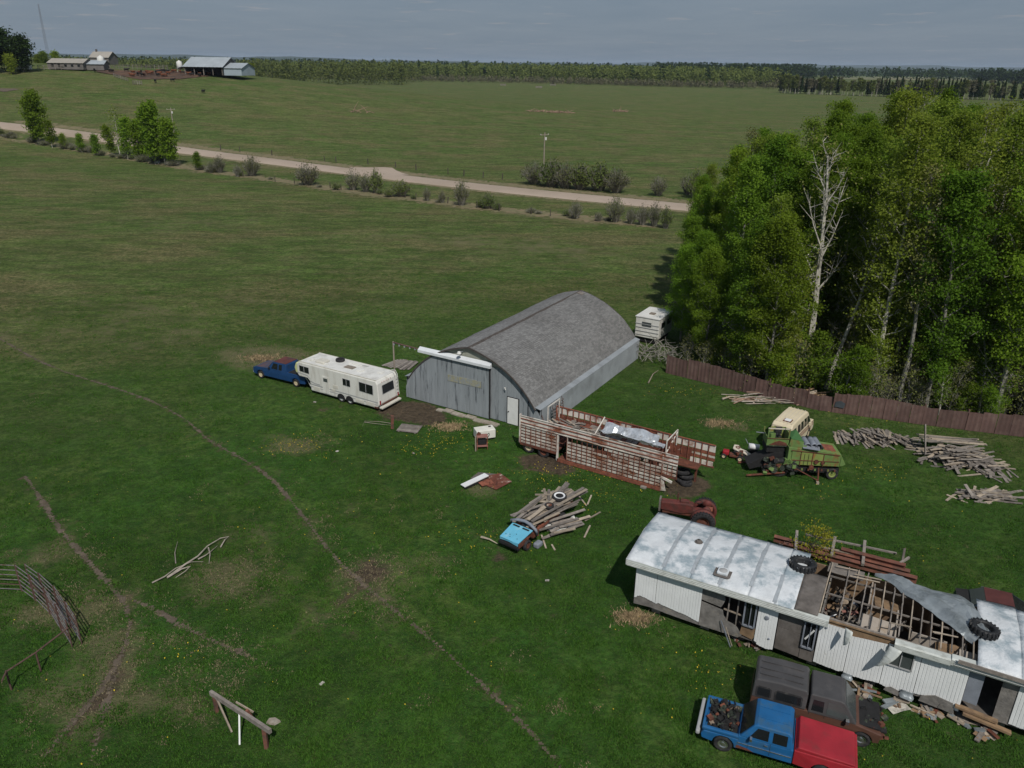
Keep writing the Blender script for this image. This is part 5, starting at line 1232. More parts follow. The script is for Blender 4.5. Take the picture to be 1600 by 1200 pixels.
stick_thing('fallen_branch', 'twisted white stick in the grass left of the wood heap brace', 'branch', [([(752, 842), (765, 848), (778, 853)], .07)], 'pale_wood')
stick_thing('fallen_branch', 'thin pale stick at the roadside clump foot', 'branch', [([(243, 257), (250, 252), (248, 246)], .2), ([(247, 257), (252, 250)], .12)], 'bark_white')
# heap of dead branches behind the shed corner
hb_ = thing('branch_heap', 'tangled grey heap of leafless branches against the rear corner of the shed', 'branch pile', (13.0, 65.0, 0)); q = random.Random(8)
for i in range(90):
    a = q.uniform(0, 6.28); p0 = Vector((q.uniform(-1.9, 1.4), q.uniform(-2.6, 1.6), q.uniform(.05, .8))); L_ = q.uniform(.8, 2.2)
    d = Vector((math.cos(a), math.sin(a), q.uniform(0, .8))).normalized()*L_; m_ = p0+d*.5+Vector((q.uniform(-.3, .3), q.uniform(-.3, .3), q.uniform(0, .35)))
    MB().tube([p0, m_, p0+d], [.035, .025, .008], 4, False).build('branch', 'bark_grey', hb_)
# white camper behind the shed
cp = thing('truck_camper', 'small white boxy camper standing behind the far end of the shed', 'camper', (11.25, 69.3, 0), R(-31))
MB().box((1.35, 1.6, 1.55), (2.3, 3.4, 1.9)).build('body', 'rv_white', cp, bevel=.05); MB().box((1.35, 1.6, 2.53), (2.4, 3.5, .06)).build('roof', 'rv_roof', cp); MB().box((1.3, 1.2, 2.6), (.5, .5, .1)).build('roof_vent', 'brown_mat', cp)
for y in (.9, 2.4): MB().box((2.52, y, 1.8), (.04, .8, .5)).build('window', 'glass_dark', cp)
for k in range(4): MB().box((1.35, -.13, .85+k*.35), (2.3, .03, .05)).build('trim', 'rv_stripe', cp)
MB().box((1.3, -.12, 1.9), (.9, .04, .4)).build('window', 'glass_grey', cp)
MB().box((1.35, 1.6, .4), (1.9, 3, .5)).build('base', 'black', cp)
# plank sheets and pallet
o = thing('board_stack', 'fan of grey boards lying in the grass behind the track post', 'boards', (-9.5, 62.1, 0), R(-20)); 
for i in range(9): sbox('board', o, 'grey_wood', (-1+i*.26, .05*(i % 3), .12+.01*(i % 2)), (.22, 1.7+.1*(i % 4), .03), (R(4), 0, R(-26+3*i)))
o = thing('wooden_lid', 'flat square of dark grey planks lying on the grass below the bare soil', 'wooden platform', (-7.18, 49.62, 0), R(-12))
for i in range(8): sbox('board', o, 'grey_wood', (0, -.52+i*.15, .1), (1.55, .14, .035), (0, 0, R(rnd.uniform(-1, 1))))
for x in (-.6, .6): sbox('batten', o, 'grey_wood', (x, 0, .05), (.1, 1.15, .05))
o = link(bpy.data.objects.new('post', ucube('brown_beam'))); o.location = (-8.39, 49.75, .5); o.scale = (.2, .2, 1.); o.rotation_euler = (.05, .03, .2); tag(o, 'short dark wooden post standing left of the plank lid', 'post')
stick_thing('bent_wire_frame', 'pale bent wire lying left of the short dark post', 'wire', [([(612, 663), (595, 662), (570, 661), (566, 668)], .02), ([(570, 661), (585, 665), (612, 666)], .02)], 'stick')
o = link(bpy.data.objects.new('post', ucube('pale_wood'))); o.location = (-2.36, 46.45, .55); o.scale = (.08, .08, 1.1); tag(o, 'thin pale stake beside the rusty cart', 'post')
fr_ = thing('refrigerator', 'white refrigerator lying on its side on the grass below the shed', 'refrigerator', (-1.85, 48.35, 0), R(20))
MB().box((0, 0, .5), (1.35, .72, .62)).build('cabinet', 'fridge_white', fr_, bevel=.03); MB().box((0, -.4, .5), (1.33, .07, .6)).build('door', 'fridge_white', fr_, bevel=.02); MB().box((.4, .1, .83), (.16, .12, .04)).build('compressor_cap', 'black', fr_)
MB().box((-.5, -.46, .62), (.3, .04, .04)).build('handle', 'grey_sheet', fr_); MB().box((0, 0, .1), (1.1, .5, .2)).build('base', 'black', fr_)
ct = thing('rusty_cart', 'small rusty two-shelf cart in front of the white refrigerator', 'cart', (-1.95, 46.85, 0), R(8))
for z in (.28, .95): MB().box((0, 0, z), (.75, .5, .05)).build('shelf', 'pink_fade', ct)
for x in (-.34, .34):
    for y in (-.22, .22): MB().box((x, y, .48), (.04, .04, .95)).build('leg', 'rust_bright', ct)
MB().box((0, .02, .55), (.55, .35, .3)).build('drawer', 'black', ct); MB().tube([(.36, -.22, .9), (.48, -.1, 1.05), (.48, .15, 1.05), (.36, .22, .9)], .025, 5).build('handle', 'black', ct)
MB().box((-.2, .1, 1.06), (.2, .16, .18), Matrix.Rotation(.5, 3, 'Y')).build('bracket', 'rust', ct)
o = thing('scrap_panel', 'long white panel lying tilted on rusty scrap in mid yard', 'panel', (-2.2, 42.05, 0), R(42)); MB().box((0, 0, .28), (1.9, .42, .06), Matrix.Rotation(R(-3), 3, 'Y')).build('panel', 'plastic_white', o, bevel=.01); MB().box((0, -.19, .18), (1.88, .03, .16)).build('edge', 'black', o)
for x in (-.7, .7): MB().box((x, 0, .1), (.15, .3, .22)).build('support', 'black', o)
o = thing('rusty_sheet', 'rust red sheet metal scrap right of the white panel', 'scrap metal', (-.95, 42.2, 0), R(45))
MB().prism([(-.6, -.7), (.7, -.75), (.9, .5), (.2, .8), (-.7, .1)], .1, .13, lambda u, v, w_: (u, v, w_+u*.05)).build('sheet', 'rusty_red', o); MB().prism([(-1, .1), (-.2, -.1), (.1, .9), (-.8, 1.)], .12, .15, lambda u, v, w_: (u, v, w_+.03*v)).build('sheet', 'rust_bright', o)
for i in range(8): p0 = Vector((rnd.uniform(-.9, .2), rnd.uniform(-.9, .4), .1)); MB().tube([p0, p0+Vector((rnd.uniform(-.4, .5), rnd.uniform(-.2, .6), .2))], .02, 4).build('rod', 'rust', o)
o = thing('tan_sheet', 'tan plywood scrap behind the white panel', 'plywood scrap', (-1.75, 43.0, 0), R(10)); MB().prism([(-.8, -.2), (.5, -.4), (.9, .1), (-.2, .5)], .05, .07, lambda u, v, w_: (u, v, w_)).build('sheet', 'plywood_dark', o)
# tyres beside the livestock trailer nose
for i, (dx, dy, z) in enumerate([(0, 0, .12), (.05, -.35, .11), (.1, .1, .38), (-.1, .15, .63)]):
    p = at(1068, 752); loose_tyre('tyre', ['bottom black tyre of the stack under the trailer nose', 'single tyre lying in front of the tyre stack', 'middle tyre of the stack under the trailer nose', 'top tyre of the stack under the trailer nose'][i], (p.x+dx, p.y+dy, z), .5 if i != 1 else .42, .25, 'rubber', (R(3*i), R(2), i))

# ================================================================ DERELICT MOBILE HOME
HO = Vector((5.9, 30.27, 0)); HA = R(-28)
mh = thing('mobile_home', 'derelict long white mobile home with torn open roof showing rafters', 'mobile home', HO, HA)
def hloc(p): d = Vector(p)-HO; c, s = math.cos(-HA), math.sin(-HA); return Vector((d.x*c-d.y*s, d.x*s+d.y*c, d.z))
def hw(x, y, z): c, s = math.cos(HA), math.sin(HA); return Vector((HO.x+x*c-y*s, HO.y+x*s+y*c, z))
HW = 4.02; HL = 18.6
def zroof(y): return 2.97+.27*math.sin(math.pi*min(1, max(0, (y+.38)/(HW+.6))))
def lerp_pts(pts, s_):
    for (a, za), (b_, zb) in zip(pts[:-1], pts[1:]):
        if s_ <= b_: return za+(zb-za)*(s_-a)/(b_-a)
    return pts[-1][1]
def siding(s0, s1, bot, top, y=-.05, seed=0):
    b = MB(); n_ = int(round((s1-s0)/.125)); p_ = (s1-s0)/n_
    for i in range(n_):
        a = s0+i*p_; zb = lerp_pts(bot, a+p_/2)+.03*mnoise.noise(Vector((a*4, seed, 0))); zt = lerp_pts(top, a+p_/2) if isinstance(top, list) else top
        zb2 = lerp_pts(bot, a+p_)+.03*mnoise.noise(Vector(((a+p_)*4, seed, 0)))
        b.add([(a, y, zb), (a+p_*.78, y, (zb+zb2)/2), (a+p_*.86, y+.009, zb2), (a+p_, y+.009, zb2), (a, y, zt), (a+p_*.78, y, zt), (a+p_*.86, y+.009, zt), (a+p_, y+.009, zt)],
              [(0, 1, 5, 4), (1, 2, 6, 5), (2, 3, 7, 6)])
        if i: b.add([(a, y+.009, zb), (a, y, zb), (a, y, zt), (a, y+.009, zt)], [(0, 1, 2, 3)])
    o = b.build('siding_sheet', 'white_siding', mh); o.modifiers.new('t', 'SOLIDIFY').thickness = .006; return o
def fpanel(name, mat, poly, y=0., th=.02, parent=None):
    return MB().prism(poly, y-th/2, y+th/2, lambda u, v, w_: (u, w_, v)).build(name, mat, parent or mh)
# boards behind the siding
fpanel('sheathing_board', 'sheathing', [(0, .42), (.8, .5), (1.6, .44), (3.1, .4), (3.1, 2.66), (0, 2.66)])
fpanel('sheathing_board', 'sheathing', [(3.12, 1.82), (4.0, 1.72), (4.08, 1.9), (4.16, 2.2), (4.1, 2.35), (4.3, 2.45), (4.3, 2.66), (3.12, 2.66)])
fpanel('sheathing_board', 'sheathing', [(3.12, .4), (4.9, .42), (5.05, .6), (4.8, .95), (4.6, 1.05), (4.3, 1.12), (4.16, 1.35), (4.1, 1.6), (3.12, 1.72)], .004)
for s_ in (4.32, 4.72): sbox('stud', mh, 'grey_wood', (s_, .06, 1.6), (.05, .08, 2.1))
sbox('stud', mh, 'pale_wood', (4.55, .05, 1.62), (.85, .05, .06), (0, R(4), 0))
fpanel('plywood_panel', 'plywood_tan', [(4.95, .66), (5.5, .55), (5.62, .8), (5.56, 1.18), (5.0, 1.18)])
for (a, b_, z0_, z1_, nmx) in ((5.0, 5.54, 1.2, 2.6, 0), (7.5, 8.02, 1.06, 2.5, 1)):
    wf = MB()
    for q in ((a+.03, (z0_+z1_)/2, .06, z1_-z0_), (b_-.03, (z0_+z1_)/2, .06, z1_-z0_), ((a+b_)/2, z0_+.03, b_-a, .06), ((a+b_)/2, z1_-.03, b_-a, .06), ((a+b_)/2+.02, (z0_+z1_)/2, .03, z1_-z0_)): wf.box((q[0], -.06, q[1]), (q[2], .1, q[3]))
    o = wf.build('window', 'grey_sheet', mh); MB().box(((a+b_)/2, -.02, (z0_+z1_)/2), (b_-a-.1, .01, z1_-z0_-.1)).build('pane', 'glass_dark', o)
    MB().prism([(-.02, z1_+.14), (-.26, z1_+.03), (-.26, z1_+.01), (-.02, z1_+.1)], a-.06, b_+.1, lambda u, v, w_: (w_, u, v)).build('window_hood', 'bare_metal', o)
sbar('broken_blind', mh, 'white_paint', (7.62, -.06, 1.5), (7.92, -.1, 2.1), .02, .07)
fpanel('plywood_panel', 'plywood_dark', [(6.46, .52), (7.48, .44), (7.48, 1.62), (6.46, 1.66)]); fpanel('plywood_panel', 'plywood_dark', [(6.46, 1.68), (7.48, 1.64), (7.48, 2.62), (6.46, 2.64)], .006)
fpanel('plywood_panel', 'plywood_dark', [(7.5, .42), (8.06, .4), (8.06, 1.04), (7.5, 1.05)])
siding(.02, 1.02, [(0, .72), (.3, 1.0), (.6, .95), (1.02, .84)], 2.64); siding(1.04, 3.12, [(1.0, .74), (1.2, .9), (2.0, .78), (2.5, .74), (3.12, .58)], 2.64, seed=2)
siding(5.6, 6.42, [(5.6, .62), (5.8, .4), (6.2, .34), (6.42, .42)], 2.62, seed=3)
siding(8.1, 9.3, [(8.1, .5), (9.1, .42), (9.3, .5)], 2.6, seed=4); siding(9.32, 10.7, [(9.3, .4), (10, .42), (10.7, .5)], [(9.3, 2.35), (9.9, 2.42), (10.7, 2.5)], seed=5)
siding(10.72, 11.95, [(10.7, .5), (11.2, .38), (11.95, .55)], 2.56, seed=6); siding(11.97, 13.62, [(11.9, .55), (12.4, .62), (12.9, .5), (13.62, .38)], 2.6, seed=7)
siding(15.3, HL, [(15.3, .6), (16.5, .5), (HL, .5)], 2.6, seed=8)
o = fpanel('sheathing_board', 'grey_sheet', [(13.64, .95), (14.15, .9), (14.15, 2.6), (13.64, 2.6)]); fpanel('sheathing_board', 'sheathing', [(14.75, .5), (15.3, .5), (15.3, 2.6), (14.75, 2.6)])
fpanel('sheathing_board', 'sheathing', [(8.1, .45), (13.6, .4), (13.6, 1.0), (8.1, 1.0)], .03); fpanel('sheathing_board', 'plywood_tan', [(8.1, 2.3), (13.6, 2.3), (13.6, 2.72), (11, 2.68), (9.6, 2.74), (8.1, 2.7)], .03)
fpanel('inner_lining', 'interior_pale', [(8.1, 1.0), (13.6, 1.0), (13.6, 2.3), (8.1, 2.3)], .05); fpanel('inner_lining', 'sheathing', [(15.3, .5), (HL, .5), (HL, 2.6), (15.3, 2.6)], .05)
for zc_ in (.62,): sbox('timber', mh, 'plywood_tan', (14.2, -.1, .62), (1.5, .2, .1), (0, R(5), 0)); sbox('timber', mh, 'plywood_tan', (14.6, -.2, .42), (1.7, .2, .1), (0, R(7), 0))
# right window with light frame
wf = MB()
for q in ((10.82, 2.03, .05, .9), (11.7, 2.03, .05, .9), (11.26, 1.6, .9, .05), (11.26, 2.46, .9, .05), (11.26, 2.03, .04, .85)): wf.box((q[0], -.09, q[1]), (q[2], .07, q[3]))
o = wf.build('window', 'rv_stripe', mh); MB().box((11.26, -.08, 2.03), (.84, .01, .82)).build('pane', 'glass_grey', o)
for (x, z, r_) in ((5.98, 1.95, .09), (6.2, .92, .04), (8.35, 2.4, .05)):
    MB().lathe([(0, -.03), (r_, -.02), (r_*1.2, .02), (0, .02)], (x, -.07, z), 'y', 12).build('wall_vent', 'grey_sheet', mh)
# curled pieces of siding
def strip(x0_, w_, z0_, L_, lean):
    g = []
    for i in range(9):
        t = i/8; ww = w_*(1-.75*t*t); g.append([(x0_+lean*t+ww*j/3, -.36-.22*math.sin(t*2.2)-.05*j, z0_-L_*t+.05*j*t) for j in range(4)])
    sheet('hanging_fascia', 'fascia', mh, g, True, .006)
def curl(name, mat, x0_, w_, z0_, L_, turn, yb=-.06, up=False, n_=8, lean=0.):
    g = []; 
    for i in range(n_+1):
        t = i/n_; a = turn*t*t; row = []
        z = z0_-L_*t*(math.cos(a*.7)) if not up else z0_+L_*t*math.cos(a*.7); y = yb-L_*t*math.sin(a*.7)*.8
        for j in range(4): row.append((x0_+w_*j/3+lean*t+.03*math.sin(i+j), y-.02*j*t, z))
        g.append(row)
    return sheet(name, mat, mh, g, True, .006)
strip(9.05, .3, 2.9, .75, .05); strip(10.75, .45, 2.7, 1.05, -.35)
curl('curled_siding', 'torn_metal', 11.5, .5, .6, .35, 1.2, -.1); curl('curled_siding', 'torn_metal', 9.3, .4, .5, .28, 1.5, -.1)
for i, (x, w_, h_) in enumerate(((12.2, 1.3, .55), (12.9, .5, .4), (10.9, .6, .3))):
    fpanel('loose_sheathing', 'sheathing', [(x, .35), (x+w_, .25), (x+w_*.9, .25+h_*.9), (x+w_*.4, .3+h_), (x+.05, .3+h_*.6)], -.12-.02*i)
# end wall, rear wall, floor, chassis
e = MB(); ny_ = 30; p_ = HW/ny_
for i in range(ny_): e.add([(-.02, i*p_, .72), (-.02, i*p_+p_*.8, .72), (0, i*p_+p_*.88, .72), (0, (i+1)*p_, .72), (-.02, i*p_, 2.8), (-.02, i*p_+p_*.8, 2.8), (0, i*p_+p_*.88, 2.8), (0, (i+1)*p_, 2.8)], [(0, 1, 5, 4), (1, 2, 6, 5), (2, 3, 7, 6)])
e.build('end_wall_siding', 'white_siding', mh); MB().box((.04, HW/2, 1.6), (.04, HW, 2.3)).build('end_wall', 'sheathing', mh)
MB().box((HL/2, HW, 1.62), (HL, .06, 2.25)).build('rear_wall', 'plywood_tan', mh); MB().box((HL, HW/2, 1.62), (.06, HW, 2.25)).build('end_wall', 'white_siding', mh)
MB().box((HL/2, HW/2, .48), (HL, HW-.1, .1)).build('floor', 'plywood_dark', mh)
for y in (1.0, 3.0): MB().box((HL/2, y, .34), (HL-.4, .12, .2)).build('chassis_beam', 'black', mh)
for i in range(8):
    for y in (.55, 3.4): sbox('support_block', mh, 'concrete', (1+i*2.35, y, .14), (.4, .4, .28))
# fascia along the front eave
for (a, b_, dz) in ((-.38, 1.9, 0), (1.9, 4.1, 0), (4.1, 6.3, -.01), (6.3, 8.4, -.03)):
    MB().prism([(-.36, 2.66+dz), (-.38, 2.68+dz), (-.38, 2.98+dz), (-.34, 3.0+dz), (-.02, 3.0+dz), (-.02, 2.66+dz)], a+.004, b_-.004, lambda u, v, w_: (w_, u, v)).build('fascia', 'fascia', mh)
for a, b_, dz, tl in ((10.9, 12.9, -.1, .03), (12.9, 15.2, -.04, 0), (15.2, HL+.2, -.03, 0)):
    MB().prism([(-.34, 2.68+dz), (-.36, 2.72+dz), (-.36, 2.95+dz), (-.3, 3.0+dz), (-.02, 3.0+dz), (-.02, 2.68+dz)], a, b_-.004, lambda u, v, w_: (w_, u, v-tl*(w_-b_)*-.3)).build('fascia', 'fascia', mh)
sbar('gutter_board', mh, 'grey_wood', (13.1, -.45, 3.0), (17.3, -.42, 2.93), .05, .16)
for z in (2.74, 2.82, 2.9):
    for a, b_ in ((-.38, 8.3), (13, HL)): MB().box(((a+b_)/2, -.386, z), (b_-a, .012, .012)).build('fascia_rib', 'white_paint', mh)
sbox('top_plate', mh, 'plywood_tan', (9.7, -.0, 2.78), (2.9, .12, .07), (0, R(-.5), 0)); sbox('top_plate', mh, 'grey_wood', (11, .02, 2.84), (5.4, .08, .06))
MB().prism([(-.38, 2.7), (-.4, 3.0), (HW*.5, 3.27), (HW+.22, 3.0), (HW+.2, 2.7)], -.42, -.38, lambda u, v, w_: (w_, u, v)).build('end_fascia', 'fascia', mh)
# metal roof sheets with bowed section
def roof_sheet(x0_, x1_, y0_=-.38, y1_=None, seed=0, mat='roof_coating', name='roof_sheet'):
    y1_ = HW+.22 if y1_ is None else y1_; g = []
    for i in range(9):
        x = x0_+(x1_-x0_)*i/8
        g.append([(x, y0_+(y1_-y0_)*j/14, zroof(y0_+(y1_-y0_)*j/14)+.035+.018*mnoise.noise(Vector((x*1.3, j*.5, seed)))) for j in range(15)])
    return sheet(name, mat, mh, g, True, .01)
sx = [-.4, 1.28, 2.56, 3.82, 5.1, 6.2, 7.0]
for i in range(6): roof_sheet(sx[i]+.002, sx[i+1]-.002, seed=i)
for k, x in enumerate(sx[1:-1]):
    y_a, y_b = ((-.2, 3.9), (-.1, 4.0), (-.25, 3.9), (.2, 4.1), (-.3, 1.5))[k]
    g = []
    for j in range(21):
        y = y_a+(y_b-y_a)*j/20; w_ = .075+.05*mnoise.noise(Vector((y*1.2, k, 2))); xo = .05*mnoise.noise(Vector((y*.8, k, 7)))
        g.append([(x+xo-w_, y, zroof(y)+.052), (x+xo+w_, y, zroof(y)+.052)])
    sheet('roof_seam_tar', 'roof_seam', mh, g, False, .006)
for i, (a, b_) in enumerate(((13.75, 15.2), (15.2, 16.9), (16.9, HL+.2))): roof_sheet(a, b_-.004, seed=20+i)
roof_sheet(7.02, 7.95, -.3, 2.3, 30, 'plywood_dark', 'roof_deck_board')
h1 = hloc(Vector((9.49, 28.93, 3.2))); h2 = hloc(Vector((8.88, 31.16, 3.2)))
zz = zroof(h1.y)+.05
MB().prism([(-.36, -.34), (-.28, -.38), (.3, -.36), (.37, -.28), (.36, .3), (.26, .38), (-.3, .36), (-.38, .25)], 0, .02, lambda u, v, w_: (h1.x+u, h1.y+v, zz+w_)).build('hatch_tar', 'plywood_dark', mh)
hh_ = MB().box((h1.x, h1.y, zz+.07), (.48, .5, .12)).build('roof_hatch', 'roof_coating', mh, bevel=.03); MB().lathe([(0, .05), (.13, .035), (.19, 0)], (h1.x, h1.y, zz+.13), 'z', 14).build('hatch_dome', 'rv_stripe', hh_, True)
MB().lathe([(.05, .1), (.12, .08), (.14, 0), (.2, -.01)], (h2.x, h2.y, zroof(h2.y)+.06), 'z', 12).build('vent_pipe', 'plywood_dark', mh)
# rafters over the open part
for i in range(16):
    x = 7.98+i*.375
    if i in (1,): continue
    ya = .02; yb = HW-.05 if x < 12 else HW-.05-(x-12)*.2
    segs = 4
    for k in range(segs):
        y1_, y2_ = ya+(yb-ya)*k/segs, ya+(yb-ya)*(k+1)/segs
        if i in (5, 9) and k == 3: continue
        sbar('rafter', mh, 'grey_wood' if i % 3 else 'pale_wood', (x+.01*i % 3*.01, y1_, zroof(y1_)-.05), (x+.04*math.sin(i*2.1)*(k+1)/segs, y2_, zroof(y2_)-.05), .045, .09)
qq = random.Random(44)
for i in range(13):
    x = qq.uniform(8.2, 13.2); y = qq.uniform(.3, 2.8); a = qq.uniform(.6, 2.2)
    sbar('fallen_rafter', mh, 'grey_wood', (x, y, qq.uniform(2.2, 2.9)), (x+1.5*math.cos(a), min(3.9, y+1.5*math.sin(a)), qq.uniform(1.0, 2.7)), .045, .09)
for y in (1.35, 2.75): sbar('roof_batten', mh, 'grey_wood', (7.9, y, zroof(y)-.12), (13.7, y+.05, zroof(y)-.14), .045, .07)
for x, y, L_ in ((9.4, 3.0, 1.2), (9.5, 3.3, 1.1), (8.6, 3.6, .9), (11, .5, .8), (12.6, .7, .9)): sbar('loose_lath', mh, 'pale_wood', (x-L_/2, y, zroof(y)+.03), (x+L_/2, y+.15, zroof(y)+.02), .05, .03)
sbox('ceiling_remnant', mh, 'grey_wood', (8.6, 3.55, 3.0), (1.5, .9, .03), (R(-8), 0, 0))
# rooms below
for x, ya, yb, m_ in ((8.05, .1, HW, 'sheathing'), (9.75, 2.2, HW, 'interior_pale'), (10.9, .1, 2.4, 'interior_pale'), (12.2, 1.6, HW, 'plywood_tan'), (13.45, .1, HW, 'interior_pale')):
    sbox('partition', mh, m_, (x, (ya+yb)/2, 1.55), (.06, yb-ya, 2.05))
for y, xa, xb, m_ in ((2.35, 9.75, 10.9, 'plywood_tan'), (1.3, 11.5, 12.8, 'interior_pale')): sbox('partition', mh, m_, ((xa+xb)/2, y, 1.5), (xb-xa, .06, 1.95))
sbox('ceiling_panel', mh, 'interior_pale', (10.2, .75, 2.45), (1.3, 1.3, .03), (R(10), R(3), 0)); sbox('ceiling_panel', mh, 'plywood_tan', (10.4, 2.6, 2.5), (1.2, 1.1, .03), (R(-12), R(6), 0)); sbox('ceiling_panel', mh, 'plywood_tan', (12.9, .8, 2.35), (1.0, 1.0, .03), (R(8), R(-8), 0)); sbox('ceiling_panel', mh, 'interior_pale', (13.5, .5, 2.6), (.6, .6, .03), (R(14), 0, 0))
q = random.Random(12)
pal = ['paper', 'rubble', 'rubble', 'pink_fade', 'grey_sheet', 'rubble', 'plywood_tan', 'grey_wood', 'rubble', 'black', 'black', 'grey_wood', 'plastic_white']
for i in range(210):
    x = q.uniform(8.15, 13.6) if i > 90 else q.uniform(8.1, 9.7); y = q.uniform(.2, 3.85)
    hgt_ = .55+1.5*max(0, 1-abs(x-8.9)/1.6)*q.random()+.55*q.random()
    s_ = q.uniform(.08, .36); sbox('debris', mh, q.choice(pal), (x, y, hgt_), (s_, s_*q.uniform(.5, 1.6), s_*q.uniform(.1, .8)), (q.uniform(-.8, .8), q.uniform(-.8, .8), q.uniform(0, 3)))
# torn roof skin folded back
fl = [hloc((*p, 0)) for p in ((16.32, 29.1), (16.5, 28.75), (16.76, 28.02), (17.3, 26.6), (17.85, 25.15), (18.31, 24.61))]
fr__ = [hloc((*p, 0)) for p in ((16.36, 29.12), (17.0, 28.9), (17.9, 28.35), (18.8, 27.7), (19.6, 27.0), (19.15, 25.1))]
g = []
for i in range(26):
    t_ = i/25*5; k = min(4, int(t_)); f_ = t_-k; a = fl[k].lerp(fl[k+1], f_); b_ = fr__[k].lerp(fr__[k+1], f_); row = []
    for j in range(13):
        v = j/12; p = a.lerp(b_, v); n_ = mnoise.fractal(Vector((p.x*.9, p.y*.9, 3)), 1, 2, 3)
        row.append((p.x+.05*n_, p.y+.05*n_, zroof(p.y)+.1+.2*math.sin(math.pi*v)*min(1, i/8)+.17*n_*min(1, i/5)-.14*(1-v)**4+.05*math.sin(v*19+i*.5)*min(1, i/12)))
    g.append(row)
sheet('torn_roof_skin', 'torn_metal', mh, g, False, .012)
tp = at(1254, 884, 3.3); loose_tyre('tyre', 'big speckled black tyre lying on the mobile home roof beside the open rafters', (tp.x, tp.y, 3.36), .56, .34, 'rubber_speckled', (R(-4), R(2), 0), tread=22)
tp = at(1536, 989, 3.2); loose_tyre('tyre', 'black tyre half covered by the torn roof skin at the far end', (tp.x, tp.y, 3.4), .52, .32, 'rubber_speckled', (R(5), R(5), 1), tread=20)
# debris on the ground along the home
def scatter(name, label, cat, pts, mats, n_, lo_, hi_, seed, flat=.03):
    q = random.Random(seed); o = thing(name, label, cat, at(*pts[0])); 
    for i in range(n_):
        a = q.choice(pts); p = at(a[0]+q.uniform(-12, 12), a[1]+q.uniform(-6, 6))-Vector(o.location)
        sbox('piece', o, q.choice(mats), (p.x, p.y, .04+q.random()*.12), (q.uniform(lo_, hi_), q.uniform(.05, .22), flat*q.uniform(.6, 2)), (q.uniform(-.2, .2), q.uniform(-.2, .2), q.uniform(0, 3.1)))
    return o
scatter('board_scraps', 'broken boards and scraps on bare soil under the right half of the mobile home', 'debris', [(1350, 1085), (1400, 1100), (1450, 1115), (1500, 1125), (1540, 1150)], ['grey_wood', 'plywood_tan', 'rust', 'pale_wood', 'torn_metal'], 70, .2, 1.0, 3)
scatter('board_scraps', 'few splintered pieces below the broken wall hole of the mobile home', 'debris', [(1155, 1000), (1165, 1005), (1190, 1012)], ['grey_wood', 'pale_wood', 'rust'], 16, .12, .5, 4)
ls_ = stick_thing('loose_lath', 'thin loose metal strips leaning on the broken wall of the mobile home', 'lath', [([(1150, 1000), (1140, 985)], .02)], 'grey_sheet')
sbar('lath', ls_, 'grey_sheet', hw(4.7, -.35, .05)-ls_.location, hw(4.1, -.1, 1.1)-ls_.location, .02, .05); sbar('lath', ls_, 'pale_wood', hw(4.75, -.25, .05)-ls_.location, hw(4.35, -.12, .85)-ls_.location, .02, .04)
# rusty beams and timbers behind the home
be = thing('steel_beams', 'rust red steel beams with upright grey timbers behind the mobile home', 'beams', (14.3, 35.5, 0)); bo = Vector((14.3, 35.5, 0))
for a, b_, z in (((14.2, 35.75), (20.1, 32.75), .5), ((14.5, 35.1), (20.2, 32.2), .5), ((17.2, 34.3), (19.9, 32.9), .75)):
    p0 = Vector((*a, z))-bo; p1 = Vector((*b_, z))-bo; sbar('beam_web', be, 'brown_beam', p0, p1, .06, .34); sbar('beam_flange', be, 'brown_beam', p0+Vector((0, 0, .18)), p1+Vector((0, 0, .18)), .28, .03)
for a, b_, z0_, z1_ in (((16.57, 33.9), (17.2, 35.2), .7, 1.0), ((17.9, 33.2), (18.6, 34.8), .7, 1.05), ((14.9, 34.4), (15.3, 35.6), .6, 1.1)): sbar('timber', be, 'grey_wood', Vector((*a, z0_))-bo, Vector((*b_, z1_))-bo, .14, .16)
sbar('timber', be, 'grey_wood', Vector((15.8, 35.6, .9))-bo, Vector((20.0, 34.1, .8))-bo, .1, .08); sbar('timber', be, 'pale_wood', Vector((15, 35.2, .75))-bo, Vector((20.0, 33.1, .78))-bo, .12, .06)
for x, y in ((14.6, 35.4), (16.8, 34.2), (19.2, 33.1), (20, 33.5)): sbox('block', be, 'grey_wood', tuple(Vector((x, y, .16))-bo), (.3, .8, .32))
sbar('timber', be, 'grey_wood', Vector((19.9, 33.2, .2))-bo, Vector((20.0, 33.5, 1.5))-bo, .1); sbar('timber', be, 'grey_wood', Vector((19.7, 33.1, .9))-bo, Vector((20.4, 33.6, .9))-bo, .1)
TEM['yellow'] = tree_meshes(77, 1.9, .95, .1, 620, 'leaf_yellow', 'bark_dark', .04, 16, .3, .13, rad=.03, twigs=4, shape=.1)
put_tree('yellow', (15.65, 34.35, 0), 0, .95, 'yellow_shrub', 'yellow-green leafing shrub growing up through the rusty beams', 'shrub')
put_tree('yellow', (16.4, 34.5, 0), 2, .7, 'yellow_shrub', 'smaller yellow-green shrub right of the bigger one at the rusty beams', 'shrub')

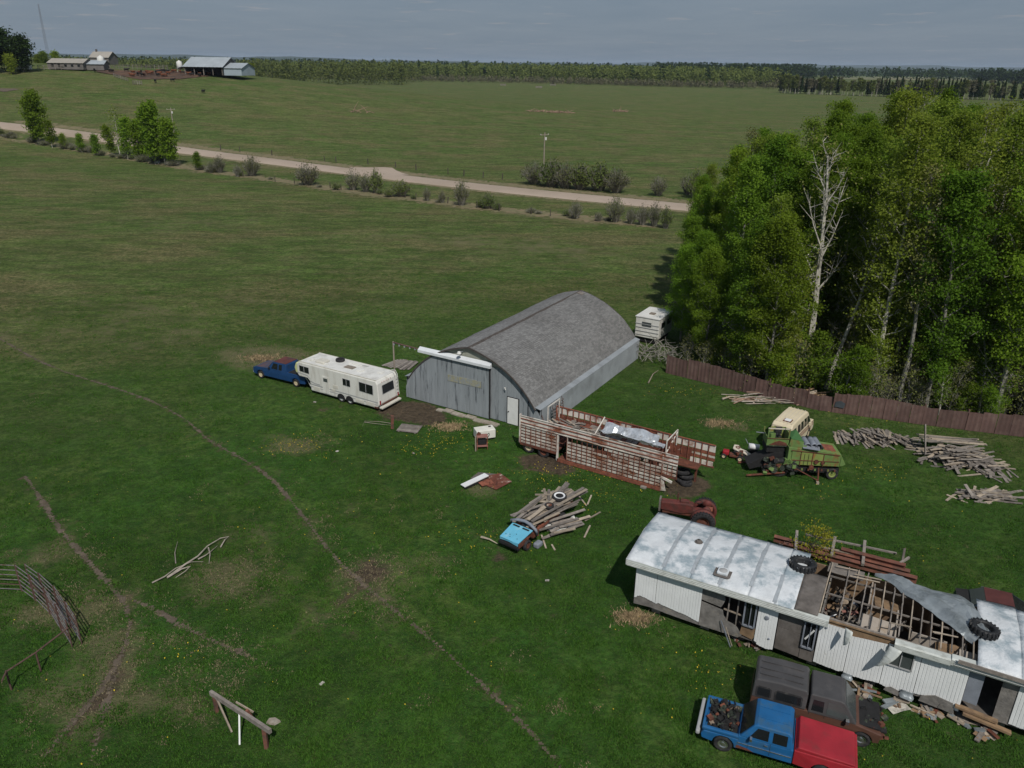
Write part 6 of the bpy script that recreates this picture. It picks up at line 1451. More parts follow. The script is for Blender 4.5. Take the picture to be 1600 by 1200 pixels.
# ================================================================ MACHINES AND WRECKS
# maroon-roofed car behind the home
mc = thing('car_wreck', 'old car with rusty maroon roof and dark blue trunk behind the mobile home', 'car', (20.9, 29.75, 0), R(-24))
CW = 1.65
shell('body', 'navy_black', mc, [(0, .3)]+arcpts(.85, .32, .36, 180, 0)+arcpts(3.3, .32, .36, 180, 0)+[(4.2, .34), (4.28, .7), (4.1, .86), (2.9, .92), (.9, .95), (.05, .85), (-.05, .55)], CW, .6, .15, .05)
shell('cabin', 'navy_black', mc, [(.5, .93), (1.1, 1.36), (2.15, 1.38), (2.95, .92)], CW, .8, .35, .04); slabq('roof', 'maroon', mc, [(1.05, .28, 1.375), (2.2, .28, 1.39), (2.2, CW-.28, 1.39), (1.05, CW-.28, 1.375)], .02, .02)
slabq('windshield', 'glass_grey', mc, [(.55, .2, .98), (.55, CW-.2, .98), (1.06, CW-.28, 1.36), (1.06, .28, 1.36)], .02, -.015); pane('window', 'glass_dark', mc, [(.8, 1.0), (2.7, 1.0), (2.2, 1.32), (1.2, 1.32)], CW, 0, .8, .35); slabq('rear_window', 'glass_dark', mc, [(2.2, .3, 1.36), (2.88, .22, .97), (2.88, CW-.22, .97), (2.2, CW-.3, 1.36)], .02, .015)
slabq('trunk_lid', 'maroon', mc, [(3.3, .15, .91), (4.1, .2, .87), (4.1, CW-.2, .87), (3.3, CW-.15, .91)], .02, .015)
for x in (.85, 3.3):
    for y in (.1, CW-.1): wheel(mc, (x, y, .3), .3, .18, 'chrome')
for y in (.1, CW-.1): MB().box((1.6, y+(.14 if y < 1 else -.14), 1.36), (1.3, .03, .03)).build('roof_trim', 'chrome', mc)
slabq('hood', 'black', mc, [(-.02, .12, .87), (.5, .1, .95), (.5, CW-.1, .95), (-.02, CW-.12, .87)], .02, .012)

# pickup with canopy
WB = 1.75
pk = thing('pickup_truck', 'dark grey and brown pickup with black canopy parked beside the mobile home', 'pickup truck', (9.62, 23.84, 0), R(-21))
shell('body', 'truck_brown', pk, [(-.05, .45)]+arcpts(.75, .36, .38, 180, 0)+[(1.3, .4), (3.6, .4)]+arcpts(4.1, .36, .38, 180, 0)+[(4.7, .4), (4.75, .8), (3.75, 1.0), (-.02, 1.02)], WB, .7, .1, .03)
shell('canopy', 'truck_grey', pk, [(-.02, 1.03), (2.0, 1.03), (2.02, 1.7), (1.95, 1.84), (1.0, 1.88), (.1, 1.82), (.02, 1.7)], WB, 1.1, .2, .05)
for k, (a, b_) in enumerate(((.12, .7), (.82, 1.85))):
    f_ = pane('window', 'rubber', pk, [(a, 1.16), (a+.06, 1.12), (b_-.06, 1.12), (b_, 1.18), (b_, 1.5), (b_-.1, 1.56), (a+.1, 1.56), (a, 1.5)], WB, 0, 1.1, .2, .015)
    pane('pane', 'glass_dark', f_, [(a+.06, 1.18), (b_-.06, 1.18), (b_-.06, 1.5), (a+.06, 1.5)], WB, 0, 1.1, .2, .022)
for y in (.45, .8, 1.2): MB().box((1.0, y, 1.885), (1.6, .05, .025)).build('roof_rib', 'truck_grey', pk)
slabq('rear_window', 'glass_dark', pk, [(-.01, .3, 1.2), (.03, .35, 1.66), (.03, WB-.35, 1.66), (-.01, WB-.3, 1.2)], .02, .012)
shell('cab', 'truck_grey', pk, [(2.08, .98), (3.85, .98), (3.5, 1.5), (3.32, 1.72), (3.2, 1.76), (2.15, 1.76), (2.1, 1.7)], WB, .95, .2, .05)
pane('window', 'glass_dark', pk, [(2.2, 1.12), (2.62, 1.12), (2.62, 1.56), (2.24, 1.56)], WB, 0, .95, .2); pane('window', 'glass_grey', pk, [(2.74, 1.1), (3.6, 1.1), (3.3, 1.56), (2.76, 1.58)], WB, 0, .95, .2)
slabq('windshield', 'glass_grey', pk, [(3.83, .1, 1.02), (3.38, .2, 1.66), (3.38, WB-.2, 1.66), (3.83, WB-.1, 1.02)], .02, -.03 if 0 else .012)
for pts in ([(2.68, .5), (2.7, .5), (2.7, 1.0), (2.68, 1.0)], [(2.12, .5), (2.14, .5), (2.14, 1.0), (2.12, 1.0)]): pane('door_seam', 'black', pk, pts, WB, 0, .7, .1, .004)
MB().box((3.5, -.1, 1.12), (.12, .18, .14)).build('mirror', 'chrome', pk)
q = random.Random(21)
MB().box((4.3, WB/2, .93), (.8, WB-.3, .06)).build('engine_bay_shade', 'black', pk)  # black plate over the closed body paints the shade inside the open bay
for i in range(90): s_ = q.uniform(.05, .18); sbox('engine_part', pk, q.choice(['rust', 'black', 'mach_grease', 'black', 'mach_grease', 'rust']), (q.uniform(3.95, 4.95), q.uniform(.15, 1.6), q.uniform(.5, .98)), (s_, s_*q.uniform(.4, 1.4), s_*q.uniform(.3, 1)), (q.uniform(-.5, .5), q.uniform(-.5, .5), q.uniform(0, 3)))
for x in (.75, 4.1):
    for y in (.1, WB-.1): wheel(pk, (x, y, .34), .34, .22, 'chrome')
pl_ = crumple('white_scrap', 'pale crumpled sheet on the ground before the nose of the canopy pickup', at(1395, 1118), .3, .9, .5, 'paper', .05, 5, 3, .06, 0, 3)
# blue and red pickup
pb = thing('pickup_truck', 'bright blue pickup cab with open engine bay and red rear, nearest at the bottom edge', 'pickup truck', (7.37, 22.35, 0), R(-21))
shell('body', 'truck_blue', pb, [(0, .42)]+arcpts(.8, .36, .4, 180, 0)+[(1.4, .4), (3.25, .4), (3.25, 1.0), (1.3, .98), (1.3, .8), (.05, .78), (-.04, .6)], WB, .7, .1, .03)
shell('bed', 'red_paint', pb, [(3.27, .42)]+arcpts(4.3, .36, .4, 180, 0)+[(5.4, .42), (5.42, 1.02), (3.27, 1.04)], WB, .7, .1, .03)
shell('bed_cover', 'red_paint', pb, [(3.3, 1.05), (5.36, 1.03), (5.3, 1.12), (3.4, 1.2)], WB-.1, 9, 0, .03, y0=.05)
shell('cab', 'truck_blue', pb, [(1.35, .98), (3.2, .98), (3.15, 1.5), (3.02, 1.6), (1.9, 1.6), (1.8, 1.55)], WB, .9, .22, .04)
for y in (.6, 1.15): MB().box((2.45, y, 1.61), (1.1, .03, .015)).build('roof_rib', 'truck_blue', pb)
slabq('windshield', 'glass_dark', pb, [(1.38, .1, 1.02), (1.38, WB-.1, 1.02), (1.8, WB-.2, 1.54), (1.8, .2, 1.54)], .02, -.02)
slabq('windshield', 'glass_dark', pb, [(1.36, .12, 1.02), (1.36, WB-.12, 1.02), (1.78, WB-.22, 1.54), (1.78, .22, 1.54)][::-1], .02, .02)
slabq('rear_window', 'glass_dark', pb, [(3.2, .3, 1.1), (3.17, .3, 1.5), (3.17, WB-.3, 1.5), (3.2, WB-.3, 1.1)][::-1], .02, .012)
for a_ in ([(1.7, 1.08), (2.35, 1.08), (2.35, 1.48), (1.95, 1.48)], [(2.5, 1.08), (3.0, 1.08), (3.0, 1.48), (2.5, 1.48)]): pane('window', 'glass_dark', pb, a_, WB, 0, .9, .22); pane('window', 'glass_dark', pb, a_, WB, 1, .9, .22)
MB().box((.7, WB/2, .8), (1.1, WB-.35, .04)).build('engine_bay_shade', 'black', pb)  # black plate on the body top, painted shade of the hoodless bay
for y in (.09, WB-.09): MB().box((.65, y, .88), (1.35, .16, .14)).build('fender', 'truck_blue', pb, bevel=.04)
MB().box((.02, WB/2, .84), (.1, WB-.1, .1)).build('front_panel', 'truck_blue', pb, bevel=.02); MB().box((-.16, WB/2, .62), (.16, WB+.06, .18)).build('bumper', 'rv_stripe', pb, bevel=.05)
for i in range(75): s_ = q.uniform(.05, .2); sbox('engine_part', pb, q.choice(['black', 'black', 'mach_grease', 'black', 'mach_grease', 'rubble', 'rust']), (q.uniform(.15, 1.25), q.uniform(.2, WB-.2), q.uniform(.82, .98)), (s_, s_*q.uniform(.4, 1.4), s_*q.uniform(.3, 1)), (q.uniform(-.5, .5), q.uniform(-.5, .5), q.uniform(0, 3)))
for k in range(4): p0 = Vector((q.uniform(.3, 1), q.uniform(.3, 1.4), .95)); MB().tube([p0, p0+Vector((.2, .2, .08)), p0+Vector((.1, .5, 0))], .025, 5).build('hose', 'black', pb)
for x in (.8, 4.3):
    for y in (.1, WB-.1): wheel(pb, (x, y, .35), .35, .23, 'chrome')

for pts in ([(1.66, .48), (1.675, .48), (1.675, .98), (1.66, .98)], [(2.44, .48), (2.455, .48), (2.455, .98), (2.44, .98)]): pane('door_seam', 'black', pb, pts, WB, 0, .7, .1, .004)
pane('side_trim', 'chrome', pb, [(1.3, .66), (3.2, .66), (3.2, .69), (1.3, .69)], WB, 0, .7, .1, .012); pane('rust_patch', 'rust', pb, [(1.25, .42), (1.9, .42), (1.7, .5), (1.3, .56)], WB, 0, .7, .1, .006)
pane('rust_patch', 'rust', pb, [(4.75, .44), (5.35, .44), (5.38, .62), (4.9, .52)], WB, 0, .7, .1, .006)
MB().box((2.3, -.02, .9), (.12, .03, .03)).build('door_handle', 'chrome', pb); MB().box((1.75, -.1, 1.1), (.08, .16, .12)).build('mirror', 'chrome', pb)
# stripped truck with blue hood and its load of boards
JO = Vector((-.02, 34.9, 0)); JA = R(54)
jt = thing('truck_wreck', 'stripped truck wreck with light blue hood and bare rusty frame in mid yard', 'truck wreck', JO, JA)
slabq('hood', 'sky_blue_paint', jt, [(-.05, -.6, .78), (1.2, -.66, .98), (1.2, .66, .98), (-.05, .6, .78)], .04, .0)
g = [[(-.05-.03*math.cos(v*.5), -.6+1.2*v/8, .78-.12*i/2-.01*abs(v-4)) for v in range(9)] for i in range(3)]
sheet('hood_front', 'sky_blue_paint', jt, g, False, .02)
MB().box((.55, 0, .885), (1.2, .03, .02), Matrix.Rotation(R(-9.1), 3, 'Y')).build('hood_crease', 'sky_blue_paint', jt)
for y in (-.3, .32): MB().box((1.06, y, .975), (.1, .42, .015), Matrix.Rotation(R(-9), 3, 'Y')).build('cowl_vent', 'black', jt)
for x, y in ((.2, -.35), (.18, .1), (.32, .2), (.5, -.1), (.25, .42)): MB().box((x, y, .815+.16*x), (.04, .04, .012)).build('hood_hole', 'black', jt)
MB().box((-.08, 0, .5), (.1, 1.25, .14)).build('bumper', 'black', jt); MB().box((.1, 0, .45), (.25, 1.1, .35)).build('radiator', 'black', jt)
for y in (-.55, .55): MB().box((.5, y, .55), (.9, .1, .3)).build('fender', 'rust' if y < 0 else 'black', jt, bevel=.03)
for y in (-.38, .38): sbox('frame_rail', jt, 'rust_bright', (2.9, y, .5), (5.4, .1, .16))
for x in (1.0, 2.4, 3.8, 5.2): sbox('cross_member', jt, 'rust', (x, 0, .5), (.12, .85, .1))
MB().tube([(1.4, -.8, .7), (1.25, -.82, 1.05), (1.35, -.4, 1.17), (1.4, 0, 1.2), (1.35, .4, 1.17), (1.25, .8, 1.05), (1.4, .8, .7)], [.07, .08, .09, .09, .09, .08, .07], 8).build('windshield_frame', 'grey_sheet', jt, True)
MB().box((1.5, 0, .62), (.5, 1.35, .3)).build('firewall', 'rust', jt)
for i in range(20): s_ = q.uniform(.1, .3); sbox('dash_part', jt, q.choice(['rust', 'rust_bright', 'black', 'rust']), (q.uniform(1.2, 2.0), q.uniform(-.75, .4), q.uniform(.4, .85)), (s_, s_, s_*.5), (q.uniform(-.5, .5), q.uniform(-.5, .5), 0))
for x, y in ((.75, -.62), (.75, .62), (4.2, -.6), (4.2, .6)): wheel(jt, (x, y, .28), .3, .2, 'rust')
MB().box((1.3, -.95, .18), (.5, .35, .3)).build('fallen_wheel_cover', 'grey_sheet', jt, bevel=.08)
jp = thing('lumber_pile', 'fan of weathered boards heaped on the stripped truck frame', 'wood pile', JO+Vector((1.9*math.cos(JA), 1.9*math.sin(JA), 0)), JA)
q = random.Random(31)
for i in range(48):
    u = q.random(); a = q.uniform(-.4, .2); L_ = q.uniform(1.6, 3.4); x = .2+q.uniform(0, 2.6); y = q.uniform(-.6, .8)-.4*(x-1.5)*0.3
    sbox('board', jp, q.choice(['grey_wood', 'pale_wood', 'grey_wood']), (x+.4, y, .66+.012*i), (L_, q.uniform(.12, .2), .04), (q.uniform(-.04, .04), q.uniform(-.03, .03), a))
for i in range(12): sbox('board', jp, q.choice(['grey_wood', 'pale_wood']), (1.7+q.uniform(-1, 1), -1.1+q.uniform(-.5, .35), .12+.03*i), (q.uniform(1.2, 2.8), .16, .04), (q.uniform(-.05, .25), q.uniform(-.03, .03), q.uniform(-.6, -.1)))
for i in range(14): sbox('board', jp, q.choice(['pale_wood', 'pale_wood', 'grey_wood']), (2.3+q.uniform(-.5, .9), .55+q.uniform(-.5, .5), .98+.012*i), (q.uniform(.4, 1.3), .15, .035), (0, 0, q.uniform(-1, 1.4)))
def on_jt(x, y, z): return Vector((JO.x+x*math.cos(JA)-y*math.sin(JA), JO.y+x*math.sin(JA)+y*math.cos(JA), z))
tp = at(874, 781, 1.05); loose_tyre('tyre', 'black tyre with white ring on top of the board fan', (tp.x, tp.y, 1.26), .42, .2, 'rubber', (R(5), 0, 0), None, 'plastic_white')
tp = at(858, 795, 1.0); loose_tyre('wheel', 'small rusty wheel on the board fan below the white-ringed tyre', (tp.x, tp.y, 1.2), .27, .16, 'rubber', (R(3), 0, 0), None, 'rust')
for i, (a, b_) in enumerate([((902, 773), (916, 792)), ((924, 775), (918, 790)), ((914, 815), (938, 802)), ((913, 841), (922, 823)), ((853, 858), (846, 838)), ((856, 831), (844, 818)), ((753, 841), (777, 852)), ((880, 770), (888, 782)), ((806, 816), (812, 808)), ((834, 785), (852, 783))][:6]+[((831, 786), (847, 783)), ((867, 861), (862, 853))]):
    p0 = at(*a); p1 = at(*b_); o = thing('loose_stick', 'loose pale board splinter in the grass around the stripped truck', 'stick', p0, 0, 'splinters around the stripped truck'); sbar('splinter', o, 'pale_wood', (0, 0, .06), tuple(p1-p0+Vector((0, 0, .09))), .09, .035)
g_ = at(888, 831); crumple('crumpled_cloth', 'crumpled white and blue-grey tarp lying beside the stripped truck', (g_.x-.9, g_.y-.35, 0), R(30), 2.0, .9, 'cloth_white', .25, 22, 12, .16, 0, 12, cat='tarp')

# red tractor behind the home
tt = thing('tractor', 'rusty dark red antique tractor half hidden behind the mobile home', 'tractor', (10.85, 37.75, 0), R(-16))
MB().prism([(-2.4, .75), (-2.4, 1.25), (-1.0, 1.35), (-.6, 1.3), (-.6, .8), (-1.2, .65)], -.24, .24, lambda u, v, w_: (u, w_, v)).build('hood', 'tractor_red', tt, bevel=.06)
MB().box((-1.4, 0, .72), (1.8, .36, .35)).build('engine', 'rust', tt, bevel=.04); MB().box((-2.45, 0, 1.0), (.1, .46, .75)).build('radiator_grille', 'grey_wood', tt); MB().box((-.1, 0, .75), (1.1, .5, .5)).build('gearbox', 'tractor_red', tt, bevel=.05)
MB().tube([(-1.5, .1, 1.3), (-1.5, .1, 1.75)], .04, 8).build('exhaust_pipe', 'rust', tt)
for s_ in (-1, 1):
    MB().lathe([(.5, .1), (.66, .1), (.7, -.12), (.5, -.16)], (0, s_*.56, .68), 'y', 22, True).build('fender', 'tractor_red', tt, True)
    o = wheel(tt, (0, s_*.82, .64), .64, .34, 'rust', 'rubber', n=26); b = MB()
    for k in range(24): a = k*math.pi/12; [b.box((.635*math.cos(a), e*.08, .635*math.sin(a)), (.06, .2, .05), Matrix.Rotation(-a, 3, 'Y') @ Matrix.Rotation(e*.5, 3, 'X')) for e in (-1, 1)]
    lg = b.build('lug', 'rubber', o); lg.location = (0, s_*.82, .64)
    wheel(tt, (-2.15, s_*.42, .34), .34, .16, 'rust')
    MB().lathe([(0, 0), (.24, .02), (.26, .09), (0, .1)], (.12, s_*.38, 1.14), 'y', 14).build('fender_top', 'tractor_red', tt, True)
MB().tube([(-.75, 0, 1.2), (-.35, 0, 1.45)], .025, 5).build('steering_column', 'rust', tt)
MB().lathe([(.17, -.015), (.2, 0), (.17, .015)], (-.33, 0, 1.47), 'z', 16, True).build('steering_wheel', 'black', tt); MB().box((.25, 0, 1.12), (.4, .42, .08)).build('seat', 'rust_bright', tt, bevel=.03); MB().box((-1.1, 0, 1.38), (.5, .3, .16)).build('fuel_cap', 'tractor_red', tt, bevel=.04)

# cream van --------------------------------------------------------------
va = thing('van', 'cream van with brown side stripes standing behind the green combine', 'van', (17.2, 47.22, 0), R(53))
VW = 1.65
shell('body', 'cream_paint', va, [(0, .4)]+arcpts(.9, .36, .4, 180, 0)+arcpts(3.7, .36, .4, 180, 0)+[(4.5, .4), (4.6, .75), (4.5, 1.15), (3.85, 1.25), (3.4, 2.0), (3.2, 2.16), (2.0, 2.22), (.2, 2.18), (.05, 2.0), (-.03, 1.1)], VW, 1.1, .16, .07, y0=-VW)
for x0_, x1_ in ((.25, .85), (1.15, 1.65), (1.8, 2.3), (2.45, 2.95)): pane('window', 'glass_dark', va, [(x0_, 1.28), (x1_, 1.28), (x1_-.02, 1.82), (x0_+.02, 1.84)], VW, 0, 1.1, .16, y0=-VW); pane('window', 'glass_dark', va, [(x0_, 1.28), (x1_, 1.28), (x1_-.02, 1.82), (x0_+.02, 1.84)], VW, 1, 1.1, .16, y0=-VW)
pane('window', 'glass_dark', va, [(3.05, 1.28), (3.72, 1.28), (3.4, 1.8), (3.05, 1.82)], VW, 0, 1.1, .16, y0=-VW)
slabq('windshield', 'glass_dark', va, [(3.88, -VW+.1, 1.28), (3.44, -VW+.2, 1.95), (3.44, -.2, 1.95), (3.88, -.1, 1.28)][::-1], .02, .02)
for z in (.8, .92, 1.06): pane('stripe', 'stripe_brown', va, [(.05, z), (4.4, z), (4.4, z+.05), (.05, z+.05)], VW, 0, 1.1, .16, .006, y0=-VW)
slabq('rear_window', 'glass_dark', va, [(-.0, -VW+.3, 1.35), (.05, -VW+.35, 1.9), (.05, -.35, 1.9), (-.0, -.3, 1.35)], .02, .03)
for y in (-1.35, -1.1, -.85, -.6, -.35): MB().box((1.7, y, 2.215), (2.9, .03, .02)).build('roof_rib', 'cream_side', va)
MB().box((.75, -.95, 2.24), (.38, .4, .07)).build('roof_vent', 'plastic_white', va, bevel=.02); MB().box((.75, -.95, 2.22), (.5, .52, .04)).build('vent_frame', 'rust', va)
for x in (.9, 3.7):
    for y in (-VW+.1, -.1): wheel(va, (x, y, .34), .34, .22, 'cream_rim')
MB().box((4.62, -VW/2, .55), (.12, VW-.05, .15)).build('bumper', 'rv_stripe', va, bevel=.03); MB().box((-.1, -VW/2, .5), (.12, VW-.05, .15)).build('bumper', 'rv_stripe', va, bevel=.03)
MB().box((3.2, -VW-.12, 1.3), (.1, .2, .2)).build('mirror', 'cream_paint', va)

# combine harvester --------------------------------------------------------
CO = Vector((17.45, 43.35, 0)); CA = R(-4)
cm = thing('combine_harvester', 'old green combine harvester with open cab and rusty yellow-green side panels', 'combine', CO, CA)
def cb_(name, mat, poly, ya, yb, bevel=.02): return MB().prism(poly, ya, yb, lambda u, v, w_: (u, w_, v)).build(name, mat, cm, bevel=bevel)
cb_('body', 'mach_green', [(-.2, .98), (2.2, .93), (3.15, .98), (3.38, 1.12), (2.98, 1.84), (1.9, 1.98), (-.2, 2.16)], 0.02, 1.5)
for a, b_, m_ in ((.02, .55, 'mach_green'), (.6, 1.28, 'mach_yellow'), (1.33, 1.95, 'mach_yellow'), (2.0, 3.0, 'mach_green')):
    cb_('side_panel', m_, [(a, 1.0), (b_, 1.0), (b_, 1.96-.1*b_), (a, 1.96-.1*a)], -.03, .0, .008)
cb_('tail_panel', 'mach_green', [(3.02, 1.02), (3.2, 1.05), (3.32, 1.16), (3.06, 1.7), (3.02, 1.7)], -.035, 0, .008)
for z, t_ in ((1.32, 0), (1.88, 4.2)): MB().box((1.45, -.05, z), (3.0, .03, .04), Matrix.Rotation(R(t_), 3, 'Y')).build('panel_rail', 'rust', cm)
for x in (.57, 1.3, 1.97): MB().box((x, -.05, 1.38), (.04, .035, .85)).build('panel_post', 'rust', cm)
for x in (.8, 1.05): MB().box((x, -.055, 1.4), (.015, .02, .75)).build('panel_seam', 'black', cm)
MB().box((2.4, .7, 1.93), (.7, .8, .05), Matrix.Rotation(R(6), 3, 'Y')).build('deck_patch', 'rust_bright', cm); MB().box((1.75, .5, 2.06), (.4, .5, .14)).build('engine_cover', 'black', cm)
cb_('tank_shield', 'mach_dark_green', [(-.1, 2.2), (1.0, 2.1), (.45, 2.8)], 1.3, 1.34, .0); cb_('tank_panel', 'mach_green', [(-.15, 2.15), (.75, 2.1), (.7, 2.45), (-.1, 2.6)], 0.25, .29, 0); cb_('tank_panel', 'mach_green', [(-.15, 2.15), (.9, 2.05), (.85, 2.3), (-.1, 2.4)], 0.05, .08, 0)
slabq('tank_lid', 'mach_dark_green', cm, [(-.05, .35, 2.58), (.7, .3, 2.45), (.45, 1.25, 2.8), (-.05, 1.3, 2.6)], .03, .02)
# cab
X0, X1, Y0_, Y1_ = -1.5, -.15, .42, 1.5
MB().box(((X0+X1)/2, Y0_+.02, 2.3), (X1-X0, .05, .52)).build('cab_panel', 'mach_green', cm, bevel=.01); MB().box(((X0+X1)/2, (Y0_+Y1_)/2, 2.02), (X1-X0, Y1_-Y0_, .08)).build('cab_floor', 'mach_grease', cm)
for x in (X0+.04, X1-.04):
    for y in (Y0_+.02, Y1_-.03): MB().box((x, y, 2.75 if y < 1 else 2.6), (.07, .07, .9 if y < 1 else .5)).build('cab_post', 'mach_green', cm)
MB().box((X1-.02, .97, 2.45), (.05, 1.0, .85)).build('cab_side', 'mach_green', cm); MB().box((X0+.03, .97, 2.3), (.05, 1.0, .55)).build('cab_side', 'mach_green', cm); MB().box(((X0+X1)/2+.2, Y1_, 2.45), (X1-X0-.45, .04, .8)).build('cab_back', 'mach_yellow', cm)

MB().box(((X0+X1)/2, Y0_+.02, 3.2), (X1-X0, .06, .06)).build('window_frame', 'cream_side', cm); MB().box(((X0+X1)/2+.35, Y0_-.01, 2.9), (.02, .02, .7)).build('window_frame', 'black', cm)
MB().box((-.7, 1.08, 2.42), (.42, .42, .12)).build('seat', 'rubber', cm, bevel=.04); MB().box((-.62, 1.3, 2.7), (.42, .1, .5)).build('seat_back', 'rubber', cm, bevel=.04); MB().box((-1.15, .8, 2.5), (.35, .3, .5), Matrix.Rotation(.5, 3, 'Z')).build('control_box', 'mach_green', cm)
MB().lathe([(.14, -.015), (.17, 0), (.14, .015)], (-.72, .8, 2.75), 'z', 16, True).build('steering_wheel', 'black', cm); MB().tube([(-.72, .8, 2.05), (-.72, .8, 2.75)], .03, 6).build('steering_column', 'black', cm)
pane_ = MB().prism([(-1.35, 2.08), (-.2, 2.06), (-.3, 2.25), (-.75, 2.4), (-1.1, 2.24)], Y0_-.02, Y0_-.008, lambda u, v, w_: (u, w_, v)).build('rust_patch', 'rust', cm)
sbar('headlight_rail', cm, 'grey_sheet', (X0-.6, .9, 2.7), (X0, .9, 2.65), .04); MB().box(((X0+X1)/2, Y0_-.04, 2.55), (X1-X0, .03, .03)).build('handrail', 'rust', cm)
# feeder and running gear
fh = random.Random(17)
MB().box((-.85, 1.1, 1.75), (1.1, 1.1, .5)).build('cab_base', 'black', cm)
MB().prism([(-2.3, .25), (-.3, .9), (-.1, 1.5), (-.9, 1.5), (-2.5, .6)], .5, 1.5, lambda u, v, w_: (u, w_, v)).build('feeder_house', 'black', cm, bevel=.02)
for i in range(60):
    s_ = fh.uniform(.08, .35); sbox('drive_part', cm, fh.choice(['mach_grease', 'black', 'mach_grease', 'rust', 'mach_green']), (fh.uniform(-1.5, .3), fh.uniform(-.15, .6), fh.uniform(.35, 1.25)), (s_, s_*.6, s_*fh.uniform(.3, 1)), (fh.uniform(-.5, .5), fh.uniform(-.8, .8), fh.uniform(-.4, .4)))
for k in range(5): MB().box((-.2+.02*k, .1, .95+.09*k), (.4, .25, .025)).build('ladder_step', 'mach_green', cm)
for x, z, r_ in ((-.95, .62, .22), (-.45, .75, .16), (.25, .95, .2), (1.3, .9, .16), (1.55, 1.3, .13), (1.95, 1.25, .11), (-1.25, .85, .14)):
    MB().lathe([(0, -.02), (r_*.4, -.03), (r_*.8, -.01), (r_, -.04), (r_, .04), (0, .03)], (x, -.1, z), 'y', 18).build('belt_pulley', 'mach_grease' if x < 1 else 'rust', cm)
MB().tube([(-.95, -.12, .84), (.25, -.12, 1.15)], .015, 4).build('drive_belt', 'black', cm)
for x, r_, y in ((-.55, .62, .25), (-.55, .62, 1.35), (2.7, .38, .15), (2.7, .38, 1.4)): wheel(cm, (x, y, r_ if x > 0 else .6), r_, .3 if x < 0 else .2, 'mach_yellow')
MB().tube([(-2.6, -.15, .15), (-.2, .1, .35)], .07, 6).build('auger_tube', 'rust', cm); MB().tube([(.3, -.1, .8), (1.7, -.5, .2)], .035, 6).build('tow_bar', 'rust', cm); MB().tube([(1.75, -.1, .9), (1.7, -.5, .1)], .05, 6).build('tow_bar', 'rust', cm); MB().box((1.68, -.55, .08), (.16, .16, .16)).build('hitch_foot', 'pale_wood', cm)
for k in range(7): MB().box((.35+k*.4, -.08, .72), (.1, .08, .12)).build('undercarriage_part', 'mach_green' if k % 2 else 'rust', cm)
MB().box((1.5, .75, .6), (3.2, 1.2, .35)).build('sieve_box', 'black', cm)
for k, (x, w_) in enumerate(((.95, .42), (1.35, .4), (1.62, .3))):       # bundled grey corrugated sheets on top
    r_ = .2; g = [[(x+r_*math.cos(R(a)), .1+1.1*j/6, 2.2+r_*math.sin(R(a))*1.1) for a in range(-10, 200, 20)] for j in range(7)]
    o = thing('roofing_sheet', ['left curved grey sheet lying on top of the combine', 'middle curved grey sheet on top of the combine', 'right small curved grey sheet on top of the combine'][k], 'metal sheet', CO, CA); sheet('sheet', 'grey_sheet', o, g, True, .015)
o = thing('roofing_sheet', 'flat grey sheet edge sticking out below the curved sheets on the combine', 'metal sheet', CO, CA); slabq('sheet', 'grey_sheet', o, [(.6, -.12, 2.2), (1.6, -.22, 2.12), (1.75, .4, 2.16), (.7, .5, 2.26)], .02, .02)
# lawn tractor, tank and scrap left of the combine
lm = thing('lawn_tractor', 'small broken lawn tractor with red hood lying left of the combine', 'lawn tractor', (14.45, 46.05, 0), R(-20))
MB().box((-.25, .1, .32), (.42, .42, .32)).build('hood', 'red_paint', lm, bevel=.08); MB().box((.35, .05, .22), (.7, .5, .14)).build('chassis', 'rust', lm, bevel=.03)
for i in range(14): s_ = fh.uniform(.08, .25); sbox('engine_part', lm, fh.choice(['rust', 'black', 'mach_grease']), (fh.uniform(.15, .85), fh.uniform(-.2, .35), fh.uniform(.25, .45)), (s_, s_, s_*.6), (fh.uniform(-.5, .5), 0, fh.uniform(0, 3)))
for x, y in ((-.35, -.25), (-.35, .45), (.7, -.3), (.7, .45)): wheel(lm, (x, y, .16), .17 if x < 0 else .22, .12, 'cream_rim')
o = thing('fender_shell', 'white plastic mower fender shell leaning behind the lawn tractor', 'fender', (15.25, 46.35, 0), R(-35))
MB().prism([(-.45, -.3), (-.1, -.38), (.25, -.2), (.65, -.25), (.75, .1), (.35, .22), (-.05, .15), (-.3, .42), (-.55, .2)], 0, .12, lambda u, v, w_: (u, v, .35+w_-u*.25)).build('shell', 'cream_side', o, bevel=.05); MB().lathe([(.08, 0), (.16, .01), (.18, -.02)], (-.22, .02, .56), 'z', 12).build('seat_hole', 'stripe_brown', o); MB().box((0, 0, .15), (.6, .2, .3)).build('support', 'black', o)
o = thing('white_tank', 'white oblong tank on a dark stand left of the combine cab', 'tank', (16.15, 46.5, 0), R(-18)); MB().tube([(-.35, 0, .6), (.35, 0, .6)], .2, 12).build('tank', 'plastic_white', o, True); MB().box((0, 0, .22), (.5, .25, .42)).build('stand', 'black', o); MB().tube([(-.4, .1, .7), (-.6, .2, 1.0)], .02, 5).build('pipe', 'grey_sheet', o)
stick_thing('steel_bar', 'long rusty bar on the grass below the lawn tractor', 'bar', [([(1153, 725), (1180, 727), (1205, 729)], .07)], 'rust')

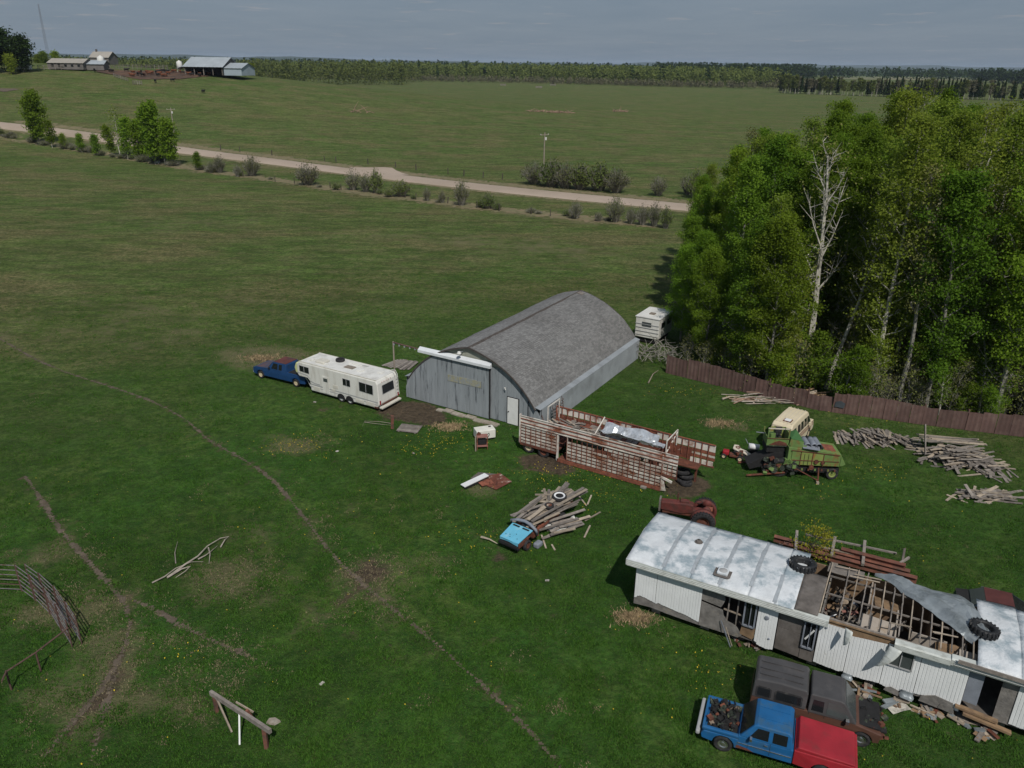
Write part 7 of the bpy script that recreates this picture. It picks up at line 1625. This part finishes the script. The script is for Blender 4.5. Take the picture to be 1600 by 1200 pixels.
# ================================================================ CORRAL AND RAILS
def seg_panel(parent, a, b_, h_, rails, mat='steel_pipe', r_=.022, ends=True):
    for k in range(rails):
        z = .12+(h_-.12)*k/(rails-1); MB().tube([a+Vector((0, 0, z)), b_+Vector((0, 0, z))], r_, 6).build('rail', 'rust_pipe' if k in (1, 3) and mat == 'steel_pipe' and rnd.random() < .4 else mat, parent)
    if ends:
        for p in (a, b_): MB().tube([p, p+Vector((0, 0, h_+.04))], r_*1.25, 6).build('post', 'rust_pipe', parent)
base = [at(*p) for p in ((34, 924), (56, 939), (79, 960), (97, 986), (114, 1011))]
o = thing('corral_panel', 'straight six-rail corral panel running off the left edge', 'corral panel', base[0]); seg_panel(o, Vector((0, 0, 0)), Vector((-3.2, .15, 0)), 1.5, 6); seg_panel(o, Vector((-3.2, .15, 0)), Vector((-6.2, .2, 0)), 1.5, 6)
for i in range(4):
    o = thing('corral_panel', ['first curved corral panel from the upper corner', 'second curved corral panel from the upper corner', 'third curved corral panel from the upper corner', 'lowest curved corral panel, joined to the pipe rail'][i], 'corral panel', base[i])
    seg_panel(o, Vector((.03, 0, 0)), base[i+1]-base[i]-Vector((.03, 0, 0)), 1.5-.02*i, 6)
for i in range(4):
    o = thing('corral_panel', ['outer corral panel doubled behind the first curved one', 'outer corral panel doubled behind the second curved one', 'outer corral panel doubled behind the third curved one', 'outer corral panel doubled behind the lowest curved one'][i], 'corral panel', base[i]+Vector((.32, .2, 0)))
    seg_panel(o, Vector((.03, 0, 0)), base[i+1]-base[i]-Vector((.03, 0, 0)), 1.42, 6)
o = thing('pipe_rail', 'low rusty pipe rail with two posts joined to the corral panels', 'rail', at(18, 1078)); P0 = Vector(o.location); top_ = [Vector((0, 0, .95)), at(64, 1049)-P0+Vector((0, 0, 1.0)), base[4]-P0+Vector((0, 0, 1.05))]
MB().tube(top_, .035, 6).build('rail', 'rust_pipe', o)
for p in (Vector((0, 0, 0)), at(64, 1049)-P0): MB().tube([p, p+Vector((0, 0, 1.0))], .04, 6).build('post', 'rust_pipe', o)
MB().tube([Vector((0, 0, .95)), Vector((.12, -.5, .93))], .035, 6).build('rail', 'rust_pipe', o)
o = thing('plank_rail', 'thick grey plank rail on pale crossed supports at the bottom edge', 'fence', at(333, 1112)); P0 = Vector(o.location)
A_ = at(329, 1082, 1.05)-P0; B_ = at(412, 1136, 1.05)-P0; D_ = (B_-A_)
sbar('plank', o, 'grey_wood', A_, B_+D_*.12, .12, .2); sbar('post', o, 'brown_beam', (A_.x+.1, A_.y+.05, 0), (A_.x+.08, A_.y+.03, 1.0), .12); sbar('brace', o, 'pale_wood', (A_.x+.15, A_.y, .95), (A_.x+.15+.9, A_.y-1.0, .05), .06, .1)
M_ = A_+D_*.55; sbar('brace', o, 'white_paint', (M_.x, M_.y, .95), (M_.x+.1, M_.y-.6, .0), .06, .1); sbar('post', o, 'brown_beam', (M_.x+.5, M_.y+.3, 0), (M_.x+.3, M_.y, 1.1), .1); sbar('post', o, 'brown_beam', (B_.x, B_.y, 0), (B_.x, B_.y, .95), .14); sbar('brace', o, 'pale_wood', (M_.x-.2, M_.y+.3, 1.2), (M_.x+.5, M_.y+.1, .9), .04, .08)
o = link(bpy.data.objects.new('stone', MB().prism([(-.25, -.1), (.1, -.18), (.3, 0), (.05, .16), (-.2, .12)], 0, .09, lambda u, v, w_: (u*(1-w_), v*(1-w_), w_)).mesh('stone', 'concrete'))); o.location = at(427, 1128); tag(o, 'flat grey stone in the grass right of the plank rail', 'stone')

# ================================================================ GROUND COVER
gr_ = np.random.RandomState(5)
def scatter_pts(n, rmin=19, rmax=95):
    out_ = []
    r_ = np.exp(gr_.uniform(np.log(rmin), np.log(rmax), n)); a = gr_.uniform(R(-47), R(47), n); return np.c_[r_*np.sin(a), r_*np.cos(a)]
gx, gy = xs, ys
def sample(arr, P_):
    i = np.clip(np.searchsorted(gx, P_[:, 0])-1, 0, len(gx)-2); j = np.clip(np.searchsorted(gy, P_[:, 1])-1, 0, len(gy)-2); return arr[j, i]
def vnoise(P_, s_, seed): return np.array([mnoise.noise(Vector((p[0]*s_, p[1]*s_, seed))) for p in P_])
def tufts(name, label, P_, h_, w_, mat, nb=3):
    n = len(P_); P3 = np.repeat(np.c_[P_, np.zeros(n)], nb, 0)+np.c_[gr_.normal(size=(n*nb, 2))*.07, np.zeros(n*nb)]
    a = gr_.uniform(0, 6.28, n*nb); hh = np.repeat(h_, nb)*gr_.uniform(.5, 1.2, n*nb); dx = np.c_[np.cos(a), np.sin(a), np.zeros(n*nb)]*w_
    ln_ = np.c_[gr_.normal(size=(n*nb, 2))*.55, np.ones(n*nb)]*hh[:, None]
    V = np.stack([P3-dx, P3+dx, P3+ln_], 1).reshape(-1, 3); F = np.arange(len(V)).reshape(-1, 3)
    o = link(bpy.data.objects.new(name, npmesh(name, V, F, mat))); tag(o, label, 'grass' if 'dandel' not in name else 'flowers'); return stuff(o)
HOMEBOX = lambda P_: ((P_[:, 0]-HO.x)*math.cos(-HA)-(P_[:, 1]-HO.y)*math.sin(-HA), (P_[:, 0]-HO.x)*math.sin(-HA)+(P_[:, 1]-HO.y)*math.cos(-HA))
def clear(P_):
    hx, hy = HOMEBOX(P_); k = ~((hx > -.2) & (hx < 19) & (hy > -.1) & (hy < 4.2))
    a = R(30.7); sx_ = (P_[:, 0]-sh.location.x)*math.cos(a)-(P_[:, 1]-sh.location.y)*math.sin(a); sy_ = (P_[:, 0]-sh.location.x)*math.sin(a)+(P_[:, 1]-sh.location.y)*math.cos(a)
    return k & ~((sx_ > -.1) & (sx_ < 12) & (sy_ > -.1) & (sy_ < 18))
P_ = scatter_pts(330000); P_ = P_[clear(P_)]; d_ = sample(dirt, P_); P_ = P_[d_+gr_.uniform(0, .5, len(P_)) < .55]; nn_ = vnoise(P_, .8, 3); P_ = P_[nn_+gr_.uniform(-.6, .6, len(P_)) > -.15]; nn_ = vnoise(P_, .8, 3)
tufts('grass', 'short green pasture grass over the whole yard', P_, .05+.1*np.clip(nn_+.3, 0, 1), .02, 'grass_blade', 3)
P_ = scatter_pts(130000, 19, 85); P_ = P_[clear(P_)]; dd_ = sample(dry, P_)+.55*vnoise(P_, .35, 8)+.5*vnoise(P_, 1.1, 18); P_ = P_[dd_+gr_.uniform(-.25, .25, len(P_)) > .56]
tufts('dry_grass', 'matted dry straw-coloured grass in patches', P_, np.full(len(P_), .07), .02, 'straw_dull', 4)
DS = [(455, 700, 1.2, 90), (475, 692, .9, 60), (685, 690, 1.6, 140), (660, 705, 1., 60), (900, 750, 2.2, 130), (870, 735, 1.3, 60), (1070, 612, 1.4, 60), (1370, 735, .8, 40), (1385, 745, .8, 30), (790, 750, 1.2, 40), (740, 835, 1.2, 40), (720, 850, .8, 20), (830, 855, .6, 14), (1120, 1050, 1.2, 40), (285, 1022, .4, 14), (640, 560, 1.5, 12), (1340, 660, 1.5, 30), (560, 700, 2.5, 30), (1280, 765, 1.2, 20), (940, 770, 1.5, 50)]
pts_d = []
for (a, b_, r_, n) in DS:
    c_ = at(a, b_); pts_d.append(np.array([c_.x, c_.y])+gr_.normal(size=(n, 2))*np.array([r_, r_*.6]))
pts_d.append(scatter_pts(350, 24, 60))
P_ = np.vstack(pts_d); P_ = P_[clear(P_)]; C = np.c_[P_, gr_.uniform(.08, .14, len(P_))]; V, F = quads(C, .026, gr_, 3); o = link(bpy.data.objects.new('dandelions', npmesh('dandelions', V, F, 'dandelion'))); tag(o, 'yellow dandelion heads scattered in drifts through the grass', 'flowers'); stuff(o)
# straw clumps with a shape of their own
for (a, b_, r_, n, lb) in ((990, 966, .7, 500, 'dry straw clump by the corner of the mobile home wall'), (703, 667, .9, 420, 'flat orange straw heap before the shed door'), (410, 560, 1.4, 300, 'dry grass heap behind the blue pickup'), (1125, 662, 1.0, 260, 'pale dry grass patch between shed and fence')):
    c_ = at(a, b_); P_ = np.array([c_.x, c_.y])+gr_.normal(size=(n, 2))*np.array([r_*.6, r_*.35]); o = tufts('straw_clump', lb, P_, np.full(n, .16), .025, 'straw', 3); o['category'] = 'straw'
# bits of litter
for i, (a, b_, lb) in enumerate([(492, 629, 'small white scrap of paper on the grass below the camper'), (527, 706, 'pale flat stone on the grass below the dandelion drift'), (646, 709, 'small tan clod on the grass right of the dandelions'), (855, 908, 'little pale wood chip in open grass at the centre bottom'), (503, 1069, 'tiny white scrap far down near the bottom edge')]):
    c_ = at(a, b_); o = link(bpy.data.objects.new('litter', ucube('paper' if i != 2 else 'concrete'))); o.location = (c_.x, c_.y, .05); o.scale = (.2, .12, .04); o.rotation_euler = (.1, .1, i); tag(o, lb, 'litter')
